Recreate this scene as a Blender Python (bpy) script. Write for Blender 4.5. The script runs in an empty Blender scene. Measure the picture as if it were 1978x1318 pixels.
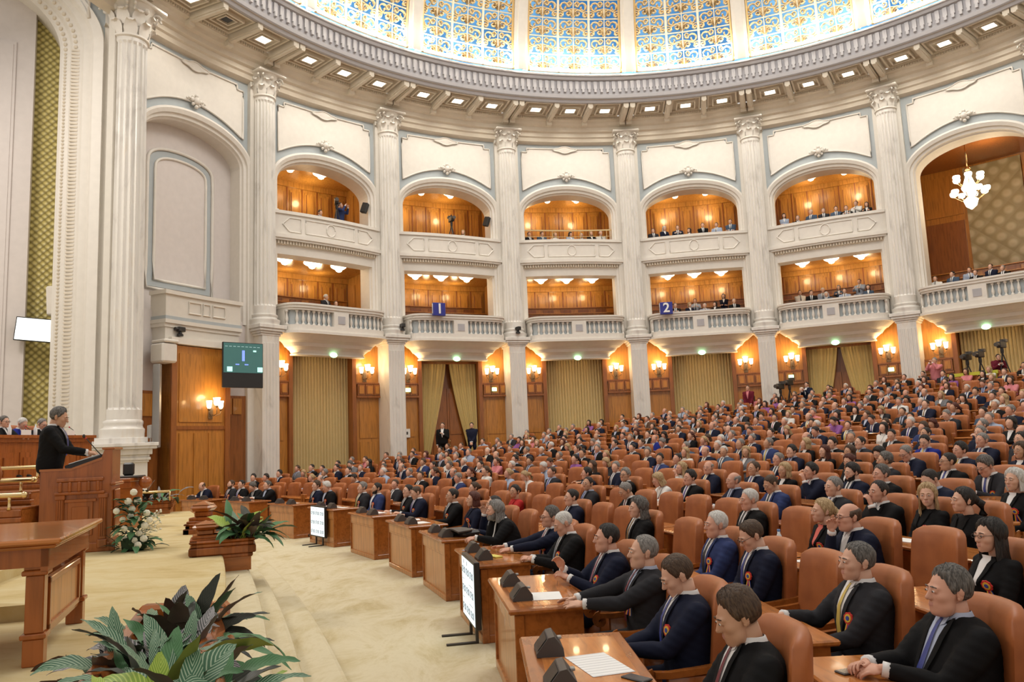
import bpy, bmesh, math, random
import numpy as np
from mathutils import Vector, Matrix, Quaternion
from mathutils.bvhtree import BVHTree
PI=math.pi
SC=bpy.context.scene
COL=SC.collection
# ---------------------------------------------------------------- camera, world, lights, exposure
cam_d=bpy.data.cameras.new('camera'); cam=bpy.data.objects.new('camera',cam_d); COL.objects.link(cam)
cam_d.sensor_width=36.0; cam_d.lens=27.77; cam_d.clip_end=300
cam.matrix_world=Matrix.Translation((0,0,2.0))@Matrix.Rotation(PI/2+0.1287,4,'X')@Matrix.Rotation(-0.0414,4,'Z')
SC.camera=cam
HX,HY,HR=5.38,17.61,18.0            # hall centre and radius of the column ring
PH0=-0.92579; DB=math.radians(18)   # bearing of the second column, bay angle
RX,RY=-25.0,3.3                     # centre of the rows of seats
w=bpy.data.worlds.new('world'); SC.world=w; w.use_nodes=True
w.node_tree.nodes['Background'].inputs[0].default_value=(1.0,0.93,0.85,1)
w.node_tree.nodes['Background'].inputs[1].default_value=0.66
SC.view_settings.view_transform='Standard'; SC.view_settings.look='None'
SC.view_settings.exposure=0.07; SC.view_settings.gamma=1
SC.cycles.max_bounces=6; SC.cycles.diffuse_bounces=3; SC.cycles.glossy_bounces=3
SC.cycles.use_denoising=True; SC.cycles.sample_clamp_indirect=6
def hp(ph,r,z=0.0): return Vector((HX+r*math.sin(ph),HY+r*math.cos(ph),z))
def lamp(name,kind,loc,energy,color=(1,.8,.55),size=.2,rot=None,spot=None):
    l=bpy.data.lights.new(name,kind); l.energy=energy; l.color=color
    if kind=='AREA': l.shape='DISK'; l.size=size
    else: l.shadow_soft_size=size
    if kind=='SPOT': l.spot_size=spot or 1.6; l.spot_blend=.8
    o=bpy.data.objects.new(name,l); o.location=loc
    if rot: o.rotation_euler=rot
    COL.objects.link(o); return o
lamp('dome_light','AREA',(HX,HY,25.0),2350,(1,.96,.9),13)
# ---------------------------------------------------------------- materials
MATS={}
def nmat(name):
    m=bpy.data.materials.new(name); m.use_nodes=True
    nt=m.node_tree; b=nt.nodes['Principled BSDF']
    MATS[name]=m
    return m,nt,b
def plain(name,c,rough=.5,metal=0,emit=None,es=0,spec=.5,bump=0,bscale=30,coat=0,sheen=0):
    m,nt,b=nmat(name)
    b.inputs['Base Color'].default_value=(*c,1); b.inputs['Roughness'].default_value=rough
    b.inputs['Metallic'].default_value=metal; b.inputs['Specular IOR Level'].default_value=spec
    b.inputs['Coat Weight'].default_value=coat; b.inputs['Sheen Weight'].default_value=sheen
    if emit: b.inputs['Emission Color'].default_value=(*emit,1); b.inputs['Emission Strength'].default_value=es
    # slight tonal variation keeps the surface from looking like plastic
    tc=nt.nodes.new('ShaderNodeTexCoord'); no=nt.nodes.new('ShaderNodeTexNoise'); no.inputs['Scale'].default_value=bscale/6
    nt.links.new(tc.outputs['Object'],no.inputs['Vector'])
    mx=nt.nodes.new('ShaderNodeMixRGB'); mx.blend_type='MULTIPLY'; mx.inputs[0].default_value=.25
    mx.inputs[1].default_value=(*c,1); nt.links.new(no.outputs['Fac'],mx.inputs[2])
    mp=nt.nodes.new('ShaderNodeMath'); mp.operation='MULTIPLY_ADD'; mp.inputs[1].default_value=.5; mp.inputs[2].default_value=.75
    nt.links.new(no.outputs['Fac'],mp.inputs[0]); nt.links.new(mp.outputs[0],mx.inputs[2])
    nt.links.new(mx.outputs[0],b.inputs['Base Color'])
    if bump:
        n2=nt.nodes.new('ShaderNodeTexNoise'); n2.inputs['Scale'].default_value=bscale; n2.inputs['Detail'].default_value=4
        nt.links.new(tc.outputs['Object'],n2.inputs['Vector'])
        bp=nt.nodes.new('ShaderNodeBump'); bp.inputs['Strength'].default_value=bump; bp.inputs['Distance'].default_value=.01
        nt.links.new(n2.outputs['Fac'],bp.inputs['Height']); nt.links.new(bp.outputs[0],b.inputs['Normal'])
    return m
def ramped(name,tex,scale,stops,rough=.5,coords='Object',stretch=(1,1,1),dist=0,detail=4,bump=0,coat=0,spec=.5,metal=0):
    m,nt,b=nmat(name); N=nt.nodes; L=nt.links
    tc=N.new('ShaderNodeTexCoord'); mp=N.new('ShaderNodeMapping'); mp.inputs['Scale'].default_value=stretch
    L.new(tc.outputs[coords],mp.inputs['Vector'])
    if tex=='wave':
        t=N.new('ShaderNodeTexWave'); t.inputs['Scale'].default_value=scale; t.inputs['Distortion'].default_value=dist; t.inputs['Detail'].default_value=detail
        t.inputs['Detail Scale'].default_value=1.5
    elif tex=='noise':
        t=N.new('ShaderNodeTexNoise'); t.inputs['Scale'].default_value=scale; t.inputs['Detail'].default_value=detail; t.inputs['Distortion'].default_value=dist
        if 'carpet' in name: t.inputs['Roughness'].default_value=.72
    elif tex=='voronoi':
        t=N.new('ShaderNodeTexVoronoi'); t.inputs['Scale'].default_value=scale
    L.new(mp.outputs[0],t.inputs['Vector'])
    r=N.new('ShaderNodeValToRGB'); el=r.color_ramp.elements
    while len(el)<len(stops): el.new(.5)
    for e,(p,c) in zip(el,stops): e.position=p; e.color=(*c,1)
    L.new(t.outputs[0],r.inputs[0]); L.new(r.outputs[0],b.inputs['Base Color'])
    b.inputs['Roughness'].default_value=rough; b.inputs['Coat Weight'].default_value=coat; b.inputs['Specular IOR Level'].default_value=spec
    b.inputs['Metallic'].default_value=metal
    if bump:
        bp=N.new('ShaderNodeBump'); bp.inputs['Strength'].default_value=bump; bp.inputs['Distance'].default_value=.01
        L.new(t.outputs[0],bp.inputs['Height']); L.new(bp.outputs[0],b.inputs['Normal'])
    return m
def wood(name,c,rough=.3,k=.72,stretch=(5,5,.5)):
    d=tuple(x*k for x in c); l=tuple(min(1,x*1.12) for x in c)
    return ramped(name,'noise',3.0,[(.32,d),(.52,c),(.72,l)],rough,stretch=stretch,dist=.6,detail=6,coat=.25)
WOODW=wood('panel_wood',(.50,.205,.036),.30)
WOODG=wood('gallery_wood',(.56,.275,.062),.26)
WOODD=wood('dark_panel_wood',(.30,.10,.022),.33)
WOODK=wood('desk_wood',(.36,.112,.022),.24,stretch=(1.2,6,6))
WOODL=wood('desk_front_wood',(.50,.215,.066),.35,stretch=(5,5,.6))
WOODT=wood('desk_top_wood',(.52,.185,.046),.14,stretch=(1.2,8,8))
WOODR=wood('rostrum_wood',(.34,.095,.018),.25)
CREAM=plain('cream_plaster',(.70,.66,.59),.55,bump=.04)
CREAMW=plain('white_moulding_plaster',(.76,.72,.655),.5,bump=.03)
PINKW=plain('pale_mauve_plaster',(.66,.605,.575),.6)
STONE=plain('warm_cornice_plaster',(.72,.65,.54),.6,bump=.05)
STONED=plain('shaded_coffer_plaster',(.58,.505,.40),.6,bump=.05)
BLUEG=plain('blue_grey_plaster',(.42,.46,.475),.6)
GREYP=plain('grey_plaster',(.43,.42,.44),.6)
MARBLE=ramped('veined_marble','noise',1.6,[(.33,(.62,.59,.545)),(.45,(.76,.73,.68)),(.60,(.79,.76,.705)),(.75,(.74,.66,.55))],.3,stretch=(1.2,1.2,.45),dist=1.2,detail=9)
CARPET=ramped('gold_cream_carpet','noise',1.1,[(.30,(.47,.375,.20)),(.42,(.58,.495,.31)),(.54,(.65,.575,.40)),(.64,(.56,.475,.29)),(.76,(.63,.56,.39))],.95,dist=.5,detail=9,spec=.1,stretch=(1.6,.8,1))
CARPETS=ramped('golden_stage_carpet','noise',1.2,[(.30,(.46,.34,.145)),(.45,(.57,.45,.23)),(.6,(.62,.52,.30)),(.75,(.54,.44,.23))],.95,dist=.5,detail=9,spec=.1,stretch=(.8,1.5,1))
CARPET2=ramped('seating_carpet','noise',.8,[(.35,(.33,.25,.14)),(.65,(.45,.36,.21))],.95,detail=6,spec=.1)
LEATHER=ramped('orange_leather','noise',5,[(.3,(.29,.085,.024)),(.55,(.38,.118,.034)),(.8,(.43,.142,.045))],.45,detail=5,bump=.08,spec=.4)
BRASS=plain('brass',(.75,.55,.28),.25,1)
GOLDP=plain('gilding',(.78,.56,.26),.35,.6)
BLACK=plain('black_plastic',(.018,.017,.017),.4)
DGREY=plain('dark_grey_plastic',(.06,.052,.048),.5)
DARKM=plain('dark_metal',(.07,.065,.06),.4,.7)
GREYM=plain('grey_metal',(.35,.34,.33),.4,.6)
PAPER=plain('paper_white',(.86,.86,.84),.6)
GLOBE=plain('lit_glass',(1,.92,.8),.4,emit=(1,.86,.62),es=5.0)
DLAMP=plain('lit_downlight',(1,1,1),.4,emit=(1,.95,.88),es=9)
GREENL=plain('lit_exit_sign',(.3,.9,.4),.4,emit=(.5,1,.55),es=2.5)
BRONZE=plain('aged_bronze',(.30,.20,.11),.4,.7)
VELVET=ramped('gold_curtain','wave',.0,[(.0,(.50,.355,.13)),(1,(.50,.355,.13))],.6)
CURT=plain('gold_curtain_cloth',(.60,.44,.16),.55,bump=.1,bscale=60,sheen=.3)
CURT2=plain('olive_gold_fluted_panel',(.62,.47,.215),.5)
def brocade(name,c1,c2,s,p0=.18,p1=.55):
    m,nt,b=nmat(name); N=nt.nodes; L=nt.links
    tc=N.new('ShaderNodeTexCoord'); mp=N.new('ShaderNodeMapping'); mp.inputs['Scale'].default_value=(s,s,s); mp.inputs['Rotation'].default_value=(0,0,PI/4)
    L.new(tc.outputs['UV'],mp.inputs[0]); v=N.new('ShaderNodeTexVoronoi'); v.inputs['Scale'].default_value=1; v.inputs['Randomness'].default_value=0
    L.new(mp.outputs[0],v.inputs['Vector']); r=N.new('ShaderNodeValToRGB'); r.color_ramp.elements[0].position=p0; r.color_ramp.elements[1].position=p1
    r.color_ramp.elements[0].color=(*c1,1); r.color_ramp.elements[1].color=(*c2,1)
    L.new(v.outputs['Distance'],r.inputs[0]); L.new(r.outputs[0],b.inputs['Base Color']); b.inputs['Roughness'].default_value=.45
    bp=N.new('ShaderNodeBump'); bp.invert=True; bp.inputs['Distance'].default_value=.05; L.new(v.outputs['Distance'],bp.inputs['Height']); L.new(bp.outputs[0],b.inputs['Normal'])
    return m
BROC=brocade('gold_diamond_brocade',(.66,.56,.20),(.24,.19,.045),6.5)
BROC2=brocade('flower_brocade',(.50,.43,.27),(.33,.27,.14),1.9,.22,.42)
def glassmat():
    # back-lit painted glass between the gilded grilles
    m,nt,b=nmat('blue_dome_glass'); N=nt.nodes; L=nt.links
    tc=N.new('ShaderNodeTexCoord'); no=N.new('ShaderNodeTexNoise'); no.inputs['Scale'].default_value=.35; no.inputs['Detail'].default_value=3
    L.new(tc.outputs['Object'],no.inputs['Vector']); r=N.new('ShaderNodeValToRGB')
    r.color_ramp.elements[0].position=.38; r.color_ramp.elements[0].color=(.02,.13,.33,1); r.color_ramp.elements[1].position=.62; r.color_ramp.elements[1].color=(.16,.38,.62,1)
    L.new(no.outputs['Fac'],r.inputs[0]); L.new(r.outputs[0],b.inputs['Base Color']); L.new(r.outputs[0],b.inputs['Emission Color'])
    b.inputs['Emission Strength'].default_value=1.05; b.inputs['Roughness'].default_value=.4
    return m
DGLASS=glassmat()
# ---------------------------------------------------------------- mesh builder
class MB:
    def __init__(s,tf=None): s.v=[]; s.f=[]; s.m=[]; s.uv=None; s.tf=tf
    def V(s,x,y=None,z=None):
        p=Vector(x) if y is None else Vector((x,y,z))
        if s.tf: p=s.tf(p)
        s.v.append(tuple(p)); return len(s.v)-1
    def F(s,ids,mi=0): s.f.append(tuple(ids)); s.m.append(mi)
    def box(s,x0,x1,y0,y1,z0,z1,mi=0,nx=1,nz=1,ny=1):
        def face(a,b,fixed,fv,na,nb,flip):
            ids=[]
            for i in range(na+1):
                row=[]
                for j in range(nb+1):
                    c=[0,0,0]; c[fixed]=fv
                    c[a[0]]=a[1]+(a[2]-a[1])*i/na; c[b[0]]=b[1]+(b[2]-b[1])*j/nb
                    row.append(s.V(*c))
                ids.append(row)
            for i in range(na):
                for j in range(nb):
                    q=[ids[i][j],ids[i+1][j],ids[i+1][j+1],ids[i][j+1]]
                    if flip: q.reverse()
                    s.F(q,mi)
        X=(0,x0,x1);Y=(1,y0,y1);Z=(2,z0,z1)
        face(X,Z,1,y0,nx,nz,False); face(X,Z,1,y1,nx,nz,True)
        face(Y,Z,0,x1,ny,nz,False); face(Y,Z,0,x0,ny,nz,True)
        face(X,Y,2,z1,nx,ny,False); face(X,Y,2,z0,nx,ny,True)
        return s
    def bbox(s,x0,x1,y0,y1,z0,z1,b=.01,mi=0):
        """box with chamfered edges"""
        cx,cy,cz=(x0+x1)/2,(y0+y1)/2,(z0+z1)/2
        hx,hy,hz=abs(x1-x0)/2,abs(y1-y0)/2,abs(z1-z0)/2; b=min(b,hx*.9,hy*.9,hz*.9)
        ids={}
        for sx in (-1,1):
            for sy in (-1,1):
                for sz in (-1,1):
                    ids[sx,sy,sz,0]=s.V(cx+sx*hx,cy+sy*(hy-b),cz+sz*(hz-b))
                    ids[sx,sy,sz,1]=s.V(cx+sx*(hx-b),cy+sy*hy,cz+sz*(hz-b))
                    ids[sx,sy,sz,2]=s.V(cx+sx*(hx-b),cy+sy*(hy-b),cz+sz*hz)
        def q(l,flip):
            if flip: l=l[::-1]
            s.F(l,mi)
        for g in (-1,1):
            q([ids[g,-1,-1,0],ids[g,1,-1,0],ids[g,1,1,0],ids[g,-1,1,0]],g<0)
            q([ids[-1,g,-1,1],ids[1,g,-1,1],ids[1,g,1,1],ids[-1,g,1,1]],g>0)
            q([ids[-1,-1,g,2],ids[1,-1,g,2],ids[1,1,g,2],ids[-1,1,g,2]],g<0)
        for a in (-1,1):
            for c in (-1,1):
                q([ids[a,c,-1,0],ids[a,c,-1,1],ids[a,c,1,1],ids[a,c,1,0]],a*c<0)
                q([ids[a,-1,c,0],ids[a,1,c,0],ids[a,1,c,2],ids[a,-1,c,2]],a*c<0)
                q([ids[-1,a,c,1],ids[1,a,c,1],ids[1,a,c,2],ids[-1,a,c,2]],a*c>0)
                for e in (-1,1):
                    q([ids[a,c,e,0],ids[a,c,e,1],ids[a,c,e,2]],a*c*e<0)
        return s
    def lathe(s,prof,n=16,mi=0,c=(0,0),a0=0,a1=2*PI,flute=0,fd=0):
        full=abs(a1-a0-2*PI)<1e-6; rows=[]
        for r,z in prof:
            row=[]
            for i in range(n if full else n+1):
                a=a0+(a1-a0)*i/n; rr=r
                row.append(s.V(c[0]+rr*math.cos(a),c[1]+rr*math.sin(a),z))
            rows.append(row)
        k=len(rows[0])
        for a,b in zip(rows,rows[1:]):
            for i in range(k if full else k-1):
                j=(i+1)%k; s.F((a[i],a[j],b[j],b[i]),mi)
        if full:
            if prof[0][0]>1e-4: s.F(rows[0][::-1],mi)
            if prof[-1][0]>1e-4: s.F(rows[-1],mi)
        return s
    def sweep(s,pts,prof,mi=0,closed=False,up=(0,0,1)):
        """prof: list (a,b) a along side vector, b along up"""
        n=len(pts); P=[Vector(p) for p in pts]; up=Vector(up); rows=[]
        for i in range(n):
            if closed: t=P[(i+1)%n]-P[i-1]
            else: t=P[min(i+1,n-1)]-P[max(i-1,0)]
            if t.length<1e-9: t=Vector((1,0,0))
            t.normalize(); sd=t.cross(up)
            if sd.length<1e-5: sd=Vector((1,0,0))
            sd.normalize(); u2=sd.cross(t)
            rows.append([s.V(P[i]+sd*a+u2*b) for a,b in prof])
        k=len(prof)
        for i in range(n if closed else n-1):
            a,b=rows[i],rows[(i+1)%n]
            for j in range(k):
                s.F((a[j],a[(j+1)%k],b[(j+1)%k],b[j]),mi)
        if not closed: s.F(rows[0][::-1],mi); s.F(rows[-1],mi)
        return s
    def tube(s,pts,r,n=8,mi=0,closed=False,up=(0,0,1)):
        rs=r if isinstance(r,(list,tuple)) else None
        if rs is None: return s.sweep(pts,[(r*math.cos(2*PI*i/n),r*math.sin(2*PI*i/n)) for i in range(n)],mi,closed,up)
        P=[Vector(p) for p in pts]; up=Vector(up); rows=[]; m=len(P)
        for i in range(m):
            t=(P[min(i+1,m-1)]-P[max(i-1,0)]).normalized(); sd=t.cross(up)
            if sd.length<1e-4: sd=t.cross(Vector((1,0,.1)))
            sd.normalize(); u2=sd.cross(t)
            rows.append([s.V(P[i]+(sd*math.cos(2*PI*k/n)+u2*math.sin(2*PI*k/n))*rs[i]) for k in range(n)])
        for a,b in zip(rows,rows[1:]):
            for j in range(n): s.F((a[j],a[(j+1)%n],b[(j+1)%n],b[j]),mi)
        s.F(rows[0][::-1],mi); s.F(rows[-1],mi); return s
    def sph(s,c,r,n=12,m=8,mi=0,sc=(1,1,1)):
        rows=[]
        for j in range(m+1):
            t=PI*j/m; rows.append([s.V(c[0]+r*sc[0]*math.sin(t)*math.cos(2*PI*i/n),c[1]+r*sc[1]*math.sin(t)*math.sin(2*PI*i/n),c[2]-r*sc[2]*math.cos(t)) for i in range(n)])
        for a,b in zip(rows,rows[1:]):
            for i in range(n): s.F((a[i],a[(i+1)%n],b[(i+1)%n],b[i]),mi)
        return s
    def poly(s,pts,z0,z1,mi=0):
        """vertical prism from an xy outline (counter-clockwise)"""
        a=[s.V(x,y,z0) for x,y in pts]; b=[s.V(x,y,z1) for x,y in pts]; n=len(pts)
        s.F(b,mi); s.F(a[::-1],mi)
        for i in range(n): s.F((a[i],a[(i+1)%n],b[(i+1)%n],b[i]),mi)
        return s
    def grid(s,rows,mi=0,flip=False):
        ids=[[s.V(p) for p in r] for r in rows]
        for a,b in zip(ids,ids[1:]):
            for i in range(len(a)-1):
                q=(a[i],a[i+1],b[i+1],b[i]); s.F(q[::-1] if flip else q,mi)
        return s
    def build(s,name,mats,parent=None,smooth=False,loc=None,angle=None,uvs=None):
        me=bpy.data.meshes.new(name); me.from_pydata(s.v,[],s.f)
        if not isinstance(mats,(list,tuple)): mats=[mats]
        for m in mats: me.materials.append(m)
        if len(mats)>1: me.polygons.foreach_set('material_index',s.m)
        me.validate(); me.update()
        if smooth or angle:
            me.polygons.foreach_set('use_smooth',[True]*len(me.polygons))
            if angle: me.set_sharp_from_angle(angle=angle)
        if uvs:
            ul=me.uv_layers.new(name='uv')
            for lp in me.loops:
                ul.data[lp.index].uv=uvs[lp.vertex_index]
        o=bpy.data.objects.new(name,me); COL.objects.link(o)
        if parent: o.parent=parent
        if loc is not None: o.location=loc
        return o
def tag(o,label,cat,group=None,kind=None):
    o['label']=label; o['category']=cat
    if group: o['group']=group
    if kind: o['kind']=kind
    return o
def thing(name,label,cat,loc=(0,0,0),rz=0,group=None):
    o=bpy.data.objects.new(name,None); COL.objects.link(o); o.empty_display_size=.1
    o.location=loc; o.rotation_euler=(0,0,rz); return tag(o,label,cat,group)
def struct(o): o['kind']='structure'; return o
KIDS={}
def kids(o):
    return KIDS.get(o.name) or [c for c in o.children]
def dup(src,loc,rz,label,group=None,parent=None):
    ch=kids(src); KIDS[src.name]=ch
    r=src.copy(); COL.objects.link(r); r.location=loc; r.rotation_euler=(0,0,rz); r['label']=label
    if group: r['group']=group
    for c in ch:
        d=c.copy(); COL.objects.link(d); d.parent=r
        gk=kids(c); KIDS[c.name]=gk
        for g in gk:
            e=g.copy(); COL.objects.link(e); e.parent=d
    return r
# ================================================================ the round hall
ARC=HR*DB
def btf(phm,r0=HR): return lambda p: hp(phm+p[0]/HR,r0+p[1],p[2])
def bay_phi(i): return PH0+(i+.5)*DB
def col_phi(k): return PH0+k*DB
ORD=['first','second','third','fourth','fifth','sixth','seventh','eighth','ninth','tenth','eleventh','twelfth','thirteenth','fourteenth','fifteenth','sixteenth','seventeenth','eighteenth','nineteenth','twentieth','twenty-first','twenty-second','twenty-third','twenty-fourth','twenty-fifth','twenty-sixth','twenty-seventh','twenty-eighth','twenty-ninth','thirtieth','thirty-first','thirty-second']
BAYN={-1:'beside the giant column',0:'nearest the wall screen',1:'at sign one',2:'between the two number signs',3:'at sign two',4:'beside the chandelier arch',5:'of the chandelier arch'}
def arch_rows(prof,n=28,z0=12.4,zb=None):
    """prof rows (a,h,d); curve s=a cos t, z=z0+h sin t; optional straight jambs to zb"""
    rows=[]
    for a,h,d in prof:
        r=[]
        if zb is not None: r.append((a,d,zb))
        for j in range(n+1):
            t=PI*j/n; r.append((a*math.cos(t),d,z0+h*math.sin(t)))
        if zb is not None: r.append((-a,d,zb))
        rows.append(r)
    return rows
def bay_upper_wall(i,zjamb):
    tf=btf(bay_phi(i)); m=MB(tf)
    ss=[-2.83+5.66*j/48 for j in range(49)]
    top=15.9
    ext=lambda s:12.4+1.42*math.sqrt(max(0,1-(s/2.4)**2)) if abs(s)<2.4 else 12.4
    m.grid([[(s,.25,ext(s)) for s in ss],[(s,.25,top) for s in ss]],0)
    for sg in (-1,1):
        m.box(min(sg*2.4,sg*2.83),max(sg*2.4,sg*2.83),.25,.6,zjamb,12.4,1,nx=2)
        m.box(min(sg*2.25,sg*2.83),max(sg*2.25,sg*2.83),.08,.25,zjamb,15.9,1,nx=2) if False else None
        m.box(min(sg*2.5,sg*2.83),max(sg*2.5,sg*2.83),.08,.25,zjamb,16.0,2,nx=2)
    m.grid(arch_rows([(2.03,1.0,1.15),(2.03,1.0,.34),(2.08,1.05,.30),(2.10,1.08,.22),(2.20,1.19,.20),(2.22,1.21,.12),(2.34,1.35,.07),(2.42,1.43,.10),(2.42,1.43,.26)],zb=zjamb),2)
    # raised cream field with its curved lower edge
    n=32; sp=[-2.06+4.12*j/n for j in range(n+1)]
    zb=lambda s:13.52+.68*(1-(s/2.06)**2)
    zt=lambda s:15.57 if abs(s)<1.8 else 15.38
    m.grid([[(s,.215,zb(s)) for s in sp],[(s,.215,zt(s)) for s in sp]],2)
    m.build('wall_upper_bay',[BLUEG,CREAM,CREAMW])['kind']='structure'
    t=MB(tf); r=.022
    path=[(s,.20,zb(s)) for s in sp]
    up=[(2.06,.2,15.38),(1.8,.2,15.38),(1.8,.2,15.57),(-1.8,.2,15.57),(-1.8,.2,15.38),(-2.06,.2,15.38)]
    up2=[]
    for a,b in zip([path[-1]]+up,up+[path[0]]):
        for k in range(6): up2.append(tuple(a[q]+(b[q]-a[q])*k/6 for q in range(3)))
    pp=[tf(Vector(p)) for p in path+up2]
    t.tf=None; cl=[]
    for p in pp:
        if not cl or (p-cl[-1]).length>.01: cl.append(p)
    t.tube(cl,.035,6,closed=True)
    t.build('trim_panel_border',CREAMW,smooth=True)['kind']='structure'
    # keystone cluster and cartouche
    k=MB(tf); zc=14.22
    k.sph((0,.08,zc),.12,10,6,sc=(1,1,1.2)); k.sph((0,.1,zc-.2),.07,8,6); k.sph((0,.1,zc+.2),.07,8,6)
    for sg in (-1,1):
        for a,b,r2 in ((.16,.03,.08),(.27,.06,.055),(.37,.02,.04),(.12,-.12,.06),(.13,.14,.055)): k.sph((sg*a,.12,zc+b),r2,8,5)
    o=k.build('keystone_ornament',CREAMW,smooth=True); tag(o,'carved white keystone ornament over the arch '+BAYN.get(i,''),'ornament','keystone ornaments')
    k=MB(tf); zc=15.52
    pts=[(.5*math.cos(a)*(1+.12*math.cos(4*a)),.16,zc+.13*math.sin(a)*(1+.25*math.cos(4*a))) for a in [2*PI*q/28 for q in range(28)]]
    c=[k.V(0,.13,zc)]; ids=[k.V(p) for p in pts]
    for q in range(28): k.F((c[0],ids[q],ids[(q+1)%28]))
    k2=[tf(Vector(p)) for p in pts]; k.tf=None; k.tube(k2,.03,6,closed=True)
    o=k.build('cartouche',CREAMW,smooth=True); tag(o,'oval plaster cartouche on the cream panel '+BAYN.get(i,''),'ornament','plaster cartouches')
def gallery_room(i,z0,z1,mat,name):
    tf=btf(bay_phi(i)); m=MB(tf)
    D=4.0; W=2.65
    m.box(-W,W,1.0,D,z0-.1,z0,0,nx=8)
    m.box(-W,W,1.0,D,z1,z1+.1,1,nx=8)
    m.box(-W,W,D,D+.1,z0,z1,0,nx=8)
    for sg in (-1,1): m.box(min(sg*W,sg*(W+.1)),max(sg*W,sg*(W+.1)),.6,D,z0,z1,0)
    # raised wood panels with frames
    n=9
    for j in range(n):
        c=-W+(j+.5)*2*W/n; hw=W/n*.66
        for a,b in ((z0+1.25,z1-.35),):
            m.box(c-hw,c+hw,D-.05,D,a,b,0); m.box(c-hw*.72,c+hw*.72,D-.085,D-.05,a+.1,b-.1,0)
        m.box(c+W/n-.025,c+W/n+.025,D-.03,D,z0,z1,2)
        for e in (-1,1): m.box(c+e*hw*.74-.012,c+e*hw*.74+.012,D-.088,D-.05,z0+1.35,z1-.45,2)
    m.box(-W,W,D-.12,D,z0+1.02,z0+1.12,0,nx=8); m.box(-W,W,D-.12,D,z1-.22,z1,0,nx=8)
    for sg in (-1,1):
        for j in range(3):
            y=1.3+j*.9; m.box(min(sg*(W-.05),sg*W),max(sg*(W-.05),sg*W),y,y+.62,z0+1.2,z1-.4,0)
    m.build(name,[mat,WOODG,WOODD])['kind']='structure'
def gallery_benches(i,z0,tier):
    tf=btf(bay_phi(i))
    for k in range(3):
        m=MB(tf); y=1.25+k*.85; zz=z0+.22+k*.42
        m.box(-2.4,2.3,y+.28,y+.36,z0,zz+.85,0,nx=8); m.box(-2.4,2.3,y-.04,y+.30,z0,zz+.34,0,nx=8)
        m.box(-2.42,2.32,y+.18,y+.38,zz+.85,zz+.89,0,nx=8)
        for j in range(6): m.box(-2.2+j*.75,-1.75+j*.75,y+.25,y+.28,zz+.45,zz+.78,1)
        o=m.build('gallery_bench',[WOODW,WOODD]); tag(o,'long wooden bench, %s step of the %s gallery %s'%(ORD[k],tier,BAYN[i]),'bench','wooden gallery benches')
def bowl_lamp(loc,label,group,en=0,rng=.33):
    t=thing('ceiling_lamp',label,'lamp',loc,0,group)
    m=MB(); m.lathe([(.03,0),(.10,-.01),(.10,-.03),(.03,-.05),(.03,-.08)],10); m.build('ceiling_mount',BRASS,t,smooth=True)
    g=MB(); n=16; rows=[]
    for r,z in ((rng,-.07),(rng*1.03,-.11),(rng*.92,-.17),(rng*.66,-.23),(rng*.46,-.26),(rng*.40,-.30),(rng*.30,-.35),(.02,-.38)):
        rows.append([(r*(1+.05*math.cos(8*2*PI*q/32))*math.cos(2*PI*q/32),r*(1+.05*math.cos(8*2*PI*q/32))*math.sin(2*PI*q/32),z) for q in range(33)])
    g.grid(rows,flip=True); g.build('glass_bowl',GLOBE,t,smooth=True)
    return t
def outline(a,P,n=26,back=.3,ex=.42):
    pts=[]
    for j in range(n+1):
        t=PI*j/n; c=math.cos(t); s_=math.sin(t)
        pts.append((a*math.copysign(abs(c)**ex,c),.25-(P+.25)*abs(s_)**ex))
    return pts   # right to left along the front
def slab(m,a,P,z0,z1,mi=0,a2=None,P2=None):
    A=outline(a,P); B=outline(a2 or a,P2 if P2 is not None else P)
    lo=[m.V(x,y,z0) for x,y in A]; hi=[m.V(x,y,z1) for x,y in B]
    for j in range(len(A)-1): m.F((lo[j+1],lo[j],hi[j],hi[j+1]),mi)
    m.F(hi[::-1],mi); m.F(lo,mi)
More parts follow.
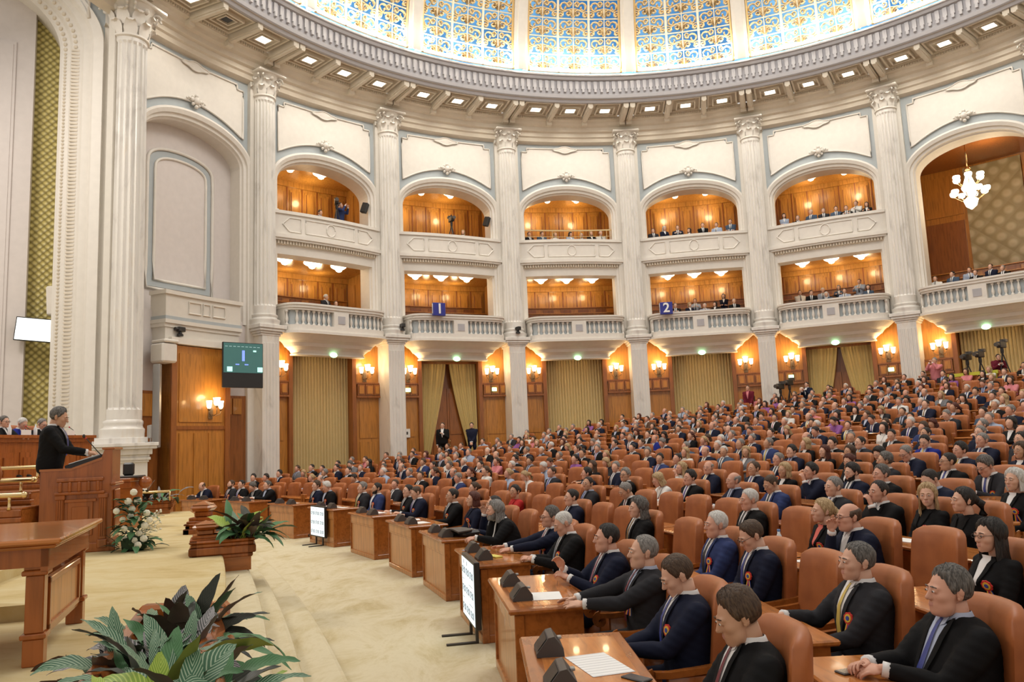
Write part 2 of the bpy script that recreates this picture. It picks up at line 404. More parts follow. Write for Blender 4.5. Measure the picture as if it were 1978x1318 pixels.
def lower_balcony(i):
    # front balustraded balcony on stepped corbel
    tf=btf(bay_phi(i)); ph=bay_phi(i)
    root=thing('balustrade_balcony','white balustraded balcony on a stepped corbel '+BAYN[i],'balcony',hp(ph,HR,6.5),0,'balustraded balconies')
    off=Vector(root.location); tfo=lambda p: tf(p)-off
    m=MB(tfo); slab(m,2.24,.95,7.30,7.40); slab(m,2.28,.99,7.40,7.47); slab(m,2.2,.9,7.22,7.30); m.build('handrail',CREAMW,root)
    m=MB(tfo)
    slab(m,2.24,.95,6.44,6.66); slab(m,2.32,1.02,6.34,6.44); 
    m.build('floor_slab',CREAMW,root)
    m=MB(tfo)
    for a,P,z0,z1,a2,P2 in ((2.02,.70,6.14,6.34,2.26,.95),(1.88,.58,6.06,6.14,1.98,.68),(1.78,.48,5.92,6.06,1.88,.56),(1.62,.34,5.82,5.92,1.74,.44),(1.5,.25,5.68,5.82,1.6,.32),(1.56,.3,5.62,5.68,1.56,.3)): slab(m,a,P,z0,z1,0,a2,P2)
    m.build('stepped_corbel',CREAMW,root)
    m=MB(tfo); m.box(-.34,.34,-.93,-.62,6.66,7.22,0,nx=3)
    m.box(-.16,.16,-.95,-.93,6.78,7.08,1,nx=2)
    m.build('balustrade_pier',[CREAMW,GREYP],root)
    for sg in (-1,1):
        m=MB(tfo); m.box(min(sg*1.95,sg*2.2),max(sg*1.95,sg*2.2),-.35,.2,6.66,7.22,0,nx=2); m.build('balustrade_pier',[CREAMW,GREYP],root)
    m=MB(tfo); A=outline(2.12,.74)
    m.grid([[(x,y,6.66) for x,y in A],[(x,y,7.22) for x,y in A]],0); m.build('backing_board',BLUEG,root)
    b=MB(); b.lathe([(.062,0),(.062,.05),(.035,.07),(.03,.10),(.055,.17),(.062,.23),(.045,.32),(.028,.40),(.024,.46),(.045,.49),(.06,.51),(.06,.56)],10)
    pr=None
    for sg in (-1,1):
        for k in range(7):
            s_=sg*(.52+k*.222); A=outline(2.16,.86,60)
            d=min(A,key=lambda q:abs(q[0]-s_))[1]+.02
            p=tfo(Vector((s_,d+.04,6.66)))
            if pr is None: pr=b.build('baluster',CREAMW,root,smooth=True,loc=p)
            else:
                c=pr.copy(); COL.objects.link(c); c.parent=root; c.location=p
        for k in range(3):
            p=tfo(Vector((sg*2.14,-.42+.2*k,6.66))); c=pr.copy(); COL.objects.link(c); c.parent=root; c.location=p
    # green exit lamp under the corbel
    g=MB(tf); g.sph((0,-.32,5.66),.13,10,6,sc=(1.3,.6,.8)); o=g.build('exit_lamp',GREENL,smooth=True); tag(o,'small glowing green-white lamp under the balcony '+BAYN[i],'lamp','lamps under the balconies')
def upper_parapet(i):
    ph=bay_phi(i); root=thing('balcony_parapet','curved white parapet with arrow-ended panels '+BAYN[i],'balcony',hp(ph,HR,10),0,'upper balcony parapets')
    off=Vector(root.location); base=btf(ph)
    bul=lambda s:-.34*(1-(s/2.4)**2)
    tfo=lambda p: base(Vector((p[0],p[1]+bul(p[0]),p[2])))-off
    m=MB(tfo)
    m.box(-2.38,2.38,.10,.45,10.2,11.0,0,nx=20); m.box(-2.40,2.40,.03,.5,11.0,11.12,0,nx=20)
    m.box(-2.42,2.42,.0,.5,10.06,10.2,0,nx=20); m.box(-2.36,2.36,.06,.5,9.98,10.06,0,nx=20)
    m.box(-2.3,2.3,.22,.5,9.84,9.98,1,nx=20); m.box(-2.25,2.25,.3,1.0,9.48,9.84,0,nx=20)
    m.build('parapet_wall',[CREAMW,STONE],root)
    d=MB(tfo)
    for j in range(40):
        s=-2.25+j*4.5/39; d.box(s-.035,s+.035,.15,.24,9.86,9.97,0)
    d.build('dentil_row',STONE,root)
    def frame(name,pts):
        t=MB(); pp=[]
        for a,b in zip(pts,pts[1:]+pts[:1]):
            for k in range(4): pp.append(tfo(Vector((a[0]+(b[0]-a[0])*k/4,.09,a[1]+(b[1]-a[1])*k/4))))
        t.tube(pp,.026,6,closed=True); t.build(name,CREAMW,root,smooth=True)
    frame('panel_frame',[(-1.1,10.33),(1.1,10.33),(1.1,10.87),(-1.1,10.87)])
    frame('circle_frame',[(.2*math.cos(2*PI*q/12),10.6+.24*math.sin(2*PI*q/12)) for q in range(12)])
    for sg in (-1,1): frame('arrow_frame',[(sg*1.3,10.33),(sg*1.75,10.33),(sg*2.02,10.6),(sg*1.75,10.87),(sg*1.3,10.87)])
def sconce(loc,rz,label,en=9,group='three-light wall sconces'):
    t=thing('wall_sconce',label,'sconce',loc,rz,group)
    m=MB(); m.bbox(-.09,.09,0,.03,-.42,.02,.01); m.bbox(-.05,.05,.03,.05,-.36,-.04,.01); m.build('back_plate',BRONZE,t)
    for k,(x,y,z,s) in enumerate(((-.24,.22,.0,1),(0,.30,.10,1.25),(.24,.22,.0,1))):
        a=MB(); a.tube([(0,.03,-.25),(x*.4,.15,-.32),(x*.9,y,-.26),(x,y,-.14+z)],.012,6); a.lathe([(.02,-.15+z),(.05,-.12+z),(.03,-.08+z)],8,0,(x,y)); a.build('lamp_arm',BRONZE,t,smooth=True)
        g=MB(); g.lathe([(.05*s,-.08+z),(.075*s,-.02+z),(.08*s,.08+z),(.098*s,.17+z),(.09*s,.165+z),(.06*s,-.05+z)],12,0,(x,y)); g.build('glass_shade',GLOBE,t,smooth=True)
    q=Matrix.Rotation(rz,4,'Z')@Vector((0,.42,.28)); lamp('sconce_light','POINT',Vector(loc)+q,en,(1,.68,.32),.12)
    return t
def fluted(tf,name,mat,s0,s1,d,z0,z1,parent=None,fold=.09,amp=.05,loc=None,taper=None,sharp=False):
    """a hung cloth: sinusoid folds; taper(z01)->(s0,s1)"""
    rows=[]; nz=24 if taper else 2; n=int((s1-s0)/fold)*(10 if sharp else 4)
    for k in range(nz+1):
        zz=z1+(z0-z1)*k/nz; a,b=(taper(k/nz) if taper else (s0,s1)); r=[]
        for j in range(n+1):
            q=j/n; ph=q*(s1-s0)/fold*2*PI
            r.append((a+(b-a)*q,(d+.05-amp*(abs(math.sin(ph/2))**.45) if sharp else d+amp*math.sin(ph)*(.6+.4*k/nz)+.02*math.sin(ph*.37+k*.2)),zz))
        rows.append(r)
    m=MB(tf); m.grid(rows); return m.build(name,mat,parent,smooth=True)
def lower_wall(i,kind):
    ph=bay_phi(i); tf=btf(ph); m=MB(tf); W=2.83
    m.box(-W,-1.35,.62,.75,0,6.6,0,nx=6); m.box(1.35,W,.62,.75,0,6.6,0,nx=6); m.box(-1.35,1.35,1.1,1.25,0,6.6,2,nx=8)
    m.box(-W,W,.6,2.0,6.45,6.6,3,nx=10)
    for sg in (-1,1):
        a=sg*1.28; m.box(min(a,sg*1.45),max(a,sg*1.45),.50,1.2,0,6.6,1,nx=2)
        # carved header block
        for lo,hi in ((1.5,1.82),(1.84,2.2),(2.22,2.5)):
            m.box(min(sg*lo,sg*hi),max(sg*lo,sg*hi),.48,.62,4.18,4.62,1,nx=2); m.box(min(sg*(lo+.06),sg*(hi-.06)),max(sg*(lo+.06),sg*(hi-.06)),.45,.48,4.24,4.56,0,nx=2)
        m.box(min(sg*1.46,sg*2.55),max(sg*1.46,sg*2.55),.44,.62,4.08,4.16,1,nx=3); m.box(min(sg*1.46,sg*2.55),max(sg*1.46,sg*2.55),.52,.62,4.64,4.70,1,nx=3)
        for zz in ((.9,2.3),(2.45,3.95)): m.box(min(sg*1.62,sg*2.4),max(sg*1.62,sg*2.4),.59,.62,zz[0],zz[1],0,nx=3)
    m.build('wall_lower_bay',[WOODW,WOODD,WOODD,CREAM])['kind']='structure'
    if kind=='panel':
        o=fluted(tf,'fluted_curtain',CURT2,-1.27,1.27,.93,.6,6.6,fold=.125,amp=.10,sharp=True); tag(o,'tall olive-gold fluted curtain panel '+BAYN[i],'curtain','fluted curtain panels')
    elif kind=='door':
        d=thing('double_door','brown wooden double door behind drapes '+BAYN[i],'door',tf(Vector((0,1.05,0))),-ph,'doors behind the drapes')
        for sg in (-1,1):
            q=MB(); x0,x1=(.01,.78) if sg>0 else (-.78,-.01); q.box(x0,x1,-.04,.02,.5,4.5,0); q.box(x0+.1,x1-.1,-.07,-.04,.7,2.3,0); q.box(x0+.1,x1-.1,-.07,-.04,2.5,4.3,0); l=q.build('door_leaf',WOODD,d)
            h=MB(); h.tube([(sg*.06,-.1,1.95),(sg*.06,-.13,2.0),(sg*.06,-.13,2.2),(sg*.06,-.1,2.25)],.015,6); h.build('handle',BRASS,l)
        for sg in (-1,1):
            def tp(k,sg=sg):
                inner=.06+1.02*min(1,max(0,k))**1.25*.95; outer=1.27
                return (-outer,-inner) if sg<0 else (inner,outer)
            o=fluted(tf,'drape',CURT,.0,1.2,.82,1.0,5.62,fold=.13,amp=.045,taper=tp)
            tag(o,('first' if sg<0 else 'second')+' gold drape drawn aside from the door '+BAYN[i],'curtain','gold drapes over the doors')
        q=MB(tf); q.box(-1.32,1.32,.74,.9,5.56,5.66,0,nx=6); q.build('trim_curtain_rail',WOODD)['kind']='structure'
    for sg in (-1,1):
        p=tf(Vector((sg*1.87,.62,5.15))); rz=-(ph+sg*1.87/HR)+PI
        sconce(p,rz,'three-light glass sconce %s the curtains of the bay %s'%('before' if sg<0 else 'after',BAYN[i]),en=34)
        if kind=='door':
            g=MB(); g.bbox(-.11,.11,-.03,.0,-.08,.08,.01); o=g.build('exit_sign',GREENL,None,loc=tf(Vector((sg*1.95,.43,4.4)))); o.rotation_euler=(0,0,-ph)
            tag(o,'small green lit exit sign %s the drapes %s'%('before' if sg<0 else 'after',BAYN[i]),'sign','green exit signs')
# ---- columns
def flute_prof(m,r0,r1,z0,z1,nf=20,mi=0,ent=.35):
    n=nf*6; rows=[]
    zs=[z0,z0+ent*.8,z0+ent,z0+ent+.06,(z0+z1)/2,z1-.2,z1-.12,z1]
    for z in zs:
        r=r0+(r1-r0)*(z-z0)/(z1-z0); deep=.0 if (z<=z0+ent*.8 or z>=z1-.12) else .052*r/.4
        row=[]
        for j in range(n+1):
            a=2*PI*j/n; c=(j%6)/6; q=math.sin(PI*c)**.7 if c>.08 else 0
            rr=r-deep*q; row.append((rr*math.cos(a),rr*math.sin(a),z))
        rows.append(row)
    m.grid(rows,mi,flip=True)
def column(k,label,r=.40,zb=6.6,zn=15.25,ped=True,bf=1.0):
    ph=col_phi(k); c=hp(ph,HR,0); t=thing('marble_column',label,'column',c,-ph,'marble columns')
    s=r/.40
    m=MB(); flute_prof(m,r*1.06,r*.97,zb+.42*s,zn); m.build('fluted_shaft',MARBLE,t)
    m=MB(); m.lathe([(r*(1.06+(k_-1.06)*bf),zb+z_*s) for k_,z_ in ((1.38,0),(1.38,.10),(1.42,.14),(1.42,.2),(1.2,.24),(1.14,.29),(1.22,.33),(1.22,.38),(1.06,.42))],32); m.build('column_base',MARBLE,t,smooth=True,angle=.7)
    # corinthian capital
    m=MB(); m.lathe([(r*1.0,zn),(r*1.1,zn+.03),(r*1.1,zn+.08),(r*.98,zn+.1),(r*1.0,zn+.4*s),(r*1.15,zn+.7*s),(r*1.45,zn+.86*s)],24)
    h=.86*s
    for tier,(n,zz,hh,rr,o0) in enumerate(((8,zn+.08,.34*s,r*1.0,0),(8,zn+.3*s,.36*s,r*1.05,PI/8))):
        for j in range(n):
            a=o0+2*PI*j/n; ca,sa=math.cos(a),math.sin(a); rows=[]
            for q,(dr,dz,wd) in enumerate(((0,0,.13),(.04,.12,.16),(.05,.22,.15),(.10,.30,.12),(.17,.33,.09),(.19,.27,.04))):
                w_=wd*s; R_=rr+dr*s; row=[]
                for e in (-1,-.5,0,.5,1): row.append((R_*ca-w_*e*sa-.02*abs(e)*ca,R_*sa+w_*e*ca-.02*abs(e)*sa,zz+dz*hh/.34))
                rows.append(row)
            m.grid(rows)
    for j in range(4):
        a=PI/4+j*PI/2; ca,sa=math.cos(a),math.sin(a)
        for e in (-1,1):
            pts=[]
            for q in range(14):
                th=q*.5; rad=.13*s*(1-q/16); pts.append(((r*1.42+rad*math.cos(th))*ca-e*.09*s*sa,(r*1.42+rad*math.cos(th))*sa+e*.09*s*ca,zn+.70*s+rad*math.sin(th)))
            m.tube(pts,.03*s,5)
        m.sph((r*1.15*math.cos(a+PI/4),r*1.15*math.sin(a+PI/4),zn+.74*s),.09*s,8,6)
    m.bbox(-r*1.5,r*1.5,-r*1.5,r*1.5,zn+.86*s,zn+.96*s,.03); m.build('capital',CREAMW,t,smooth=True,angle=.6)
    if ped:
        m=MB(); m.box(-.36,.36,-.40,.75,.5,6.2); m.box(-.46,.46,-.46,.75,0,.5)
        for z0,z1,e in ((6.2,6.28,.42),(6.28,6.36,.47),(6.36,6.46,.53),(6.46,6.6,.58)): m.bbox(-e,e,-e,.75,z0,z1,.012)
        for j in range(5): x=-.27+j*.135; m.bbox(x-.04,x+.04,-.425,-.38,.9,5.95,.015)
        m.build('square_pedestal',MARBLE,t)
    m=MB(); m.box(-.55,.55,.06,.30,zb,16.0); m.build('backing_pilaster',CREAM,t)
    return t
for k in range(0,7):
    column(k,['fluted marble column beside the wall screen and television','fluted marble column beside sign one, camera clamped on its base','fluted marble column after sign one, loudspeaker on the arch beside it','fluted marble column just before sign two','fluted marble column after the sign two gallery','fluted marble column before the chandelier arch','fluted marble column beyond the chandelier arch'][k])
for i in range(0,5):
    bay_upper_wall(i,6.6)
    gallery_room(i,6.6,9.72,WOODG,'wall_lower_gallery'); gallery_room(i,10.5,13.85,WOODG,'wall_upper_gallery')
    gallery_benches(i,6.6,'lower')
    lower_balcony(i); upper_parapet(i); lower_wall(i,'door' if i in (1,4) else 'panel')
    tf=btf(bay_phi(i))
    for j,s in enumerate((-1.15,0,1.15)):
        bowl_lamp(tf(Vector((s,1.25,9.74))),'%s white bowl lamp of the lower gallery %s'%(ORD[j],BAYN[i]),'lower gallery bowl lamps')
        if j!=1: pass
    for j,s in enumerate((-.55,.75)):
        bowl_lamp(tf(Vector((s,1.9,13.87))),'%s white bowl lamp of the upper gallery %s'%(ORD[j],BAYN[i]),'upper gallery bowl lamps')
    for s in (-1.2,0,1.2): lamp('gallery_light','POINT',tf(Vector((s,3.2,9.3))),17,(1,.76,.42),.15)
    for s in (-.9,.9): lamp('gallery_light','POINT',tf(Vector((s,3.2,13.15))),30,(1,.76,.42),.15)
# chandelier arch bay
def arch_bay():
    i=5; bay_upper_wall(i,7.2); ph=bay_phi(i); tf=btf(ph); m=MB(tf); D=6.0; W=2.75
    m.box(-W,W,.6,D,6.5,6.6,0,nx=6); m.box(-W,W,1.0,D,13.9,14.0,1,nx=6); m.box(-W,W,D,D+.1,6.6,14,0,nx=8)
    for sg in (-1,1):
        m.box(min(sg*W,sg*(W+.1)),max(sg*W,sg*(W+.1)),.6,D,6.6,14,0)
        for y in (1.3,2.8,4.3): 
            m.box(min(sg*(W-.06),sg*W),max(sg*(W-.06),sg*W),y,y+1.2,8,11,0); m.box(min(sg*(W-.06),sg*W),max(sg*(W-.06),sg*W),y,y+1.2,11.3,13.4,1)
    for a,b in ((-2.7,-1.5),(.5,2.7)): m.box(a,b,D-.06,D,7.8,11.4,1,nx=3); m.box(a,b,D-.06,D,11.7,13.6,0,nx=3)
    m.build('wall_chandelier_gallery',[WOODW,WOODD])['kind']='structure'
    g=MB(tf); rows=[]; uv=[]
    for k in range(2):
        rows.append([(-1.38+1.74*j/8,D-.1,7.6+6.2*k) for j in range(9)])
    g.grid(rows); o=g.build('brocade_hanging',BROC2,uvs=[(v[0]*.0+(q%9)*.2625*1.0,(q//9)*6.0) for q,v in enumerate(g.v)]); tag(o,'olive brocade wall hanging with round flower pattern','wall hanging')
    lower_balcony(i); lower_wall(i,'panel'); gallery_benches(i,6.6,'tall')
    c=tf(Vector((-.55,2.0,0))); t=thing('chandelier','large tiered glass chandelier glowing under the tall arch','chandelier',(c.x,c.y,0))
    m=MB(); m.tube([(0,0,13.9),(0,0,12.6)],.03,8); m.lathe([(.06,12.5),(.14,12.55),(.1,12.62),(.03,12.7)],12); m.build('hanging_rod',BRASS,t,smooth=True)
    m=MB(); m.tube([(0,0,12.6),(0,0,11.0)],.05,8)
    for z,R_,n in ((12.15,.5,6),(11.55,.62,8)):
        for j in range(n): a=2*PI*j/n; m.tube([(0,0,z-.2),(R_*.5*math.cos(a),R_*.5*math.sin(a),z-.3),(R_*math.cos(a),R_*math.sin(a),z-.05)],.018,5)
    m.build('brass_frame',BRASS,t,smooth=True)
    for z,R_,n in ((12.15,.5,6),(11.55,.62,8)):
        for j in range(n):
            a=2*PI*j/n; g=MB(); g.lathe([(.03,-.05),(.12,0),(.15,.1),(.13,.16)],10); g.build('glass_cup',GLOBE,t,smooth=True,loc=(R_*math.cos(a),R_*math.sin(a),z))
    g=MB(); g.lathe([(.02,10.85),(.2,11.0),(.28,11.25),(.1,11.4),(.3,11.75),(.2,12.0),(.1,12.3)],14); g.build('glass_bowl',GLOBE,t,smooth=True)
    lamp('chandelier_light','POINT',(c.x,c.y,11.2),150,(1,.8,.5),.4); lamp('chandelier_light','POINT',tf(Vector((0,3,13.2))),60,(1,.75,.45),.4)
arch_bay()
# small fittings
def text_mesh(name,body,size,mat,parent,loc,rot,ext=.01,off=0,scale=(1,1,1)):
    cu=bpy.data.curves.new('t','FONT'); cu.body=body; cu.size=size; cu.align_x='CENTER'; cu.align_y='CENTER'; cu.extrude=ext; cu.offset=off
    t_=bpy.data.objects.new('t',cu); COL.objects.link(t_); me=bpy.data.meshes.new_from_object(t_.evaluated_get(bpy.context.evaluated_depsgraph_get())); bpy.data.objects.remove(t_)
    me.materials.clear(); me.materials.append(mat); o=bpy.data.objects.new(name,me); COL.objects.link(o); o.parent=parent; o.location=loc; o.rotation_euler=rot; o.scale=scale; return o
def sign(i,s,txt,label):
    tf=btf(bay_phi(i)); ph=bay_phi(i); c=tf(Vector((s,-1.12,7.62)))
    t=thing('number_sign',label,'sign',c,-(ph+s/HR),'blue number signs')
    m=MB(); m.bbox(-.27,.27,-.10,.06,-.27,.27,.01); m.build('sign_box',plain('royal_blue_panel',(.025,.03,.26),.4) if 'royal_blue_panel' not in MATS else MATS['royal_blue_panel'],t)
    text_mesh('digit',txt,.58,PAPER,t,(0,-.115,0),(PI/2,0,0),.01,.012)
    text_mesh('side_digit',txt,.58,PAPER,t,(-.285,-.02,0),(PI/2,0,-PI/2),.01,.012,(.3,1,1))
sign(1,-1.15,'1','royal blue sign reading one on the balustrade')
sign(3,-1.55,'2','royal blue sign reading two on the balustrade')
# ---- entablature, coffered soffit, frieze band, dome
def ring(name,prof,k0,k1,mi,mats,n=160,flip=False,a0=None):
    m=MB(); rows=[]
    for r,z in prof: rows.append([tuple(hp(k0+(k1-k0)*j/n,r,z)) for j in range(n+1)])
    m.grid(rows,mi,flip); o=m.build(name,mats,smooth=True,angle=.5); o['kind']='structure'; return o
K0,K1=col_phi(-1)-.25,col_phi(7)
ring('trim_architrave',[(18.3,15.75),(18.02,15.85),(17.98,16.0),(17.9,16.05),(17.9,16.22),(17.78,16.27),(17.74,16.44),(17.6,16.5),(17.52,16.62),(17.36,16.66),(17.34,16.80)],K0,K1,0,[STONE],flip=True)
ring('wall_right',[(18.4,0),(18.4,15.9)],col_phi(6)+.03,col_phi(8),0,[CREAM],flip=True)
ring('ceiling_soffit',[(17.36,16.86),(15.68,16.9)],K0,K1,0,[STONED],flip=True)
ring('trim_frieze',[(15.9,16.78),(15.78,16.78),(15.72,16.9),(15.66,16.95),(15.64,17.08),(15.70,17.1),(15.70,17.72),(15.60,17.76),(15.56,17.86),(15.5,17.9),(15.5,17.97),(15.75,18.0)],K0,K1,0,[GREYP],flip=True)
for i in range(-1,7):
    m=MB(btf(PH0+(i+.5)*DB)); d=MB(m.tf)
    for j in range(3):
        c=(j-1)*ARC*.3045; hw=.70
        if i==-1 and j==1: pass
        # coffer frames around a recessed square
        for (a,b,e,g) in ((-hw,hw,-2.08,-2.0),(-hw,hw,-.78,-.70),(-hw,-hw+.08,-2.0,-.78),(hw-.08,hw,-2.0,-.78)): m.box(c+a,c+b,e,g,16.78,16.9,0,nx=2)
        for (a,b,e,g) in ((-.46,.46,-1.78,-1.72),(-.46,.46,-1.02,-.96),(-.46,-.40,-1.72,-1.02),(.40,.46,-1.72,-1.02)): m.box(c+a,c+b,e,g,16.74,16.9,0)
        for q in range(13): x=c-.62+q*.103; m.box(x-.03,x+.03,-.70,-.62,16.70,16.88,0)
        lx=c+.0; z=16.82
        t=thing('recessed_light','%s square downlight in the cornice over the bay %s'%(ORD[j],BAYN.get(i,'beyond the chandelier arch')),'downlight',m.tf(Vector((lx,-1.37,16.76))),-(bay_phi(i)+lx/HR),'cornice downlights')
        f=MB()
        for (a,b,e,g) in ((-.26,.26,-.24,-.19),(-.26,.26,.19,.24),(-.26,-.21,-.19,.19),(.21,.26,-.19,.19)): f.box(a,b,e,g,0,.1,0)
        f.build('light_frame',STONE,t)
        f=MB()
        if i==-1 and j==1: f.box(-.15,.15,-.15,.15,.04,.08,0); f.build('unlit_lamp',BLACK,t)
        else:
            f.box(-.21,.21,-.19,.19,.03,.07,0); f.build('lit_lamp',DLAMP,t)
        if not (i==-1 and j==1) and i<6: lamp('cornice_spot','SPOT',m.tf(Vector((lx,-1.37,16.7))),110,(1,.93,.82),.1,(0.25*math.cos(0),0,-(bay_phi(i)+lx/HR)),2.1)
    for s,wd in ((-ARC*.5+.16,.13),(-ARC*.5-.0,.0),(ARC*.5-.16,.13),(-ARC*.152,.12),(ARC*.152,.12)):
        if wd==0: continue
        # scrolled console brackets
        m.box(s-wd,s+wd,-2.15,-.45,16.60,16.88,0); m.box(s-wd*.6,s+wd*.6,-2.18,-.6,16.54,16.60,0); m.box(s-wd,s+wd,-.62,-.42,16.42,16.7,0)
    m.build('ceiling_coffers',[STONE])['kind']='structure'
    # hanging tongues along the frieze
    for q in range(18):
        s=-ARC/2+(q+.5)*ARC/18; a=btf(PH0+(i+.5)*DB)(Vector((s,0,0)))
        ph=PH0+(i+.5)*DB+s/HR
        for (r,z0,z1,wd) in ((15.62,17.35,17.7,.075),(15.60,17.2,17.36,.05)):
            p0=[hp(ph+e*wd/15.6,r,z) for e,z in ((-1,z1),(1,z1),(1,z0),(-1,z0))]; p1=[hp(ph+e*wd/15.6,15.71,z) for e,z in ((-1,z1),(1,z1),(1,z0),(-1,z0))]
            A=[d.v.append(tuple(x)) or len(d.v)-1 for x in p0]; B=[d.v.append(tuple(x)) or len(d.v)-1 for x in p1]
            d.F(A[::-1]); 
            for e in range(4): d.F((A[e],A[(e+1)%4],B[(e+1)%4],B[e]))
    d.build('trim_frieze_tongues',[GREYP])['kind']='structure'
# dome shell, ribs, gilded grilles
def dome_rz(t): return 15.42*math.cos(t)**.85, 18.0+11.5*math.sin(t)
TM=.62; NR=9
ring('ceiling_dome',[(dome_rz(TM*j/14)[0]+.35,dome_rz(TM*j/14)[1]+.1) for j in range(15)],K0,K1,0,[DGLASS],flip=True)
def dome_pt(ph,t,o=0):
    r,z=dome_rz(t); return hp(ph,r-o,z-o*.4)
RIBO=.0
for k in range(-1,8):
    ph=PH0+(k+RIBO)*DB; m=MB()
    for off,wd,o,mi in ((0,.30,.16,0),(0,.17,.24,0)):
        rows=[]
        for e,oo in ((-1,-.3),(-1,o),(1,o),(1,-.3)):
            rows.append([dome_pt(ph+e*wd/15.4,TM*j/16,oo) for j in range(17)])
        m.grid(rows,mi,flip=True)
    for e in (-1,1):
        m.tube([dome_pt(ph+e*.36/15.4,TM*j/16,.05) for j in range(17)],.05,6,1,up=(1,0,.2))
    m.build('ceiling_rib',[CREAMW,GOLDP])['kind']='structure'
gm=MB(); cells=6; ph=PH0+(2.5+RIBO)*DB
def gp(u,v,o=0): # u cell coordinate 0..6 , v row coordinate
    return dome_pt(PH0+(2+RIBO)*DB+DB*(.065+.87*u/cells),TM*v/NR,o)
for c in range(cells+1):
    gm.tube([gp(c,NR*j/24,.02) for j in range(25)],.06 if c%2==0 and c not in (0,6) else .025,5,0,up=(1,0,.2))
for r in range(NR+1): gm.tube([gp(cells*j/12,r,0) for j in range(13)],.035,5)
for c in range(cells):
    for r in range(NR):
        sx=1 if c%2==0 else -1
        def P(x,y): return gp(c+.5+sx*x,r+.5+y,0)
        # paired scrolls, leaf and palmette
        for (cx,cy,rad,a0,tw) in ((-.12,.08,.30,0.2,1),(.20,-.22,.20,2.6,-1),(.24,.28,.16,4.0,1),(-.3,-.3,.14,1.2,-1)):
            pts=[P(cx+rad*(1-q/15)*math.cos(a0+tw*q*.62),cy+rad*(1-q/15)*math.sin(a0+tw*q*.62)) for q in range(12)]
            gm.sweep(pts,[(-.062,-.01),(.062,-.01),(.062,.02),(-.062,.02)],1)
        for q in range(5):
            a=PI/2+(q-2)*.42; gm.sweep([P(.46,-.42),P(.46-.34*abs(math.cos(a))*1.1-.04*q*0,-.42+.42*math.sin(a))],[(-.05,-.01),(.05,-.01),(.05,.02),(-.05,.02)],1)
        gm.sweep([P(-.45,-.1),P(-.2,-.16),P(.1,-.05),P(.45,.02)],[(-.05,-.01),(.05,-.01),(.05,.02),(-.05,.02)],1)
GR=plain('gilded_cream_grille',(.86,.64,.33),.4,.0)
GL2=plain('white_gold_bars',(.90,.82,.64),.4,.0)
g0=gm.build('ceiling_grille',[GL2,GR]); g0['kind']='structure'
for k in range(-1,7):
    if k==2: continue
    o=g0.copy(); COL.objects.link(o); a=-(k-2)*DB
    o.matrix_world=Matrix.Translation((HX,HY,0))@Matrix.Rotation(a,4,'Z')@Matrix.Translation((-HX,-HY,0))
# cove light that washes the foot of the dome
COVE_W=42
COVE=plain('cove_light_tube',(1,.97,.9),.4,emit=(1,.93,.8),es=14)
cv=MB(); cv.tube([hp(K0+(K1-K0)*j/120,15.42,18.10) for j in range(121)],.06,6); o=cv.build('cove_light',COVE); tag(o,'bright light tube running round the foot of the dome','light')

for k in range(-1,6):
    for e in (.12,.37,.63,.88): lamp('cove_lamp','POINT',hp(PH0+(k+e)*DB,15.12,18.55),COVE_W,(1,.90,.74),.1)
# ================================================================ floor, stage, steps, seating tiers
def sx(y,a=-2.91): return a-.37*(y-8)-.0075*(y-8)**2
m=MB(); m.box(-30,30,-12,50,-.2,0); m.build('floor',CARPET)['kind']='structure'
def step(name,a,z0,z1,y0,y1,mat=CARPET,rnd=.03):
    n=60; ys=[y0+(y1-y0)*j/n for j in range(n+1)]
    m=MB(); rows=[]
    for dx,z in ((0,z0),(0,z1-rnd),(-rnd*.3,z1-rnd*.3),(-rnd,z1),(-.1,z1)): rows.append([(sx(y,a)+dx,y,z) for y in ys])
    rows.append([(min(-20,sx(y,a)-.2),y,z1) for y in ys]); m.grid(rows,0,flip=True)
    for y,k in ((y0,0),(y1,1)):
        q=[m.V(sx(y,a),y,z0),m.V(sx(y,a),y,z1),m.V(-20,y,z1),m.V(-20,y,z0)]; m.F(q if k==0 else q[::-1])
    m.build(name,mat)['kind']='structure'
step('floor_step_low',-1.92,0,.2,-6,18.6,rnd=.05); step('floor_step_mid',-2.32,0,.4,-6,18.3,rnd=.05)
step('floor_step_wide',-2.57,0,.6,5.2,18.1,rnd=.05); step('floor_stage',-2.91,0,.8,-6,17.9,CARPETS)
# low dais behind the rostrum
m=MB(); m.poly([(-4.9,6.6),(-3.75,6.3),(-20,1.5),(-20,22),(-9.2,18),(-6.6,11.6),(-5.7,9.8)][::1],.8,.92); m.build('floor_speaker_dais',CARPETS)['kind']='structure'
# raked seating tiers
ROW0=26.05; RP=1.13
def rowr(n): return ROW0+RP*n
def rake(r):
    t=max(r-26.9,0); return .062*t+.0030*t*t
def rowz(n): return 0.0 if n==0 else rake(rowr(n))
NROW=23
def rpt(r,th,z=0): return Vector((RX+r*math.cos(th),RY+r*math.sin(th),z))
m=MB(); n=70; A0,A1=math.radians(-14),math.radians(74)
for q in range(1,NROW+1):
    r0=rowr(q)-.50; r1=rowr(q)+RP-.50 if q<NROW else 60; z=rowz(q); zp=rowz(q-1)
    rows=[[tuple(rpt(r,A0+(A1-A0)*j/n,zz)) for j in range(n+1)] for r,zz in ((r0,zp),(r0,z),(r1,z))]
    m.grid(rows,0)
m.build('floor_seating_tiers',CARPET2)['kind']='structure'
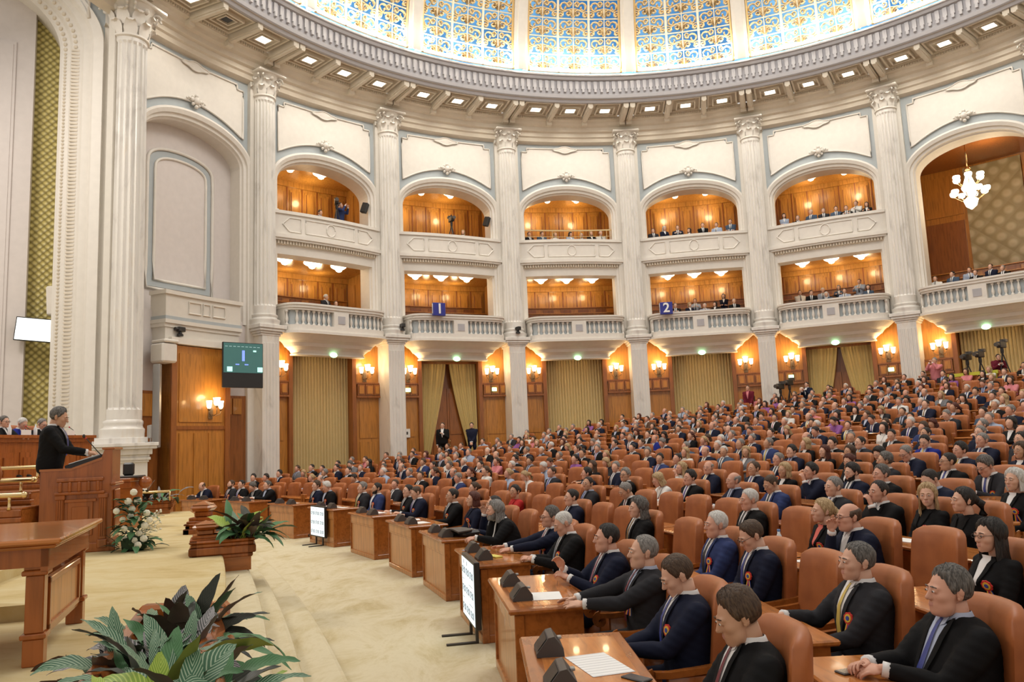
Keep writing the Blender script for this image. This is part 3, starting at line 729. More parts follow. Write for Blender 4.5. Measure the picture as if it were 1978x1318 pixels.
# ================================================================ giant column and the bay beside it
column(-1,'giant fluted marble column beside the rostrum, rising from its own pedestal',r=.51,zb=2.62,zn=15.0,ped=False,bf=.45)
c1=hp(col_phi(-1),HR,0)
t=thing('column_pedestal','wide cream marble pedestal under the giant column','pedestal',(c1.x,c1.y,0),.44); t.scale=(.74,.74,1)
m=MB()
m.box(-.95,.95,-.8,.9,.0,1.9); 
for z0,z1,e in ((1.9,1.96,1.0),(1.96,2.04,1.06),(2.04,2.12,1.02),(2.12,2.28,1.12),(2.28,2.36,1.28),(2.36,2.46,1.34)): m.bbox(-e,e,-e+.1,e,z0,z1,.012)
m.bbox(-.95,.95,-.9,.9,2.46,2.62,.01); m.box(-1.02,1.02,-.87,.95,0,.9)
m.build('pedestal_block',MARBLE,t)
def side_bay():
    i=-1; tf=btf(bay_phi(i)); ph=bay_phi(i)
    bay_upper_wall(i,6.6)
    m=MB(tf); m.grid([[(2.03*math.cos(PI*j/24),.9,12.4+math.sin(PI*j/24)) for j in range(25)],[(2.03*math.cos(PI*j/24),.9,6) for j in range(25)]],0)
    m.box(-2.83,2.83,.25,.7,3.9,6.7,0,nx=10) ; m.build('wall_blind_arch',[PINKW])['kind']='structure'
    t=MB(tf)
    def fr(hw,z0,zs,h,d,r,mat,nm):
        p=[(-hw,d,z0)]+[(-hw,d,z0+(zs-z0)*k/6) for k in range(1,7)]+[(-hw*math.cos(PI*j/16),d,zs+h*math.sin(PI*j/16)**.6) for j in range(1,16)]+[(hw,d,zs-(zs-z0)*k/6) for k in range(0,7)]+[(hw-(2*hw)*k/5,d,z0) for k in range(1,5)]
        q=MB(); q.tube([tf(Vector(x)) for x in p],r,6,closed=True); o=q.build(nm,mat,smooth=True); o['kind']='structure'
    fr(1.28,7.55,11.75,.75,.87,.06,CREAMW,'trim_outer_frame')
    q=MB(tf); p=[(-1.22,.885,7.62)]+[(-1.22*math.cos(PI*j/20),.885,11.72+.72*math.sin(PI*j/20)**.6) for j in range(21)]+[(1.22,.885,7.62)]
    ids=[q.V(x) for x in p]; c=q.V(0,.885,9.5)
    for a in range(len(ids)): q.F((c,ids[a],ids[(a+1)%len(ids)]))
    q.build('wall_blue_border',[BLUEG])['kind']='structure'
    q=MB(tf); p=[(-1.0,.86,7.85)]+[(-1.0*math.cos(PI*j/20),.86,11.6+.6*math.sin(PI*j/20)**.6) for j in range(21)]+[(1.0,.86,7.85)]
    ids=[q.V(x) for x in p]; c=q.V(0,.86,9.5)
    for a in range(len(ids)): q.F((c,ids[a],ids[(a+1)%len(ids)]))
    q.build('wall_mauve_panel',[PINKW])['kind']='structure'
    fr(1.0,7.85,11.6,.6,.85,.05,CREAMW,'trim_inner_frame')
    # box console over the screen
    t=thing('wall_console','white plaster box ledge with three framed squares above the wood screen','ledge',hp(ph-.15*DB*.2,HR,6.2),0)
    off=Vector(t.location); tfo=lambda p: tf(p)-off
    m=MB(tfo); m.box(-1.55,1.55,-.35,.3,6.45,7.15,0,nx=8); m.box(-1.62,1.62,-.42,.3,7.15,7.28,0,nx=8); m.box(-1.60,1.60,-.40,.3,6.22,6.34,0,nx=8); m.box(-1.52,1.52,-.3,.3,5.7,6.1,0,nx=8)
    m.box(-1.58,1.58,-.38,.3,6.34,6.45,1,nx=8); m.box(-1.58,1.58,-.34,.3,6.1,6.22,0,nx=8); m.build('ledge_body',[CREAM,BLUEG],t)
    for a,b in ((-.62,-.12),(-.02,.26),(.38,.88)):
        q=MB(tfo); P=[(a,-.37,6.62),(b,-.37,6.62),(b,-.37,7.0),(a,-.37,7.0)]; q.tube([tfo(Vector(x)) for x in P],.02,5,closed=True); q.tf=None
        o=MB(); o.tube([tfo(Vector(x)) for x in P],.028,5,closed=True); o.build('square_frame',CREAMW,t)
    # wood screen with its sconce, set inside the bay
    W0,W1=-1.28,1.13; m=MB(tf)
    m.box(W0,W1,-.3,.3,0,5.55,0,nx=8); m.box(W0,W0+.22,-.36,.3,0,5.6,1); m.box(W1-.2,W1,-.36,.3,0,5.6,1); m.box(W0,W1,-.34,-.3,0,.45,0,nx=6)
    m.box(W0+.34,W1-.32,-.33,-.3,3.1,5.3,0,nx=4); m.box(W0+.2,W1-.2,-.335,-.3,2.86,2.98,1,nx=4)
    for k in range(3): a=W0+.36+k*.60; m.box(a,a+.5,-.33,-.3,.6,2.75,0)
    m.build('wall_wood_screen',[WOODW,WOODD])['kind']='structure'
    m=MB(tf); m.box(W0-.1,W1+.1,-.45,.4,5.58,5.78,0,nx=6); m.build('trim_screen_cornice',[CREAMW])['kind']='structure'
    m=MB(tf); m.box(-2.83,W0,.2,.5,0,4.1,0,nx=3); m.box(-2.25,-1.5,.16,.2,3.3,4.0,1); m.box(W1,2.2,.2,.5,0,4.05,0,nx=3); m.box(1.25,1.6,.15,.2,3.4,3.95,1); m.box(1.65,2.0,.15,.2,3.4,3.95,1); m.box(2.2,2.83,.1,.5,0,6.6,2)
    m.build('wall_side_panelling',[WOODD,WOODW,CREAMW])['kind']='structure'
    sconce(tf(Vector((.32,-.34,3.62))),-(ph)+PI,'three-light glass sconce on the wood screen beside the television',en=26)
    tv=thing('television','large television hung beside the wood screen, showing a green-blue hall','television',tf(Vector((1.12,-1.0,5.1))),-(ph)-.35); tv.scale=(.9,.9,.9)
    q=MB(); q.bbox(-.78,.78,-.04,.06,-.98,.72,.015); q.build('screen_housing',BLACK,tv)
    q=MB(); q.box(-.75,.75,-.05,-.04,-.42,.69,0); q.build('display',TVM,tv)
    q=MB(); q.box(-.05,.05,-.056,-.05,.02,.42,0); q.box(.38,.5,-.056,-.05,.38,.44,1)
    for a in (-.62,.55): q.box(a,a+.2,-.056,-.05,-.38,-.2,1)
    for a in (-.3,.05): q.box(a,a+.14,-.056,-.05,.12-.25,.16-.25,0)
    for k in range(9): a=-.7+k*.155; q.box(a,a+.1,-.056,-.05,.55,.57,2)
    q.build('television_picture',[plain('screen_blue',(.1,.15,.5),.3,emit=(.2,.3,1),es=1.2),plain('screen_mint',(.4,.8,.7),.3,emit=(.5,1,.85),es=.9),plain('screen_dim',(.3,.5,.5),.3,emit=(.4,.6,.6),es=.4)],tv)
    q=MB(); q.tube([(0,.05,0),(0,.5,0)],.05,6); q.box(-.2,.2,.45,.55,-.2,.2); q.build('wall_bracket',DARKM,tv)
    # projector box and small camera on the left shoulder of the screen
    c=tf(Vector((W0-.32,-.35,5.25))); o=MB(); o.bbox(-.28,.28,-.3,.3,-.32,.28,.05); o.bbox(-.24,.3,-.34,.3,.3,.4,.03); q=o.build('equipment_box',CREAMW,loc=c); q.rotation_euler=(0,0,-ph); tag(q,'white equipment box mounted beside the wood screen top','box')
    camera_small(tf(Vector((-1.0,-.4,5.83))),-ph,'small black camera standing on the ledge of the wood screen')
    # grey steel profile beside the pedestal
    o=MB(); o.bbox(-.11,.11,-.08,.08,0,2.55,.02); q=o.build('steel_profile',GREYM,loc=tf(Vector((-2.0,-.5,2.3)))); tag(q,'upright grey metal profile beside the giant column','column')
    mo=thing('monitor','thin computer monitor standing on the end of the column pedestal','monitor',(c1.x+.98,c1.y-.35,2.46),-.95)
    q=MB(); q.bbox(-.25,.25,-.02,.02,.12,.50,.01); q.build('screen_housing',GREYM,mo); q=MB(); q.bbox(-.12,.12,-.1,.1,0,.015,.005); q.tube([(0,.03,0),(0,.03,.3)],.02,6); q.build('monitor_stand',GREYM,mo)
def camera_small(loc,rz,label):
    t=thing('security_camera',label,'camera',loc,rz,'small robotic cameras')
    q=MB(); q.lathe([(.1,0),(.1,.06),(.06,.09),(.05,.14)],12); q.build('camera_base',BLACK,t)
    q=MB(); q.bbox(-.10,.16,-.08,.08,.14,.30,.02); q.build('camera_body',BLACK,t)
    q=MB(); q.sweep([(-.10,0,.22),(-.2,0,.22)],[(.06*math.cos(a),.06*math.sin(a)) for a in [2*PI*k/12 for k in range(12)]]); q.build('lens',BLACK,t)
TVM=plain('television_picture',(.05,.14,.13),.12,emit=(.07,.26,.24),es=.2)
side_bay()
camera_small(hp(col_phi(1)+.012,HR-.55,6.75),-1.0,'small black camera on the base of the column beside sign one')
camera_small(hp(col_phi(2)+.0,HR-.6,6.75),-1.0,'small camera on the base of the column after sign one')
# loudspeakers on arch jambs
for i,s in ((0,1.85),(1,1.85)):
    q=MB(); q.bbox(-.09,.09,-.13,.13,-.22,.22,.02); o=q.build('loudspeaker',BLACK,loc=btf(bay_phi(i))(Vector((s,.3,12.0)))); o.rotation_euler=(.25,.2,-bay_phi(i)+.5)
    tag(o,'black loudspeaker on the jamb of the upper arch '+BAYN[i],'loudspeaker','arch loudspeakers')
# handrail of the middle upper gallery
q=MB(btf(bay_phi(2))); 
for s in (-2,-.7,.6,1.8): q.tube([(s,.5,11.1),(s,.5,11.75)],.02,6)
q.box(-2.05,2.05,.48,.53,11.7,11.76,0,nx=10); q.box(-2.05,2.05,.48,.51,11.42,11.44,0,nx=10)
o=q.build('guard_rail',BRASS); tag(o,'slim brass guard rail on top of the middle upper parapet','railing')
# ================================================================ wall left of the giant column (side of the rostrum niche)
EX,EY=-.9048,-.4259; NX,NY=-.4259,.9048
def sw(p): return Vector((c1.x+p[0]*EX+p[1]*NX,c1.y+p[0]*EY+p[1]*NY,p[2]))
def side_wall():
    cx=7.0
    def el(a,h,z0,t): return (cx-a*math.cos(t),z0+h*math.sin(t))
    n=30
    rows=[]
    for a,h,d in ((5.0,2.7,1.9),(5.0,2.7,.9),(5.08,2.76,.8),(5.3,2.85,.72),(5.38,2.9,.5),(5.62,2.95,.45),(5.70,3.0,.28),(5.9,3.05,.24),(5.98,3.1,.02),(6.25,3.2,-.06),(6.3,3.25,.1)):
        r=[(cx-a,d,.8)]+[(cx-a,d,.8+(14.84-.8)*k/8) for k in range(1,8)]
        for j in range(n+1): s,z=el(a,h,14.84,PI/2*j/n); r.append((s,d,z))
        rows.append(r)
    m=MB(sw); m.grid(rows,0); m.build('wall_niche_arch',[CREAMW])['kind']='structure'
    # carved running ornament in the hollow mouldings
    for a,h,d,rr,nm in ((5.46,2.92,.49,.06,'trim_rosette_band'),(5.16,2.8,.77,.05,'trim_fret_band')):
        q=MB(sw); N=120
        for k in range(N):
            z=1.2+k*(13.6/N); 
            if nm=='trim_rosette_band': q.box(cx-a-.11,cx-a+.11,d-.04,d+.02,z,z+.06,0)
            else: q.sph((cx-a,d,z),.05,5,4)
        for k in range(26):
            s,z=el(a,h,14.84,PI/2*k/26); q.sph((s,d,z),.07,6,4)
        q.build(nm,[STONE])['kind']='structure'
    # blue-grey spandrel with its cream field
    q=MB(sw); top=[];bot=[]
    for j in range(n+1):
        s,z=el(6.28,3.22,14.84,PI/2*j/n); bot.append((s,.05,z)); top.append((s,.05,20.5))
    q.grid([bot,top],0,True); q.box(-.3,.72,.05,.4,.8,20.5,1); q.build('wall_niche_spandrel',[BLUEG,CREAMW])['kind']='structure'
    q=MB(sw); bot=[];top=[]
    for j in range(4,n+1):
        s,z=el(5.95,3.75,14.84,PI/2*j/n); bot.append((s,.0,z)); top.append((s,.0,20.2))
    q.grid([bot,top],0,True); q.build('wall_cream_field',[CREAM])['kind']='structure'
    k=MB(); k.tube([sw(Vector(p)) for p in bot],.05,6); k.tube([sw(Vector((bot[0][0],-.01,z))) for z in (bot[0][2],20)],.05,6); k.build('trim_field_border',CREAMW,smooth=True)['kind']='structure'
    # recess: brocade field and cream pier
    q=MB(sw); N=20; q.grid([[(1.5+k*1.6/N,1.9,z) for k in range(N+1)] for z in (.8,17.5)]); 
    o=q.build('gold_brocade_panel',BROC,uvs=[(((v%(N+1))*1.6/N),(v//(N+1))*16.7) for v in range(len(q.v))]); tag(o,'tall gold brocade wall hanging with a diamond pattern','wall hanging')
    q=MB(sw); q.box(2.75,9,1.55,2.2,.8,17.8); q.box(3.25,8.5,1.5,1.55,1.5,15.2); q.box(3.33,8.4,1.48,1.50,1.6,15.1); q.box(1.2,9,1.5,2.2,17.2,19,0); q.build('wall_niche_pier',[PINKW])['kind']='structure'
    t=thing('wall_screen','white lit television on the brocade beside the presidium','television',sw(Vector((2.42,1.2,5.98))),.15)
    a=MB(); a.bbox(-.56,.56,-.03,.05,-.36,.36,.01); a.build('screen_housing',BLACK,t); t.rotation_euler=(0,.10,.25)
    a=MB(); a.box(-.53,.53,-.035,-.03,-.33,.33); a.build('display',plain('white_screen',(.9,.95,.95),.3,emit=(.92,1,.98),es=1.1),t)
    a=MB(); a.bbox(-.12,.12,-.1,.2,-.45,.45,.04); o=a.build('line_loudspeaker',CREAMW,loc=sw(Vector((2.05,1.3,6.9)))); o.rotation_euler=(0,-.05,.4); tag(o,'slim white column loudspeaker on the gold brocade','loudspeaker')
side_wall()
# ================================================================ presidium desk, pews, rostrum
def presidium():
    t=thing('presidium_desk','long dark-wood presidium desk with panelled front','desk',(-9.6,17.6,1.0))
    P=[(-9.45,17.7),(-9.78,16.2),(-9.95,14.6),(-9.95,13.0)]
    def off(p,d): 
        return (p[0]-d*.98,p[1]-.1*d)
    m=MB(); 
    for a,b in zip(P,P[1:]):
        for z0,z1,e in ((1.3,2.42,0),(2.42,2.50,.05),(2.50,2.56,.1)):
            q=[(a[0]+e,a[1]),(b[0]+e,b[1]),off(b,.55),off(a,.55)]; m.poly(q[::-1],z0-1.0,z1-1.0)
    for v in range(len(m.v)): m.v[v]=(m.v[v][0]+9.6,m.v[v][1]-17.6,m.v[v][2])
    m.build('desk_body',WOODR,t)
    for a,b in zip(P,P[1:]):
        L=math.hypot(b[0]-a[0],b[1]-a[1]); ux,uy=(b[0]-a[0])/L,(b[1]-a[1])/L; n=3
        for k in range(n):
            s0=L*(k+.12)/n; s1=L*(k+.88)/n; q=MB()
            for z0,z1,e,w_ in ((.42,1.22,.02,0),(.52,1.12,.05,.07)):
                pts=[(a[0]+ux*(s0+w_)-uy*0,a[1]+uy*(s0+w_)),(a[0]+ux*(s1-w_),a[1]+uy*(s1-w_))]
                q.poly([(pts[0][0]-.02+9.6,pts[0][1]-17.6),(pts[1][0]-.02+9.6,pts[1][1]-17.6),(pts[1][0]+e+9.6,pts[1][1]-17.6),(pts[0][0]+e+9.6,pts[0][1]-17.6)],z0,z1)
            q.build('front_panel',WOODW if False else WOODR,t)
    m=MB(); m.poly([(-9.9,18.6),(-20,18.6),(-20,8),(-10.2,8),(-10.2,14)],.8,1.7); m.build('floor_presidium_dais',CARPET)['kind']='structure'
    for k,(x,y) in enumerate(((-9.62,17.15),(-9.72,16.6),(-9.84,15.95))):
        q=MB(); q.box(-.01,.0,-.16,.16,0,.11); o=q.build('name_card',PAPER,loc=(x,y,2.56)); tag(o,'white name card on the presidium desk, %s from its right end'%ORD[k],'card','presidium name cards')
        mi=thing('desk_microphone','slim black microphone on the presidium desk, %s from its right end'%ORD[k],'microphone',(x-.12,y+.28,2.56),0,'presidium microphones')
        q=MB(); q.bbox(-.05,.05,-.05,.05,0,.03,.01); q.tube([(0,0,.02),(.02,0,.12),(-.06,0,.18)],.008,5); q.build('microphone_stem',BLACK,mi); q=MB(); q.sph((-.07,0,.19),.018,8,6); q.build('microphone_head',plain('red_foam_ring',(.5,.03,.03),.5) if 'red_foam_ring' not in MATS else MATS['red_foam_ring'],mi)
        bt=thing('water_bottle','clear water bottle on the presidium desk, %s from its right end'%ORD[k],'bottle',(x-.2,y-.22,2.56),0,'presidium water bottles')
        q=MB(); q.lathe([(.03,0),(.035,.02),(.035,.14),(.015,.19),(.013,.22)],10); q.build('bottle_body',GLASSM,bt,smooth=True); q=MB(); q.lathe([(.015,.22),(.015,.24),(.0,.24)],8); q.build('cap',PAPER,bt)
GLASSM=plain('clear_plastic',(.80,.86,.88),.15,spec=.8)
presidium()
def rostrum():
    # front-right foot of the lectern stands at (-5.47,10.78)
    t=thing('rostrum','carved reddish wooden rostrum with sloping top and tall front board','lectern',(-5.47,10.78,.8),.30)
    L=.86; D=.60
    m=MB(); 
    # side cheek facing the camera : outline in x,z
    def cheek(y0,y1,mi=0):
        o=[(-L,0),(0,0),(0,1.34),(-.10,1.34),(-.14,1.22),(-.5,1.08),(-L,1.08)]
        a=[m.V(x,y0,z) for x,z in o]; b=[m.V(x,y1,z) for x,z in o]; n=len(o)
        m.F(a,mi); m.F(b[::-1],mi)
        for i in range(n): m.F((a[i],b[i],b[(i+1)%n],a[(i+1)%n]),mi)
    cheek(0,.06); cheek(D-.06,D); m.box(-.10,0,.06,D-.06,0,1.34); m.box(-L+.1,-.1,.06,D-.06,0,.9); m.build('rostrum_body',WOODR,t)
    m=MB(); m.box(-L-.01,-.5,-.01,D+.01,1.08,1.11)
    a=[m.V(*p) for p in ((-.5,-.01,1.08),(-.12,-.01,1.21),(-.12,D,1.21),(-.5,D,1.08))]; b=[m.V(*p) for p in ((-.5,-.01,1.11),(-.12,-.01,1.245),(-.12,D,1.245),(-.5,D,1.11))]
    m.F(a[::-1]); m.F(b); 
    for i in range(4): m.F((a[i],a[(i+1)%4],b[(i+1)%4],b[i]))
    m.bbox(-.13,.03,-.02,D+.02,1.34,1.37,.01); m.build('sloping_top',WOODK,t)
    m=MB(); m.bbox(-.66,-.10,-.05,.0,.93,.98,.01); m.bbox(-.64,-.12,-.03,.0,.80,.93,.005); m.bbox(-.68,-.08,-.06,.0,.76,.80,.01)
    for k in range(5): x=-.61+k*.112; m.bbox(x-.02,x+.02,-.06,-.02,.80,.93,.01)
    m.build('carved_frieze',WOODR,t)
    for x in (-.61,-.10):
        m=MB(); m.bbox(x-.045,x+.045,-.04,0,.16,.74,.008)
        for k in (-1,0,1): m.bbox(x+k*.026-.009,x+k*.026+.009,-.05,-.035,.2,.7,.004)
        m.bbox(x-.06,x+.06,-.055,0,.70,.76,.008); m.bbox(x-.06,x+.06,-.055,0,.05,.16,.008); m.build('pilaster',WOODR,t)
    m=MB(); m.bbox(-.52,-.22,-.02,0,.22,.70,.005); m.bbox(-.56,-.18,-.035,0,.66,.70,.005); m.bbox(-.47,-.27,-.035,-.02,.22,.6,.005); m.bbox(-L,0.01,-.03,0,0,.12,.01); m.build('side_panel',WOODR,t)
    m=MB(); m.bbox(-.02,.05,-.03,D+.03,.86,.90,.01); m.bbox(-.02,.06,-.03,D+.03,0,.14,.01); m.bbox(0,.03,.12,D-.12,.25,.8,.01); m.build('front_board_moulding',WOODR,t)
    m=MB(); m.tube([(-.13,.1,1.24),(-.2,.1,1.32),(-.36,.1,1.52)],.007,6); m.lathe([(.025,1.235),(.025,1.25)],8,0,(-.13,.1)); ms=m.build('microphone_stem',BLACK,t)
    m=MB(); m.sph((-.375,.1,1.535),.02,8,6,sc=(1,1,1.3)); m.build('microphone_head',BLACK,ms); m=MB(); m.sph((-.35,.1,1.505),.013,8,6); m.build('red_light_ring',MATS['red_foam_ring'],ms)
    f=MB(); f.bbox(-.24,.24,-.16,.16,0,.09,.01); o=f.build('black_folder',BLACK,loc=(-5.93,11.02,1.93)); o.rotation_euler=(0,-.30,.30); tag(o,'thick black document folder lying on the rostrum slope','folder')
    f=MB(); f.box(-.2,.2,-.13,.13,0,.01); o=f.build('speech_papers',PAPER,loc=(-5.95,11.02,2.022)); o.rotation_euler=(0,-.30,.30); tag(o,'white pages on the folder on the rostrum','paper')
rostrum()
def leg_turned(m,x,y,z1,mi=0,w_=.07):
    m.bbox(x-w_*.8,x+w_*.8,y-w_*.8,y+w_*.8,0,.16,.006); m.bbox(x-w_,x+w_,y-w_,y+w_,.16,.19,.006); m.bbox(x-w_*.72,x+w_*.72,y-w_*.72,y+w_*.72,.19,z1-.16,.006); m.bbox(x-w_,x+w_,y-w_,y+w_,z1-.16,z1-.13,.006); m.bbox(x-w_*.85,x+w_*.85,y-w_*.85,y+w_*.85,z1-.13,z1,.006)
def table():
    # right end runs from (-2.89,4.94) to (-3.34,6.24)
    t=thing('stage_table','glossy orange-brown wooden table with panelled end on the stage','table',(-2.85,4.88,.8),math.atan2(-.33,-.94)+PI)
    # local: x to the left is negative, y away
    W=1.42
    m=MB(); m.bbox(-2.6,.08,-.08,W+.08,.715,.75,.01); m.bbox(-2.57,.05,-.05,W+.05,.69,.715,.01); m.build('tabletop',WOODT,t)
    m=MB(); m.box(-2.5,0,.0,.04,.58,.69); m.box(-2.5,0,W-.04,W,.58,.69); m.box(-.04,0,0,W,.55,.69); m.build('apron',WOODR,t)
    for x,y in ((-.07,.07),(-.07,W-.07),(-2.45,.07),(-2.45,W-.07)):
        m=MB(); leg_turned(m,x,y,.69); m.build('leg',WOODR,t)
    m=MB(); m.box(-.10,-.04,.14,W-.14,.14,.50); m.build('end_frame',WOODK,t)
    m=MB(); m.bbox(-.11,-.02,.2,W-.2,.17,.21,.005); m.bbox(-.11,-.02,.2,W-.2,.45,.49,.005); m.bbox(-.11,-.02,.2,.24,.17,.49,.005); m.bbox(-.11,-.02,W-.24,W-.2,.17,.49,.005); m.build('panel_moulding',WOODR,t)
    m=MB(); m.box(-.105,-.035,.24,W-.24,.21,.45); m.build('light_panel',WOODL,t)
table()
def pews():
    specs=[((-6.35,10.25,.92),.62,1.5,'nearest wooden desk of the row of desks behind the rostrum, with a brass rail'),((-7.05,11.6,.92),.78,1.6,'middle wooden desk behind the rostrum, with a brass rail'),((-7.9,13.4,.92),.95,1.5,'farthest wooden desk behind the rostrum, with a brass rail')]
    for (loc,h,L,lab) in specs:
        t=thing('clerk_desk',lab,'desk',loc,.08,'clerks desks behind the rostrum')
        m=MB(); m.bbox(-L*1.6,0,0,.5,h-.14,h-.1,.01); m.bbox(-L*1.6,0,-.03,.03,h-.22,h-.12,.015); m.bbox(-L*1.6,.02,-.05,.05,h-.28,h-.22,.01); m.build('desk_top',WOODR,t)
        m=MB(); m.box(-L*1.6,-.02,.0,.05,0,h-.2); m.box(-.06,0,0,.5,0,h-.12); m.build('desk_body',WOODK,t)
        m=MB(); m.tube([(-L*1.6,0,h+.06),(0.02,0,h+.06)],.035,10); m.sph((.03,0,h+.06),.045,10,6); m.build('brass_rail',BRASS,t,smooth=True)
        for x in (-.15,-1.2):
            m=MB(); m.lathe([(.035,h-.12),(.02,h-.08),(.02,h+.0),(.03,h+.04)],8,0,(x,0)); m.build('rail_post',BRASS,t,smooth=True)
    t=thing('clerk_chair','round-backed chestnut leather chair behind the rostrum desks','chair',(-7.55,11.3,.92),0)
    m=MB(); m.sph((0,0,.95),.25,14,10,sc=(1,.5,.9)); m.build('backrest',LEATHER,t,smooth=True); m=MB(); m.sph((0,-.2,.52),.27,14,8,sc=(1,1,.35)); m.build('seat',LEATHER,t,smooth=True); m=MB(); m.lathe([(.22,0),(.22,.04),(.04,.08),(.04,.5)],10); m.build('pedestal_leg',WOODR,t)
    # small side table with a monitor behind the rostrum
    t=thing('side_table','small wooden side table between the rostrum and the column pedestal','table',(-6.95,14.2,.8),0)
    m=MB(); m.bbox(-.3,.22,-.3,.3,.81,.87,.01); m.bbox(-.3,.20,-.25,.25,.70,.81,.01); m.build('tabletop',WOODR,t); m=MB(); m.box(-.02,.2,-.2,.2,0,.71); m.build('pedestal_leg',WOODK,t)
    m=MB(); m.sph((.34,0,.78),.11,12,8); m.build('round_finial',WOODR,t,smooth=True)
    a=thing('desk_phone','black telephone standing on the small side table','telephone',(-6.92,14.2,1.67)); q=MB(); q.bbox(-.2,.25,-.15,.15,0,.04,.01); q.build('phone_body',DGREY,a); q=MB(); q.bbox(-.08,.1,-.06,.06,.04,.27,.03); q.build('display_block',BLACK,a)
pews()
# ---- planters
def calathea(seed):
    pass
LEAFM={}
def leafmat(name,base,stripe,under):
    m,nt,b=nmat(name); N=nt.nodes; L=nt.links
    tc=N.new('ShaderNodeTexCoord'); sp=N.new('ShaderNodeSeparateXYZ'); L.new(tc.outputs['UV'],sp.inputs[0])
    # feather stripes: sin(freq*(v - |u|*k))
    ab=N.new('ShaderNodeMath'); ab.operation='ABSOLUTE'; L.new(sp.outputs[0],ab.inputs[0])
    k=N.new('ShaderNodeMath'); k.operation='MULTIPLY_ADD'; k.inputs[1].default_value=-.22; L.new(ab.outputs[0],k.inputs[0]); L.new(sp.outputs[1],k.inputs[2])
    f=N.new('ShaderNodeMath'); f.operation='MULTIPLY'; f.inputs[1].default_value=88; L.new(k.outputs[0],f.inputs[0])
    s=N.new('ShaderNodeMath'); s.operation='SINE'; L.new(f.outputs[0],s.inputs[0])
    r=N.new('ShaderNodeValToRGB'); r.color_ramp.elements[0].position=.35; r.color_ramp.elements[1].position=.62
    r.color_ramp.elements[0].color=(*base,1); r.color_ramp.elements[1].color=(*stripe,1); L.new(s.outputs[0],r.inputs[0])
    g=N.new('ShaderNodeNewGeometry'); mx=N.new('ShaderNodeMixRGB'); L.new(g.outputs['Backfacing'],mx.inputs[0]); L.new(r.outputs[0],mx.inputs[1]); mx.inputs[2].default_value=(*under,1)
    L.new(mx.outputs[0],b.inputs['Base Color']); b.inputs['Roughness'].default_value=.5; b.inputs['Specular IOR Level'].default_value=.3
    return m
LA=leafmat('calathea_leaf',(.055,.14,.075),(.34,.44,.30),(.11,.08,.06))
LB=leafmat('plain_green_leaf',(.07,.18,.07),(.11,.24,.11),(.05,.10,.05))
LC=leafmat('lime_leaf',(.22,.34,.04),(.42,.52,.10),(.25,.3,.06))
LD=leafmat('purple_leaf',(.03,.035,.025),(.05,.05,.035),(.045,.018,.014))
LE=leafmat('mauve_veined_leaf',(.09,.095,.09),(.42,.38,.39),(.10,.09,.08))
def leaf(m,uv,base,az,length,width,lift,droop,roll=0,n=12,stem=.35,mi=0):
    """one leaf with stalk, as a gently folded blade"""
    P=[];d=Vector((math.cos(az),math.sin(az),0)); p=Vector(base); ang=lift
    tot=length*(1+stem); N=n+3; pts=[]
    for k in range(N+1):
        pts.append(p.copy()); st=tot/N
        p=p+(d*math.cos(ang)+Vector((0,0,math.sin(ang))))*st; ang-=droop/N
    k0=int(N*stem/(1+stem)); bl=pts[k0:]; M=len(bl)-1
    side0=Vector((-d.y,d.x,0)); rows=[]
    for j,q in enumerate(bl):
        t=(bl[min(j+1,M)]-bl[max(j-1,0)]).normalized(); nr=side0.cross(t).normalized()*-1
        sd=(side0*math.cos(roll)+nr*math.sin(roll)).normalized(); u=j/M
        w_=width*.5*(math.sin(PI*min(1,u**.72*.985+.015)))**.75 if 0<u<1 else .001
        row=[]
        for e in (-1,-.5,0,.5,1):
            row.append(m.V(q+sd*(w_*e)+Vector((0,0,1))*(abs(e)*w_*.28+.004*math.sin(j*1.7+e*2)*abs(e)))); uv.append((e,u))
        rows.append(row)
    for a,b in zip(rows,rows[1:]):
        for j in range(4): m.F((b[j],b[j+1],a[j+1],a[j]),mi)
    c=len(m.v); m.tube([tuple(x) for x in pts[:k0+2]],.006,5,mi); uv.extend([(0,.5)]*(len(m.v)-c))
def plant(name,label,loc,leaves,n_rand=0,seed=1,spread=(.3,.3),size=.32,group=None,mix=(0,1,3)):
    rnd=random.Random(seed); t=thing(name,label,'plant',loc,0,group)
    specs=list(leaves)
    for k in range(n_rand):
        specs.append(((rnd.uniform(-1,1)*spread[0]*.5,rnd.uniform(-1,1)*spread[1]*.5,0),rnd.uniform(0,2*PI),size*rnd.uniform(.7,1.25),size*rnd.uniform(.22,.4),rnd.uniform(.5,1.35),rnd.uniform(.3,1.9),rnd.uniform(-.5,.5),mix[rnd.randrange(len(mix))]))
    MM=[LA,LB,LC,LD,LE]
    for q_,s in enumerate(specs):
        k_=1.0 if q_<len(leaves) else 1
        m=MB(); uv=[]; leaf(m,uv,s[0],s[1],s[2]*k_,s[3]*k_*.92,s[4],s[5],s[6]); m.build('leaf',MM[s[7]],t,smooth=True,uvs=uv)
    return t
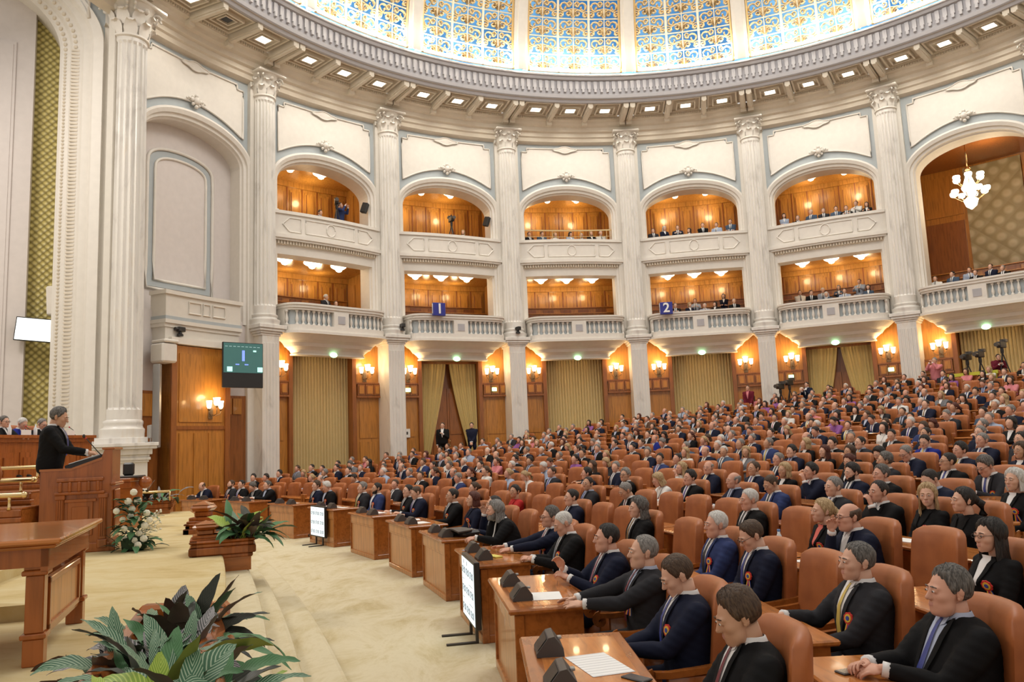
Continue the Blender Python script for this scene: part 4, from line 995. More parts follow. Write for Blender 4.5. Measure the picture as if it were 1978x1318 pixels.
def planter_box(label,loc,rz,w_,d_,zbase,ztop,cut=None):
    t=thing('planter_box',label,'planter',loc,rz,'wooden planters along the stage')
    m=MB(); m.box(-w_/2,w_/2,0,d_,zbase,ztop-.10); m.build('planter_body',WOODK,t)
    m=MB(); H=ztop
    for z0,z1,e in ((H-.22,H-.17,.02),(H-.17,H-.08,.055),(H-.08,H-.03,.03),(H-.03,H,.05)):
        for a,b,c,d in ((-w_/2-e,w_/2+e,-e,.05),(-w_/2-e,w_/2+e,d_-.05,d_+e),(-w_/2-e,-w_/2+.05,-e,d_+e),(w_/2-.05,w_/2+e,-e,d_+e)): m.bbox(a,b,c,d,z0,z1,.012)
    m.build('moulded_rim',WOODR,t)
    m=MB(); m.box(-w_/2+.04,w_/2-.04,.04,d_-.04,H-.12,H-.06); m.build('soil',plain('dark_soil',(.04,.025,.015),.9) if 'dark_soil' not in MATS else MATS['dark_soil'],t)
    return t
def newel(loc,rz,label,s=1.0,zs=1.0):
    t=thing('newel_cap',label,'post',loc,rz,'cushion-topped newel posts'); t.scale=(1,1,zs)
    m=MB(); m.bbox(-.23*s,.23*s,-.23*s,.23*s,0,.06,.01); m.bbox(-.2*s,.2*s,-.2*s,.2*s,.06,.12,.01); m.bbox(-.13*s,.13*s,-.13*s,.13*s,.12,.22,.02); m.build('newel_neck',WOODR,t)
    m=MB(); m.bbox(-.20*s,.20*s,-.2*s,.2*s,.22,.33,.05); 
    a=[m.V(x*s,y*s,.33) for x,y in ((-.16,-.16),(.16,-.16),(.16,.16),(-.16,.16))]; b=m.V(0,0,.40)
    for i in range(4): m.F((a[i],a[(i+1)%4],b))
    m.build('cushion_cap',WOODK,t); return t

lamp('niche_fill_light','AREA',(-15.5,15.5,15.5),900,(1,.92,.84),3,(0,-.5,0))  # added fill light, brightens the niche recess; its ceiling fittings are only assumed
# near planter by the stage edge, its newel and the far pair
planter_box('square wooden planter at the stage edge, with a calathea','x',0,.1,.1,0,.1) if False else None
pb=planter_box('square wooden planter standing at the stage edge near the rostrum flowers',(-3.62,9.83,0),.35,.66,.55,.6,.98)
newel((-3.90,10.02,.96),.35,'wooden newel with cushion top on the corner of the square planter',.78,.62)
plant('potted_calathea','bushy green calathea in the square planter, lit leaves over dark ones',(-3.48,10.14,.93),[],64,3,(.30,.34),.40,mix=(0,1,1,1,0,1,2,3))
pb2=planter_box('low wooden planter base behind the square planter',(-5.0,12.55,0),.0,.34,.40,.6,.96)
newel((-5.0,12.75,.94),.0,'wooden newel with cushion top on the far stage edge',.85,.9)
pb3=planter_box('long low planter of leafy plants beside the column pedestal',(-8.1,17.15,0),.35,1.2,1.1,.6,1.1)
q=MB(); 
for a,b in (((-8.7,16.8),(-7.5,17.25)),((-8.7,16.8),(-9.0,17.9))): q.tube([(a[0],a[1],1.28),(b[0],b[1],1.28)],.03,8)
for x,y in ((-8.7,16.8),(-7.5,17.25)): q.tube([(x,y,1.08),(x,y,1.28)],.02,6)
o=q.build('brass_rail',BRASS,smooth=True); tag(o,'brass rail above the low planter by the column pedestal','railing')
plant('leafy_plant','mass of low green and dark leaves in the planter by the column pedestal',(-8.2,17.5,1.05),[],60,8,(1.2,.9),.34,mix=(0,1,1,3,4))
# long curved planter close to the camera along the stage edge
def trough():
    t=thing('curved_planter','long curved glossy wooden planter along the stage edge, nearest the camera','planter',(0,0,0))
    n=16; ys=[1.9+(4.65-1.9)*k/n for k in range(n+1)]
    m=MB(); R=[(sx(y)+.02,y) for y in ys]; L=[(sx(y)-.40,y+.0) for y in ys]
    for a,w_,nm,mat,zz in ((R,1,'outer_rim',WOODR,1.15),(L,-1,'inner_rim',WOODR,1.15)):
        q=MB(); q.sweep([(x,y,zz-.05) for x,y in a],[(-.05,-.05),(.05,-.05),(.055,.0),(.03,.05),(-.03,.05),(-.055,0)]); q.sweep([(x,y,zz-.16) for x,y in a],[(-.03,-.06),(.03,-.06),(.03,.06),(-.03,.06)]); q.build(nm,mat,t)
    q=MB(); q.grid([[(x,y,z) for x,y in R] for z in (.0,1.1)],0,True); q.grid([[(x,y,z) for x,y in L] for z in (.8,1.1)]); q.grid([[(R[-1][0],R[-1][1],z),(L[-1][0],L[-1][1],z)] for z in (.0,1.13)],0,True); q.build('planter_body',WOODK,t)
    q=MB(); q.bbox(L[-1][0]-.03,R[-1][0]+.05,4.62,4.72,1.0,1.17,.02); q.build('end_rim',WOODK,t)
    q=MB(); q.grid([[(x,y,1.02) for x,y in a] for a in (L,R)],0,True); q.build('soil',MATS['dark_soil'],t)
    q=MB(); q.tube([(x+.10,y,1.12) for x,y in R[4:13]],.02,8); q.build('side_rail',WOODR,t,smooth=True)
    for y in (3.45,):
        x=sx(y)+.10; q=MB(); q.lathe([(.015,.62),(.015,1.14),(.022,1.16),(.0,1.18)],8,0,(x,y)); q.build('rail_post',BRONZE,t,smooth=True)
trough()
# foreground plants, leaf by leaf: (base, azimuth, length, width, lift, droop, roll, kind)
V=lambda d: math.radians(d)
plant('calathea','tall striped calathea with dark purple undersides, farthest in the curved planter',(-1.80,4.28,1.0),[
 ((.02,.05,0),V(20),.30,.105,1.25,.2,.9,3),((.06,.0,.02),V(35),.26,.10,1.0,.3,-.8,1),((-.05,.05,.0),V(95),.26,.12,1.25,.5,.5,4),((-.1,0,0),V(150),.24,.12,1.1,.9,.8,3),
 ((-.08,-.05,0),V(170),.26,.09,.95,1.9,.2,0),((0,-.1,0),V(-100),.30,.13,1.3,1.2,.0,0),((.04,-.1,0),V(-70),.26,.12,1.45,.9,.3,0),((.08,-.08,0),V(-20),.28,.08,.8,1.3,.0,1),
 ((-.1,-.1,0),V(-160),.25,.12,1.0,1.2,.4,3),((.1,0,0),V(10),.25,.10,.9,.9,.6,3),((0,.1,0),V(60),.22,.1,.9,.8,.9,3),((-.15,-.12,0),V(-140),.24,.10,1.2,.8,-.5,0),((.0,-.02,0),V(-120),.22,.11,1.5,.4,.5,3),((.12,-.15,-.02),V(-40),.22,.09,1.1,1.0,.3,0)],34,21,(.3,.34),.27,mix=(0,0,1,0,0,3))
plant('strap_leaved_plant','plant with long arching grey-green strap leaves reaching over the stage edge',(-1.62,3.95,1.0),[
 ((0,0,0),V(10),.42,.05,.95,2.1,0,1),((0,-.05,0),V(-8),.44,.055,.7,1.5,.2,1),((0,-.1,0),V(-20),.40,.055,.5,1.2,.2,1),((.0,.06,0),V(25),.40,.045,.8,2.0,0,1),((-.1,0,0),V(-30),.30,.06,.9,1.3,0,1),((0,.1,0),V(35),.3,.045,.5,.9,.4,3)],0)
plant('mauve_calathea','calathea with broad mauve-grey striped leaves in the curved planter',(-1.70,3.72,1.0),[
 ((0,0,0),V(165),.30,.14,1.05,1.5,-.3,4),((.0,-.08,0),V(185),.32,.13,.75,1.2,-.2,4),((-.05,.08,0),V(140),.26,.11,1.0,1.4,0,0),((.1,-.05,0),V(-60),.30,.10,.9,1.6,.2,0),((0,-.1,0),V(-150),.28,.13,.7,1.5,.5,3),((.15,0,0),V(20),.26,.12,.9,1.2,.4,3),((.18,.0,0),V(-25),.28,.09,.8,1.5,.3,4),((-.12,0,0),V(175),.34,.10,.55,.9,.9,3)],32,31,(.3,.34),.27,mix=(0,0,4,1,0,3))
plant('lime_leaved_plant','plant with big bright lime leaves in the curved planter',(-1.47,3.38,1.0),[
 ((0,0,0),V(25),.36,.15,.95,1.2,-.75,2),((-.06,-.04,0),V(200),.2,.1,.9,1.0,.5,2),((.0,-.1,0),V(-110),.24,.12,1.0,1.3,.3,3),((.1,0,0),V(-10),.28,.12,.7,1.2,.5,3),((-.12,.03,0),V(130),.24,.12,1.1,.6,.9,3),((.05,-.15,0),V(-50),.26,.1,.9,1.4,0,3),((-.2,-.05,0),V(-170),.3,.14,.7,1.2,.8,3)],28,41,(.3,.34),.26,mix=(0,0,1,0,0,3))
plant('striped_calathea','light-green striped calathea nearest the camera in the curved planter',(-1.28,2.98,1.0),[
 ((-.05,.1,0),V(160),.34,.11,1.0,1.5,-.3,2),((0,0,0),V(60),.30,.15,1.15,.9,.4,0),((-.15,-.05,0),V(-160),.28,.12,1.0,1.6,.2,0),((.1,.05,0),V(20),.26,.11,1.1,1.0,0,3),((-.1,.1,0),V(170),.38,.07,.85,1.5,0,2),((-.25,-.05,0),V(-170),.30,.11,.7,1.7,0,0),((.02,-.1,0),V(-100),.26,.13,.9,1.5,0,2),((.1,-.05,0),V(-30),.24,.1,1.0,1.3,0,3),((-.05,.0,0),V(110),.24,.13,1.2,.5,.8,2)],40,51,(.32,.5),.27,mix=(0,2,0,1,0))
# flower arrangement beside the rostrum
def flowers():
    rnd=random.Random(5); t=thing('flower_arrangement','tall arrangement of white roses and dark leaves on the carpet before the rostrum','flowers',(-5.12,10.72,.8)); t.scale=(.95,.95,.84)
    m=MB(); m.lathe([(.10,0),(.16,.02),(.18,.2),(.12,.22)],12); m.build('flower_basket',plain('dark_green_foam',(.02,.05,.02),.8),t)
    pos=[(.05,.86),(-.03,.72),(.1,.73),(-.17,.58),(.02,.6),(-.12,.44),(.1,.45),(.22,.53),(-.04,.31),(.21,.34),(.12,.22),(-.08,.15),(.07,.12),(.14,.05),(.27,.42),(.0,.48),(.2,.14)]
    W=plain('cream_white_petals',(.86,.83,.68),.6)
    for k,(x,z) in enumerate(pos):
        q=MB(); c=(x,-.22+.25*abs(x)+.1*rnd.random(),z+.05); r=.048+.012*rnd.random()
        q.sph(c,r*.72,10,8)
        for a in range(7):
            th=a*2*PI/7; e=(c[0]+r*.4*math.cos(th),c[1]-r*.2,c[2]+r*.4*math.sin(th)); q.sph(e,r*.62,8,6,sc=(.9,.6,.9))
        q.build('white_rose',W,t,smooth=True)
    for k in range(96):
        a=rnd.uniform(0,2*PI); z=rnd.uniform(.05,.80); r=.24*(1-z)*rnd.random()+.03
        m=MB(); uv=[]; leaf(m,uv,(r*math.cos(a),r*math.sin(a),z-.02),a,rnd.uniform(.16,.26),rnd.uniform(.07,.11),rnd.uniform(-.3,.9),rnd.uniform(.2,1.2),0,6,.2)
        m.build('leaf',LB if k%3 else DLEAF,t,smooth=True,uvs=uv)
    for k in range(9):
        m=MB(); a=rnd.uniform(-.7,.7); p=[(0,0,.2)]; 
        for j in range(1,6): p.append((p[-1][0]+.075*math.cos(a),p[-1][1]-.01,p[-1][2]+.05+.03*math.sin(k)))
        m.tube(p,.004,4)
        for q in p[2:]: m.sph((q[0]+.01,q[1],q[2]+.012),.017,6,4)
        m.build('blossom_spray',W,t,smooth=True)
DLEAF=plain('dark_glossy_leaf',(.012,.045,.02),.35)
flowers()
# ================================================================ people
def smin(a,b,k):
    h=np.clip(.5+.5*(b-a)/k,0,1); return b+(a-b)*h-k*h*(1-h)
def ell(p,c,r):
    q=(p-np.array(c)); r=np.array(r); k0=np.linalg.norm(q/r,axis=-1); k1=np.linalg.norm(q/(r*r),axis=-1); return k0*(k0-1)/np.maximum(k1,1e-6)
def cap(p,a,b,r0,r1):
    a=np.array(a);b=np.array(b); ab=b-a; t=np.clip(((p-a)@ab)/(ab@ab),0,1)[...,None]; return np.linalg.norm(p-(a+ab*t),axis=-1)-(r0+(r1-r0)*t[...,0])
def head_sdf(p,o):
    p=p.copy(); p[...,0]=np.abs(p[...,0]); J=o.get('jaw',1); N=o.get('nose',1); F=o.get('full',0)
    d=ell(p,(0,.018,.030),(.074,.094,.086)); d=smin(d,ell(p,(0,-.035,-.020),(.060+F,.058,.080)),.03)
    d=smin(d,ell(p,(0,-.040,-.072),(.046*J+F*1.6,.048,.036)),.025); d=smin(d,ell(p,(0,-.080,-.092),(.021*J,.018,.018)),.018)
    if F: d=smin(d,ell(p,(0,-.045,-.10),(.042+F,.040,.02)),.03)
    d=smin(d,ell(p,(.038,-.062,-.022),(.022+F*.5,.022,.020)),.022)
    d=smin(d,ell(p,(.026,-.081,.021),(.027,.014,.009)),.014)
    d=smin(d,ell(p,(0,-.080,-.060),(.029,.020,.022)),.016)
    e=ell(p,(.031,-.099,.007),(.017,.013,.009)); k=.012; h=np.clip(.5-.5*(d+e)/k,0,1); d=d*(1-h)+(-e)*h+k*h*(1-h)
    d=smin(d,cap(p,(0,-.088,.014),(0,-.108-.008*(N-1),-.024),.0085,.011*N),.010)
    d=smin(d,ell(p,(.0115,-.101,-.031),(.008,.011,.007)),.006); d=smin(d,ell(p,(0,-.113-.008*(N-1),-.027),(.010,.009,.009)),.006)
    d=smin(d,ell(p,(0,-.0965,-.0565),(.021,.009,.0048)),.004); d=smin(d,ell(p,(0,-.0945,-.0665),(.018,.010,.0062)),.004)
    d=smin(d,ell(p,(.031,-.087,.007),(.0160,.0112,.0092)),.004)
    return d
def head_grid(o,na,ne):
    az=np.linspace(-PI,PI,na,endpoint=False); el=np.linspace(-PI/2,PI/2,ne)
    # denser near the face
    az=az-.38*np.sin(az); A,E=np.meshgrid(az,el)
    D=np.stack([np.sin(A)*np.cos(E),-np.cos(A)*np.cos(E),np.sin(E)],-1)
    lo=np.full(A.shape,.02); hi=np.full(A.shape,.2)
    for _ in range(22):
        m_=(lo+hi)/2; s_=head_sdf(D*m_[...,None],o)<0; lo=np.where(s_,m_,lo); hi=np.where(s_,hi,m_)
    return A,E,D,(lo+hi)/2
def grid_mesh(m,P,mi,keep=None,M=None,wrap=True):
    ne,na=P.shape[:2]; base=len(m.v)
    for j in range(ne):
        for i in range(na):
            v=Vector(P[j,i]); v=M@v if M is not None else v; m.v.append(tuple(v))
    for j in range(ne-1):
        for i in range(na if wrap else na-1):
            k=(i+1)%na
            if keep is not None and not(keep[j,i] and keep[j,k] and keep[j+1,i] and keep[j+1,k]): continue
            m.F((base+j*na+i,base+j*na+k,base+(j+1)*na+k,base+(j+1)*na+i),mi)
HG={}
def get_head(kind,res):
    key=(kind,res)
    if key not in HG: HG[key]=head_grid(HEADS[kind],*res)
    return HG[key]
HEADS={'m':{'jaw':1.05,'nose':1.1},'m2':{'jaw':1.15,'nose':1.3,'full':.006},'m3':{'jaw':1.1,'nose':1.15,'full':.012},'f':{'jaw':.85,'nose':.85}}
SK,SU,LI,EW,IR,BR,SH,WH,TI=range(9)   # material slots of a body
def add_head(m,kind,M,res,lod):
    A,E,D,R_=get_head(kind,res); P=D*R_[...,None]
    c=len(m.f); grid_mesh(m,P,SK,None,M)
    if lod<2:
        na=P.shape[1]
        for k in range(c,len(m.f)):
            pass
    # lips
        for k in range(c,len(m.f)):
            j=(k-c)//na; i=(k-c)%na; q=P[j,i]
            if abs(q[0])<.019 and -.0735<q[2]<-.0545 and q[1]<-.085: m.m[k]=LI
    def tv(x): return M@Vector(x)
    def ball(c,r,mi,n=8,mm=6,sc=(1,1,1)):
        rows=[]; b=MB(lambda p: M@p); b.sph(c,r,n,mm,mi,sc); o=len(m.v); m.v+=b.v
        for f,mi2 in zip(b.f,b.m): m.F(tuple(x+o for x in f),mi2)
    for s in (-1,1):
        ball((s*.077,.014,-.006),1,SK,8,6,(.009,.019,.031)); 
        if lod<2:
            ball((s*.082,.018,.004),1,SK,8,6,(.006,.017,.022)); ball((s*.078,.006,-.026),1,SK,6,5,(.006,.010,.012))
            ball((s*.031,-.0915,.006),.0112,EW,10,6,(1,.9,.56)); ball((s*.031,-.1010,.006),.0050,IR,8,5,(1,.5,1))
            b=MB(lambda p: M@p); b.tube([(s*.012,-.0985,.0275),(s*.03,-.0975,.0305),(s*.048,-.086,.0245)],[.0028,.0040,.0022],5,BR); o=len(m.v); m.v+=b.v
            for f,mi2 in zip(b.f,b.m): m.F(tuple(x+o for x in f),mi2)
def hair_mesh(style,kind,res,seed=0):
    """hair shell over the skull in head space"""
    A,E,D,R_=get_head(kind,res); az=np.abs((A+PI)%(2*PI)-PI); P=D*R_[...,None]; z=P[...,2]; y=P[...,1]
    rnd=np.random.RandomState(seed)
    wob=.004*np.sin(A*9+seed)+.003*np.sin(A*17+2*seed)
    # lower hairline height by azimuth
    def line(front,temple,ear,back): 
        return np.interp(az,[0,.55,.95,1.25,1.62,2.0,PI],[front,front-.004,temple,.005,ear,-.035,back])+wob
    th={'short':.012,'buzz':.005,'full':.018,'ring':.012,'recede':.011,'side':.014,'long':.022,'bob':.024,'mane':.032,'tail':.016,'bun':.016}[style]
    if style in ('short','full','side'): L=line(.083,.050,-.012,-.055)
    elif style=='buzz': L=line(.080,.050,-.010,-.055)
    elif style=='recede': L=line(.094,.060,-.010,-.05)
    elif style=='ring': L=line(.13,.075,-.010,-.05)
    elif style=='mane': L=line(.080,.045,-.030,-.11)
    else: L=line(.080,.045,-.05,-.10)
    mask=z-L
    if style=='ring': mask=np.minimum(mask,np.interp(az,[0,1.0,1.3,PI],[-.1,-.02,.055,.075])-z)
    if style=='recede': mask=np.minimum(mask,np.where((az<1.0)&(z>.085),-.01,.1)) if False else mask
    T=np.where(mask>0,th*np.clip(mask/.022,0,1)**.75,mask*.8)
    if style in('full','side'): T=T*(1+.55*np.clip((z-.06)/.06,0,1)*(1 if style=='full' else 1+.5*np.sin(A)))
    T=T*np.where(mask>0,1+.16*np.sin(A*23+z*60+seed)+.12*np.sin(A*11-z*90),1) 
    Q=D*(R_+T)[...,None]
    keep=mask>-.012
    m=MB(); grid_mesh(m,Q,0,keep)
    # hanging lengths
    def drape(a0,a1,zt,zb,ro,flare,thick=.02,n=16,wav=.006):
        rows=[]
        for k in range(9):
            q=k/8; zz=zt+(zb-zt)*q; row=[]
            for j in range(n+1):
                a=a0+(a1-a0)*j/n; rr=ro+flare*q-.35*ro*max(0,q-.8)+wav*math.sin(j*2.3+k*.6+seed); row.append((math.sin(a)*rr*.86,-math.cos(a)*rr*1.05+.012,zz))
            rows.append(row)
        m.grid(rows); rows2=[[(x*.80,y*.80+.003,z_) for x,y,z_ in r] for r in rows]; m.grid(rows2,0,True)
        m.grid([rows[-1],rows2[-1]]); m.grid([[r[0] for r in rows],[r[0] for r in rows2]]); m.grid([[r[-1] for r in rows2],[r[-1] for r in rows]])
    if style=='long': drape(1.15,2*PI-1.15,.02,-.24,.098,.02)
    if style=='bob': drape(1.15,2*PI-1.15,.03,-.12,.098,.012)
    if style=='mane': drape(1.35,2*PI-1.35,.0,-.15,.104,.03,wav=.012)
    if style=='tail': m.sph((0,.115,.0),.045,10,8,0,(1,1,1)); m.tube([(0,.12,.0),(.0,.17,-.04),(0,.18,-.14),(0,.15,-.2)],[.035,.045,.04,.012],8)
    if style=='bun': m.sph((0,.125,.02),.05,10,8)
    return m
def remesh(m,voxel,smooth=3,deci=None):
    me=bpy.data.meshes.new('tmp'); me.from_pydata(m.v,[],m.f); o=bpy.data.objects.new('tmp',me); COL.objects.link(o)
    a=o.modifiers.new('r','REMESH'); a.mode='VOXEL'; a.voxel_size=voxel
    b=o.modifiers.new('s','SMOOTH'); b.iterations=smooth; b.factor=.6
    if deci: c=o.modifiers.new('d','DECIMATE'); c.ratio=deci
    dg=bpy.context.evaluated_depsgraph_get(); ev=o.evaluated_get(dg); r=ev.to_mesh()
    V_=[tuple(v.co) for v in r.vertices]; F_=[tuple(p.vertices) for p in r.polygons]
    ev.to_mesh_clear(); bpy.data.objects.remove(o); bpy.data.meshes.remove(me); return V_,F_
def add_raw(m,V_,F_,mi,M=None):
    o=len(m.v); m.v+=[tuple(M@Vector(v)) for v in V_] if M is not None else V_
    for f in F_: m.F(tuple(x+o for x in f),mi)
HANDC={}
def hand(kind,vox):
    """right-pointing hand: wrist at origin, fingers toward -Y, palm down (-Z); thumb on +X"""
    key=(kind,vox)
    if key in HANDC: return HANDC[key]
    curl={'flat':(.10,.15,.15),'relax':(.30,.45,.4),'fist':(.75,1.05,.8)}[kind]
    m=MB(); m.sph((0,-.046,0),1,12,8,0,(.040,.050,.014)); m.tube([(0,.03,0),(0,-.02,0)],[.027,.026],8)
    for k,(x,ln,sp) in enumerate(((.030,.070,.10),(.010,.080,.03),(-.011,.074,-.04),(-.030,.058,-.12))):
        p=Vector((x,-.078,.002)); ang=0; pts=[p.copy()]; 
        for j,fr in enumerate((.46,.30,.24)):
            ang+=curl[j]*(1+.12*k); d=Vector((math.sin(sp)*math.cos(ang),-math.cos(sp)*math.cos(ang),-math.sin(ang))); p=p+d*ln*fr; pts.append(p.copy())
        m.tube([Vector((x*.75,-.05,0))]+pts,[.0105,.0098,.0088,.0080,.0066],8); m.sph(tuple(pts[-1]),.0068,8,6)
    m.tube([(.022,-.022,-.002),(.046,-.048,-.010),(.054,-.074,-.016),(.052,-.094,-.02)],[.014,.0125,.0105,.008],8); m.sph((.052,-.095,-.02),.008,8,6)
    r=remesh(m,vox,1); HANDC[key]=r; return r
def ik(a,b,l1,l2,pole):
    d=b-a; L=d.length
    if L>(l1+l2)*.995: b=a+d*((l1+l2)*.995/L); d=b-a; L=d.length
    x=(l1*l1-l2*l2+L*L)/(2*L); h=math.sqrt(max(0,l1*l1-x*x)); u=d/L; pl=(pole-u*pole.dot(u)).normalized()
    return a+u*x+pl*h,b
def torso_mesh(female,lean,fat,stand=False,zhip=.47,slouch=0):
    """stack of rounded rings from hip to collar"""
    R_=[(-.06,.0,.160,.125),(.0,.0,.190,.145),(.08,.0,.192,.150),(.18,-.01,.188,.152),(.30,-.012,.208,.155),(.40,-.004,.222,.148),(.46,.006,.212,.125),(.500,.012,.168,.104),(.527,.014,.118,.082),(.545,.012,.068,.061)]
    if female: R_=[(-.06,.0,.162,.125),(.0,.0,.186,.145),(.08,.0,.172,.130),(.18,-.005,.146,.115),(.28,-.012,.165,.128),(.36,-.022,.180,.142),(.43,.0,.184,.112),(.475,.008,.158,.092),(.502,.012,.10,.068),(.52,.010,.058,.050)]
    rows=[]; n=28; ctr=[]
    for z,y,a,b in R_:
        f=fat*max(0,1-abs(z-.16)/.24); a=a*(1+.25*f)+.0; yy=y-.06*f; b=b*(1+.5*f)
        row=[]
        for j in range(n):
            t=2*PI*j/n; c,s_=math.cos(t),math.sin(t); e=.80
            row.append(Vector((a*math.copysign(abs(c)**e,c),yy+b*math.copysign(abs(s_)**e,s_),z)))
        rows.append(row)
    T=Matrix.Translation((0,0,zhip))@Matrix.Rotation(lean,4,'X')
    out=MB(); ids=[]
    for r,(z,_,_,_) in zip(rows,R_):
        sl=Matrix.Translation((0,-slouch*max(0,z-.25)**1.5*2,0)); ids.append([out.V(T@(sl@p)) for p in r])
    for a,b in zip(ids,ids[1:]):
        for j in range(n): out.F((a[j],a[(j+1)%n],b[(j+1)%n],b[j]))
    out.F(ids[0][::-1]); out.F(ids[-1])
    sh=lambda p: T@(Matrix.Translation((0,-slouch*max(0,p[2]-.25)**1.5*2,0))@Vector(p))
    return out,sh
def make_body(o,lod):
    """returns dict: mesh builder, head matrix, torso BVH"""
    fem=o.get('f',False); lean=o.get('lean',0.0); fat=o.get('fat',0.0); stand=o.get('stand',False)
    zhip=.93 if stand else .488
    tor,sh=torso_mesh(fem,lean,fat,stand,zhip,o.get('slouch',0))
    bvh=BVHTree.FromPolygons([Vector(v) for v in tor.v],tor.f)
    b=MB(); b.v=list(tor.v); b.f=list(tor.f); b.m=list(tor.m)
    W_=.158 if fem else .192; hands=[]
    for s,key in ((-1,'r'),(1,'l')):
        S=sh((s*W_,.006,.455)); tgt=Vector(o.get('hand_'+key,(s*.09,-.30,.62)))
        pole=Vector((s*.55,.25,-1)) if not o.get('pole_'+key) else Vector(o['pole_'+key])
        k_=.93 if fem else 1; E_,Wr=ik(S,tgt,.285*k_,.255*k_,pole)
        r_=.88 if fem else 1.0
        b.tube([sh((s*W_*.6,.008,.468)),S,S.lerp(E_,.35),E_,E_.lerp(Wr,.3),Wr],[.060*r_,.070*r_*(1+.2*fat),.069*r_*(1+.2*fat),.058*r_,.056*r_,.041*r_],12); b.sph(tuple(E_),.058*r_,10,8); b.sph(tuple(S),.070*r_,10,8)
        hands.append((s,key,E_,Wr))
    if stand:
        for s in (-1,1):
            sp=o.get('stance',.09); b.tube([(s*.085,0,.95),(s*.10,-.01,.72),(s*sp,.0,.48),(s*sp,.01,.25),(s*sp,.02,.06)],[.09,.088,.066,.06,.058],12)
    else:
        kn=o.get('knee',.11); cr=o.get('cross',False)
        for s in (-1,1):
            kx=s*kn; kz=.50+(.10 if (cr and s>0) else 0); fx=kx if not(cr and s>0) else -.08
            b.tube([(s*.085,.03,.50),(s*.095,-.12,.50),(kx*.98,-.36,kz),(kx,-.44,kz-.01)],[.088,.086,.070,.062],12); b.sph((kx,-.44,kz-.01),.062,10,8)
            b.tube([(kx,-.44,kz-.02),((kx+fx)/2,-.43,kz-.2),(fx,-.42,kz-.42 if cr and s>0 else .07)],[.060,.056,.05],10)
    vox=(.014,.021,.030)[lod]; V_,F_=remesh(b,vox,(3,2,2)[lod])
    if lod==0:
        # soft creases over sleeves and body
        A_=np.array(V_); w_=.0026*np.sin(A_[:,2]*55+A_[:,0]*38+6*np.sin(A_[:,1]*11))*(.5+.5*np.sin(A_[:,0]*9+A_[:,2]*13))+.0018*np.sin(A_[:,2]*120+A_[:,1]*60)*(np.abs(A_[:,0])>.15)
        c_=np.array([0,0.02,0]); d_=A_-c_; d_[:,2]*=.15; d_/=np.maximum(np.linalg.norm(d_,axis=1),1e-4)[:,None]; A_=A_+d_*w_[:,None]; V_=[tuple(x) for x in A_]
    m=MB(); add_raw(m,V_,F_,SU)
    if o.get('bare'):  # trousers/skirt stay suit; nothing
        pass
    for s,key,E_,Wr in hands:
        hk=o.get('hk_'+key,'relax'); d=(Wr-E_).normalized(); hd=Vector(o['hdir_'+key]).normalized() if o.get('hdir_'+key) else d
        y=-hd; pn=Vector(o.get('hup_'+key,(s*.45,0,1))); z=(pn-y*pn.dot(y)).normalized(); x=y.cross(z)
        Mh=Matrix((( -s*x.x,y.x,z.x,0),( -s*x.y,y.y,z.y,0),( -s*x.z,y.z,z.z,0),(0,0,0,1))); Mh.translation=Wr+d*.018
        hv,hf=hand(hk,(.0055,.008,.012)[lod])
        if s>0: hf=[f[::-1] for f in hf]
        add_raw(m,hv,hf,SK,Mh@Matrix.Scale(.97 if not fem else .86,4))
        cm=MB(); cm.tube([Wr-d*.012,Wr+d*.022],.038 if not fem else .030,10); add_raw(m,cm.v,cm.f,WH if not fem else SK)
    # shoes
    for s in (-1,1):
        if stand: fx,fy=s*o.get('stance',.09),-.02; fz=0
        else: fx,fy=(s*o.get('knee',.11),-.46); fz=0
        if o.get('cross') and s>0 and not stand: fx,fy,fz=-.08,-.50,.13
        sm=MB(); sm.sph((fx,fy-.05,fz+.045),1,10,6,0,(.045,.135,.045)); sm.sph((fx,fy+.03,fz+.05),1,10,6,0,(.04,.06,.055)); add_raw(m,sm.v,sm.f,SH)
    # neck and head
    nb=sh((0,.012,.535 if not fem else .515)); yaw=o.get('yaw',0); pit=o.get('pitch',0); roll=o.get('roll',0)
    hc=sh((0,-.024,.662 if not fem else .652)); up=o.get('hz',0)
    hc=hc+Vector((0,-.05*math.sin(max(0,pit)),-.025*max(0,pit)+up))
    Mhd=Matrix.Translation(hc)@Matrix.Rotation(yaw,4,'Z')@Matrix.Rotation(pit,4,'X')@Matrix.Rotation(roll,4,'Y')@Matrix.Scale(1.0 if not fem else .95,4)
    nk=MB(); nr=.056 if not fem else .045
    top=Mhd@Vector((0,.022,-.05)); nk.tube([nb-Vector((0,0,.05)),nb.lerp(top,.3),top],[nr*1.06,nr,nr*1.04],14); add_raw(m,nk.v,nk.f,SK)
    res=((60,46),(36,28),(22,18))[lod]
    add_head(m,o.get('head','f' if fem else 'm'),Mhd,res,lod)
    return dict(m=m,M=Mhd,bvh=bvh,sh=sh,o=o,nb=nb,lod=lod,res=res,hands=hands)
def chest_patch(B,pts_rows,off):
    """rows of (x,z) in torso space, projected on the front of the torso"""
    out=[]
    for row in pts_rows:
        r=[]
        for x,z in row:
            a=B['sh']((x,-.5,z)); b=B['sh']((x,.2,z)); d=(b-a).normalized(); h=B['bvh'].ray_cast(a,d)
            p=h[0] if h[0] is not None else B['sh']((x,-.05,z)); r.append(tuple(p-d*off))
        out.append(r)
    return out
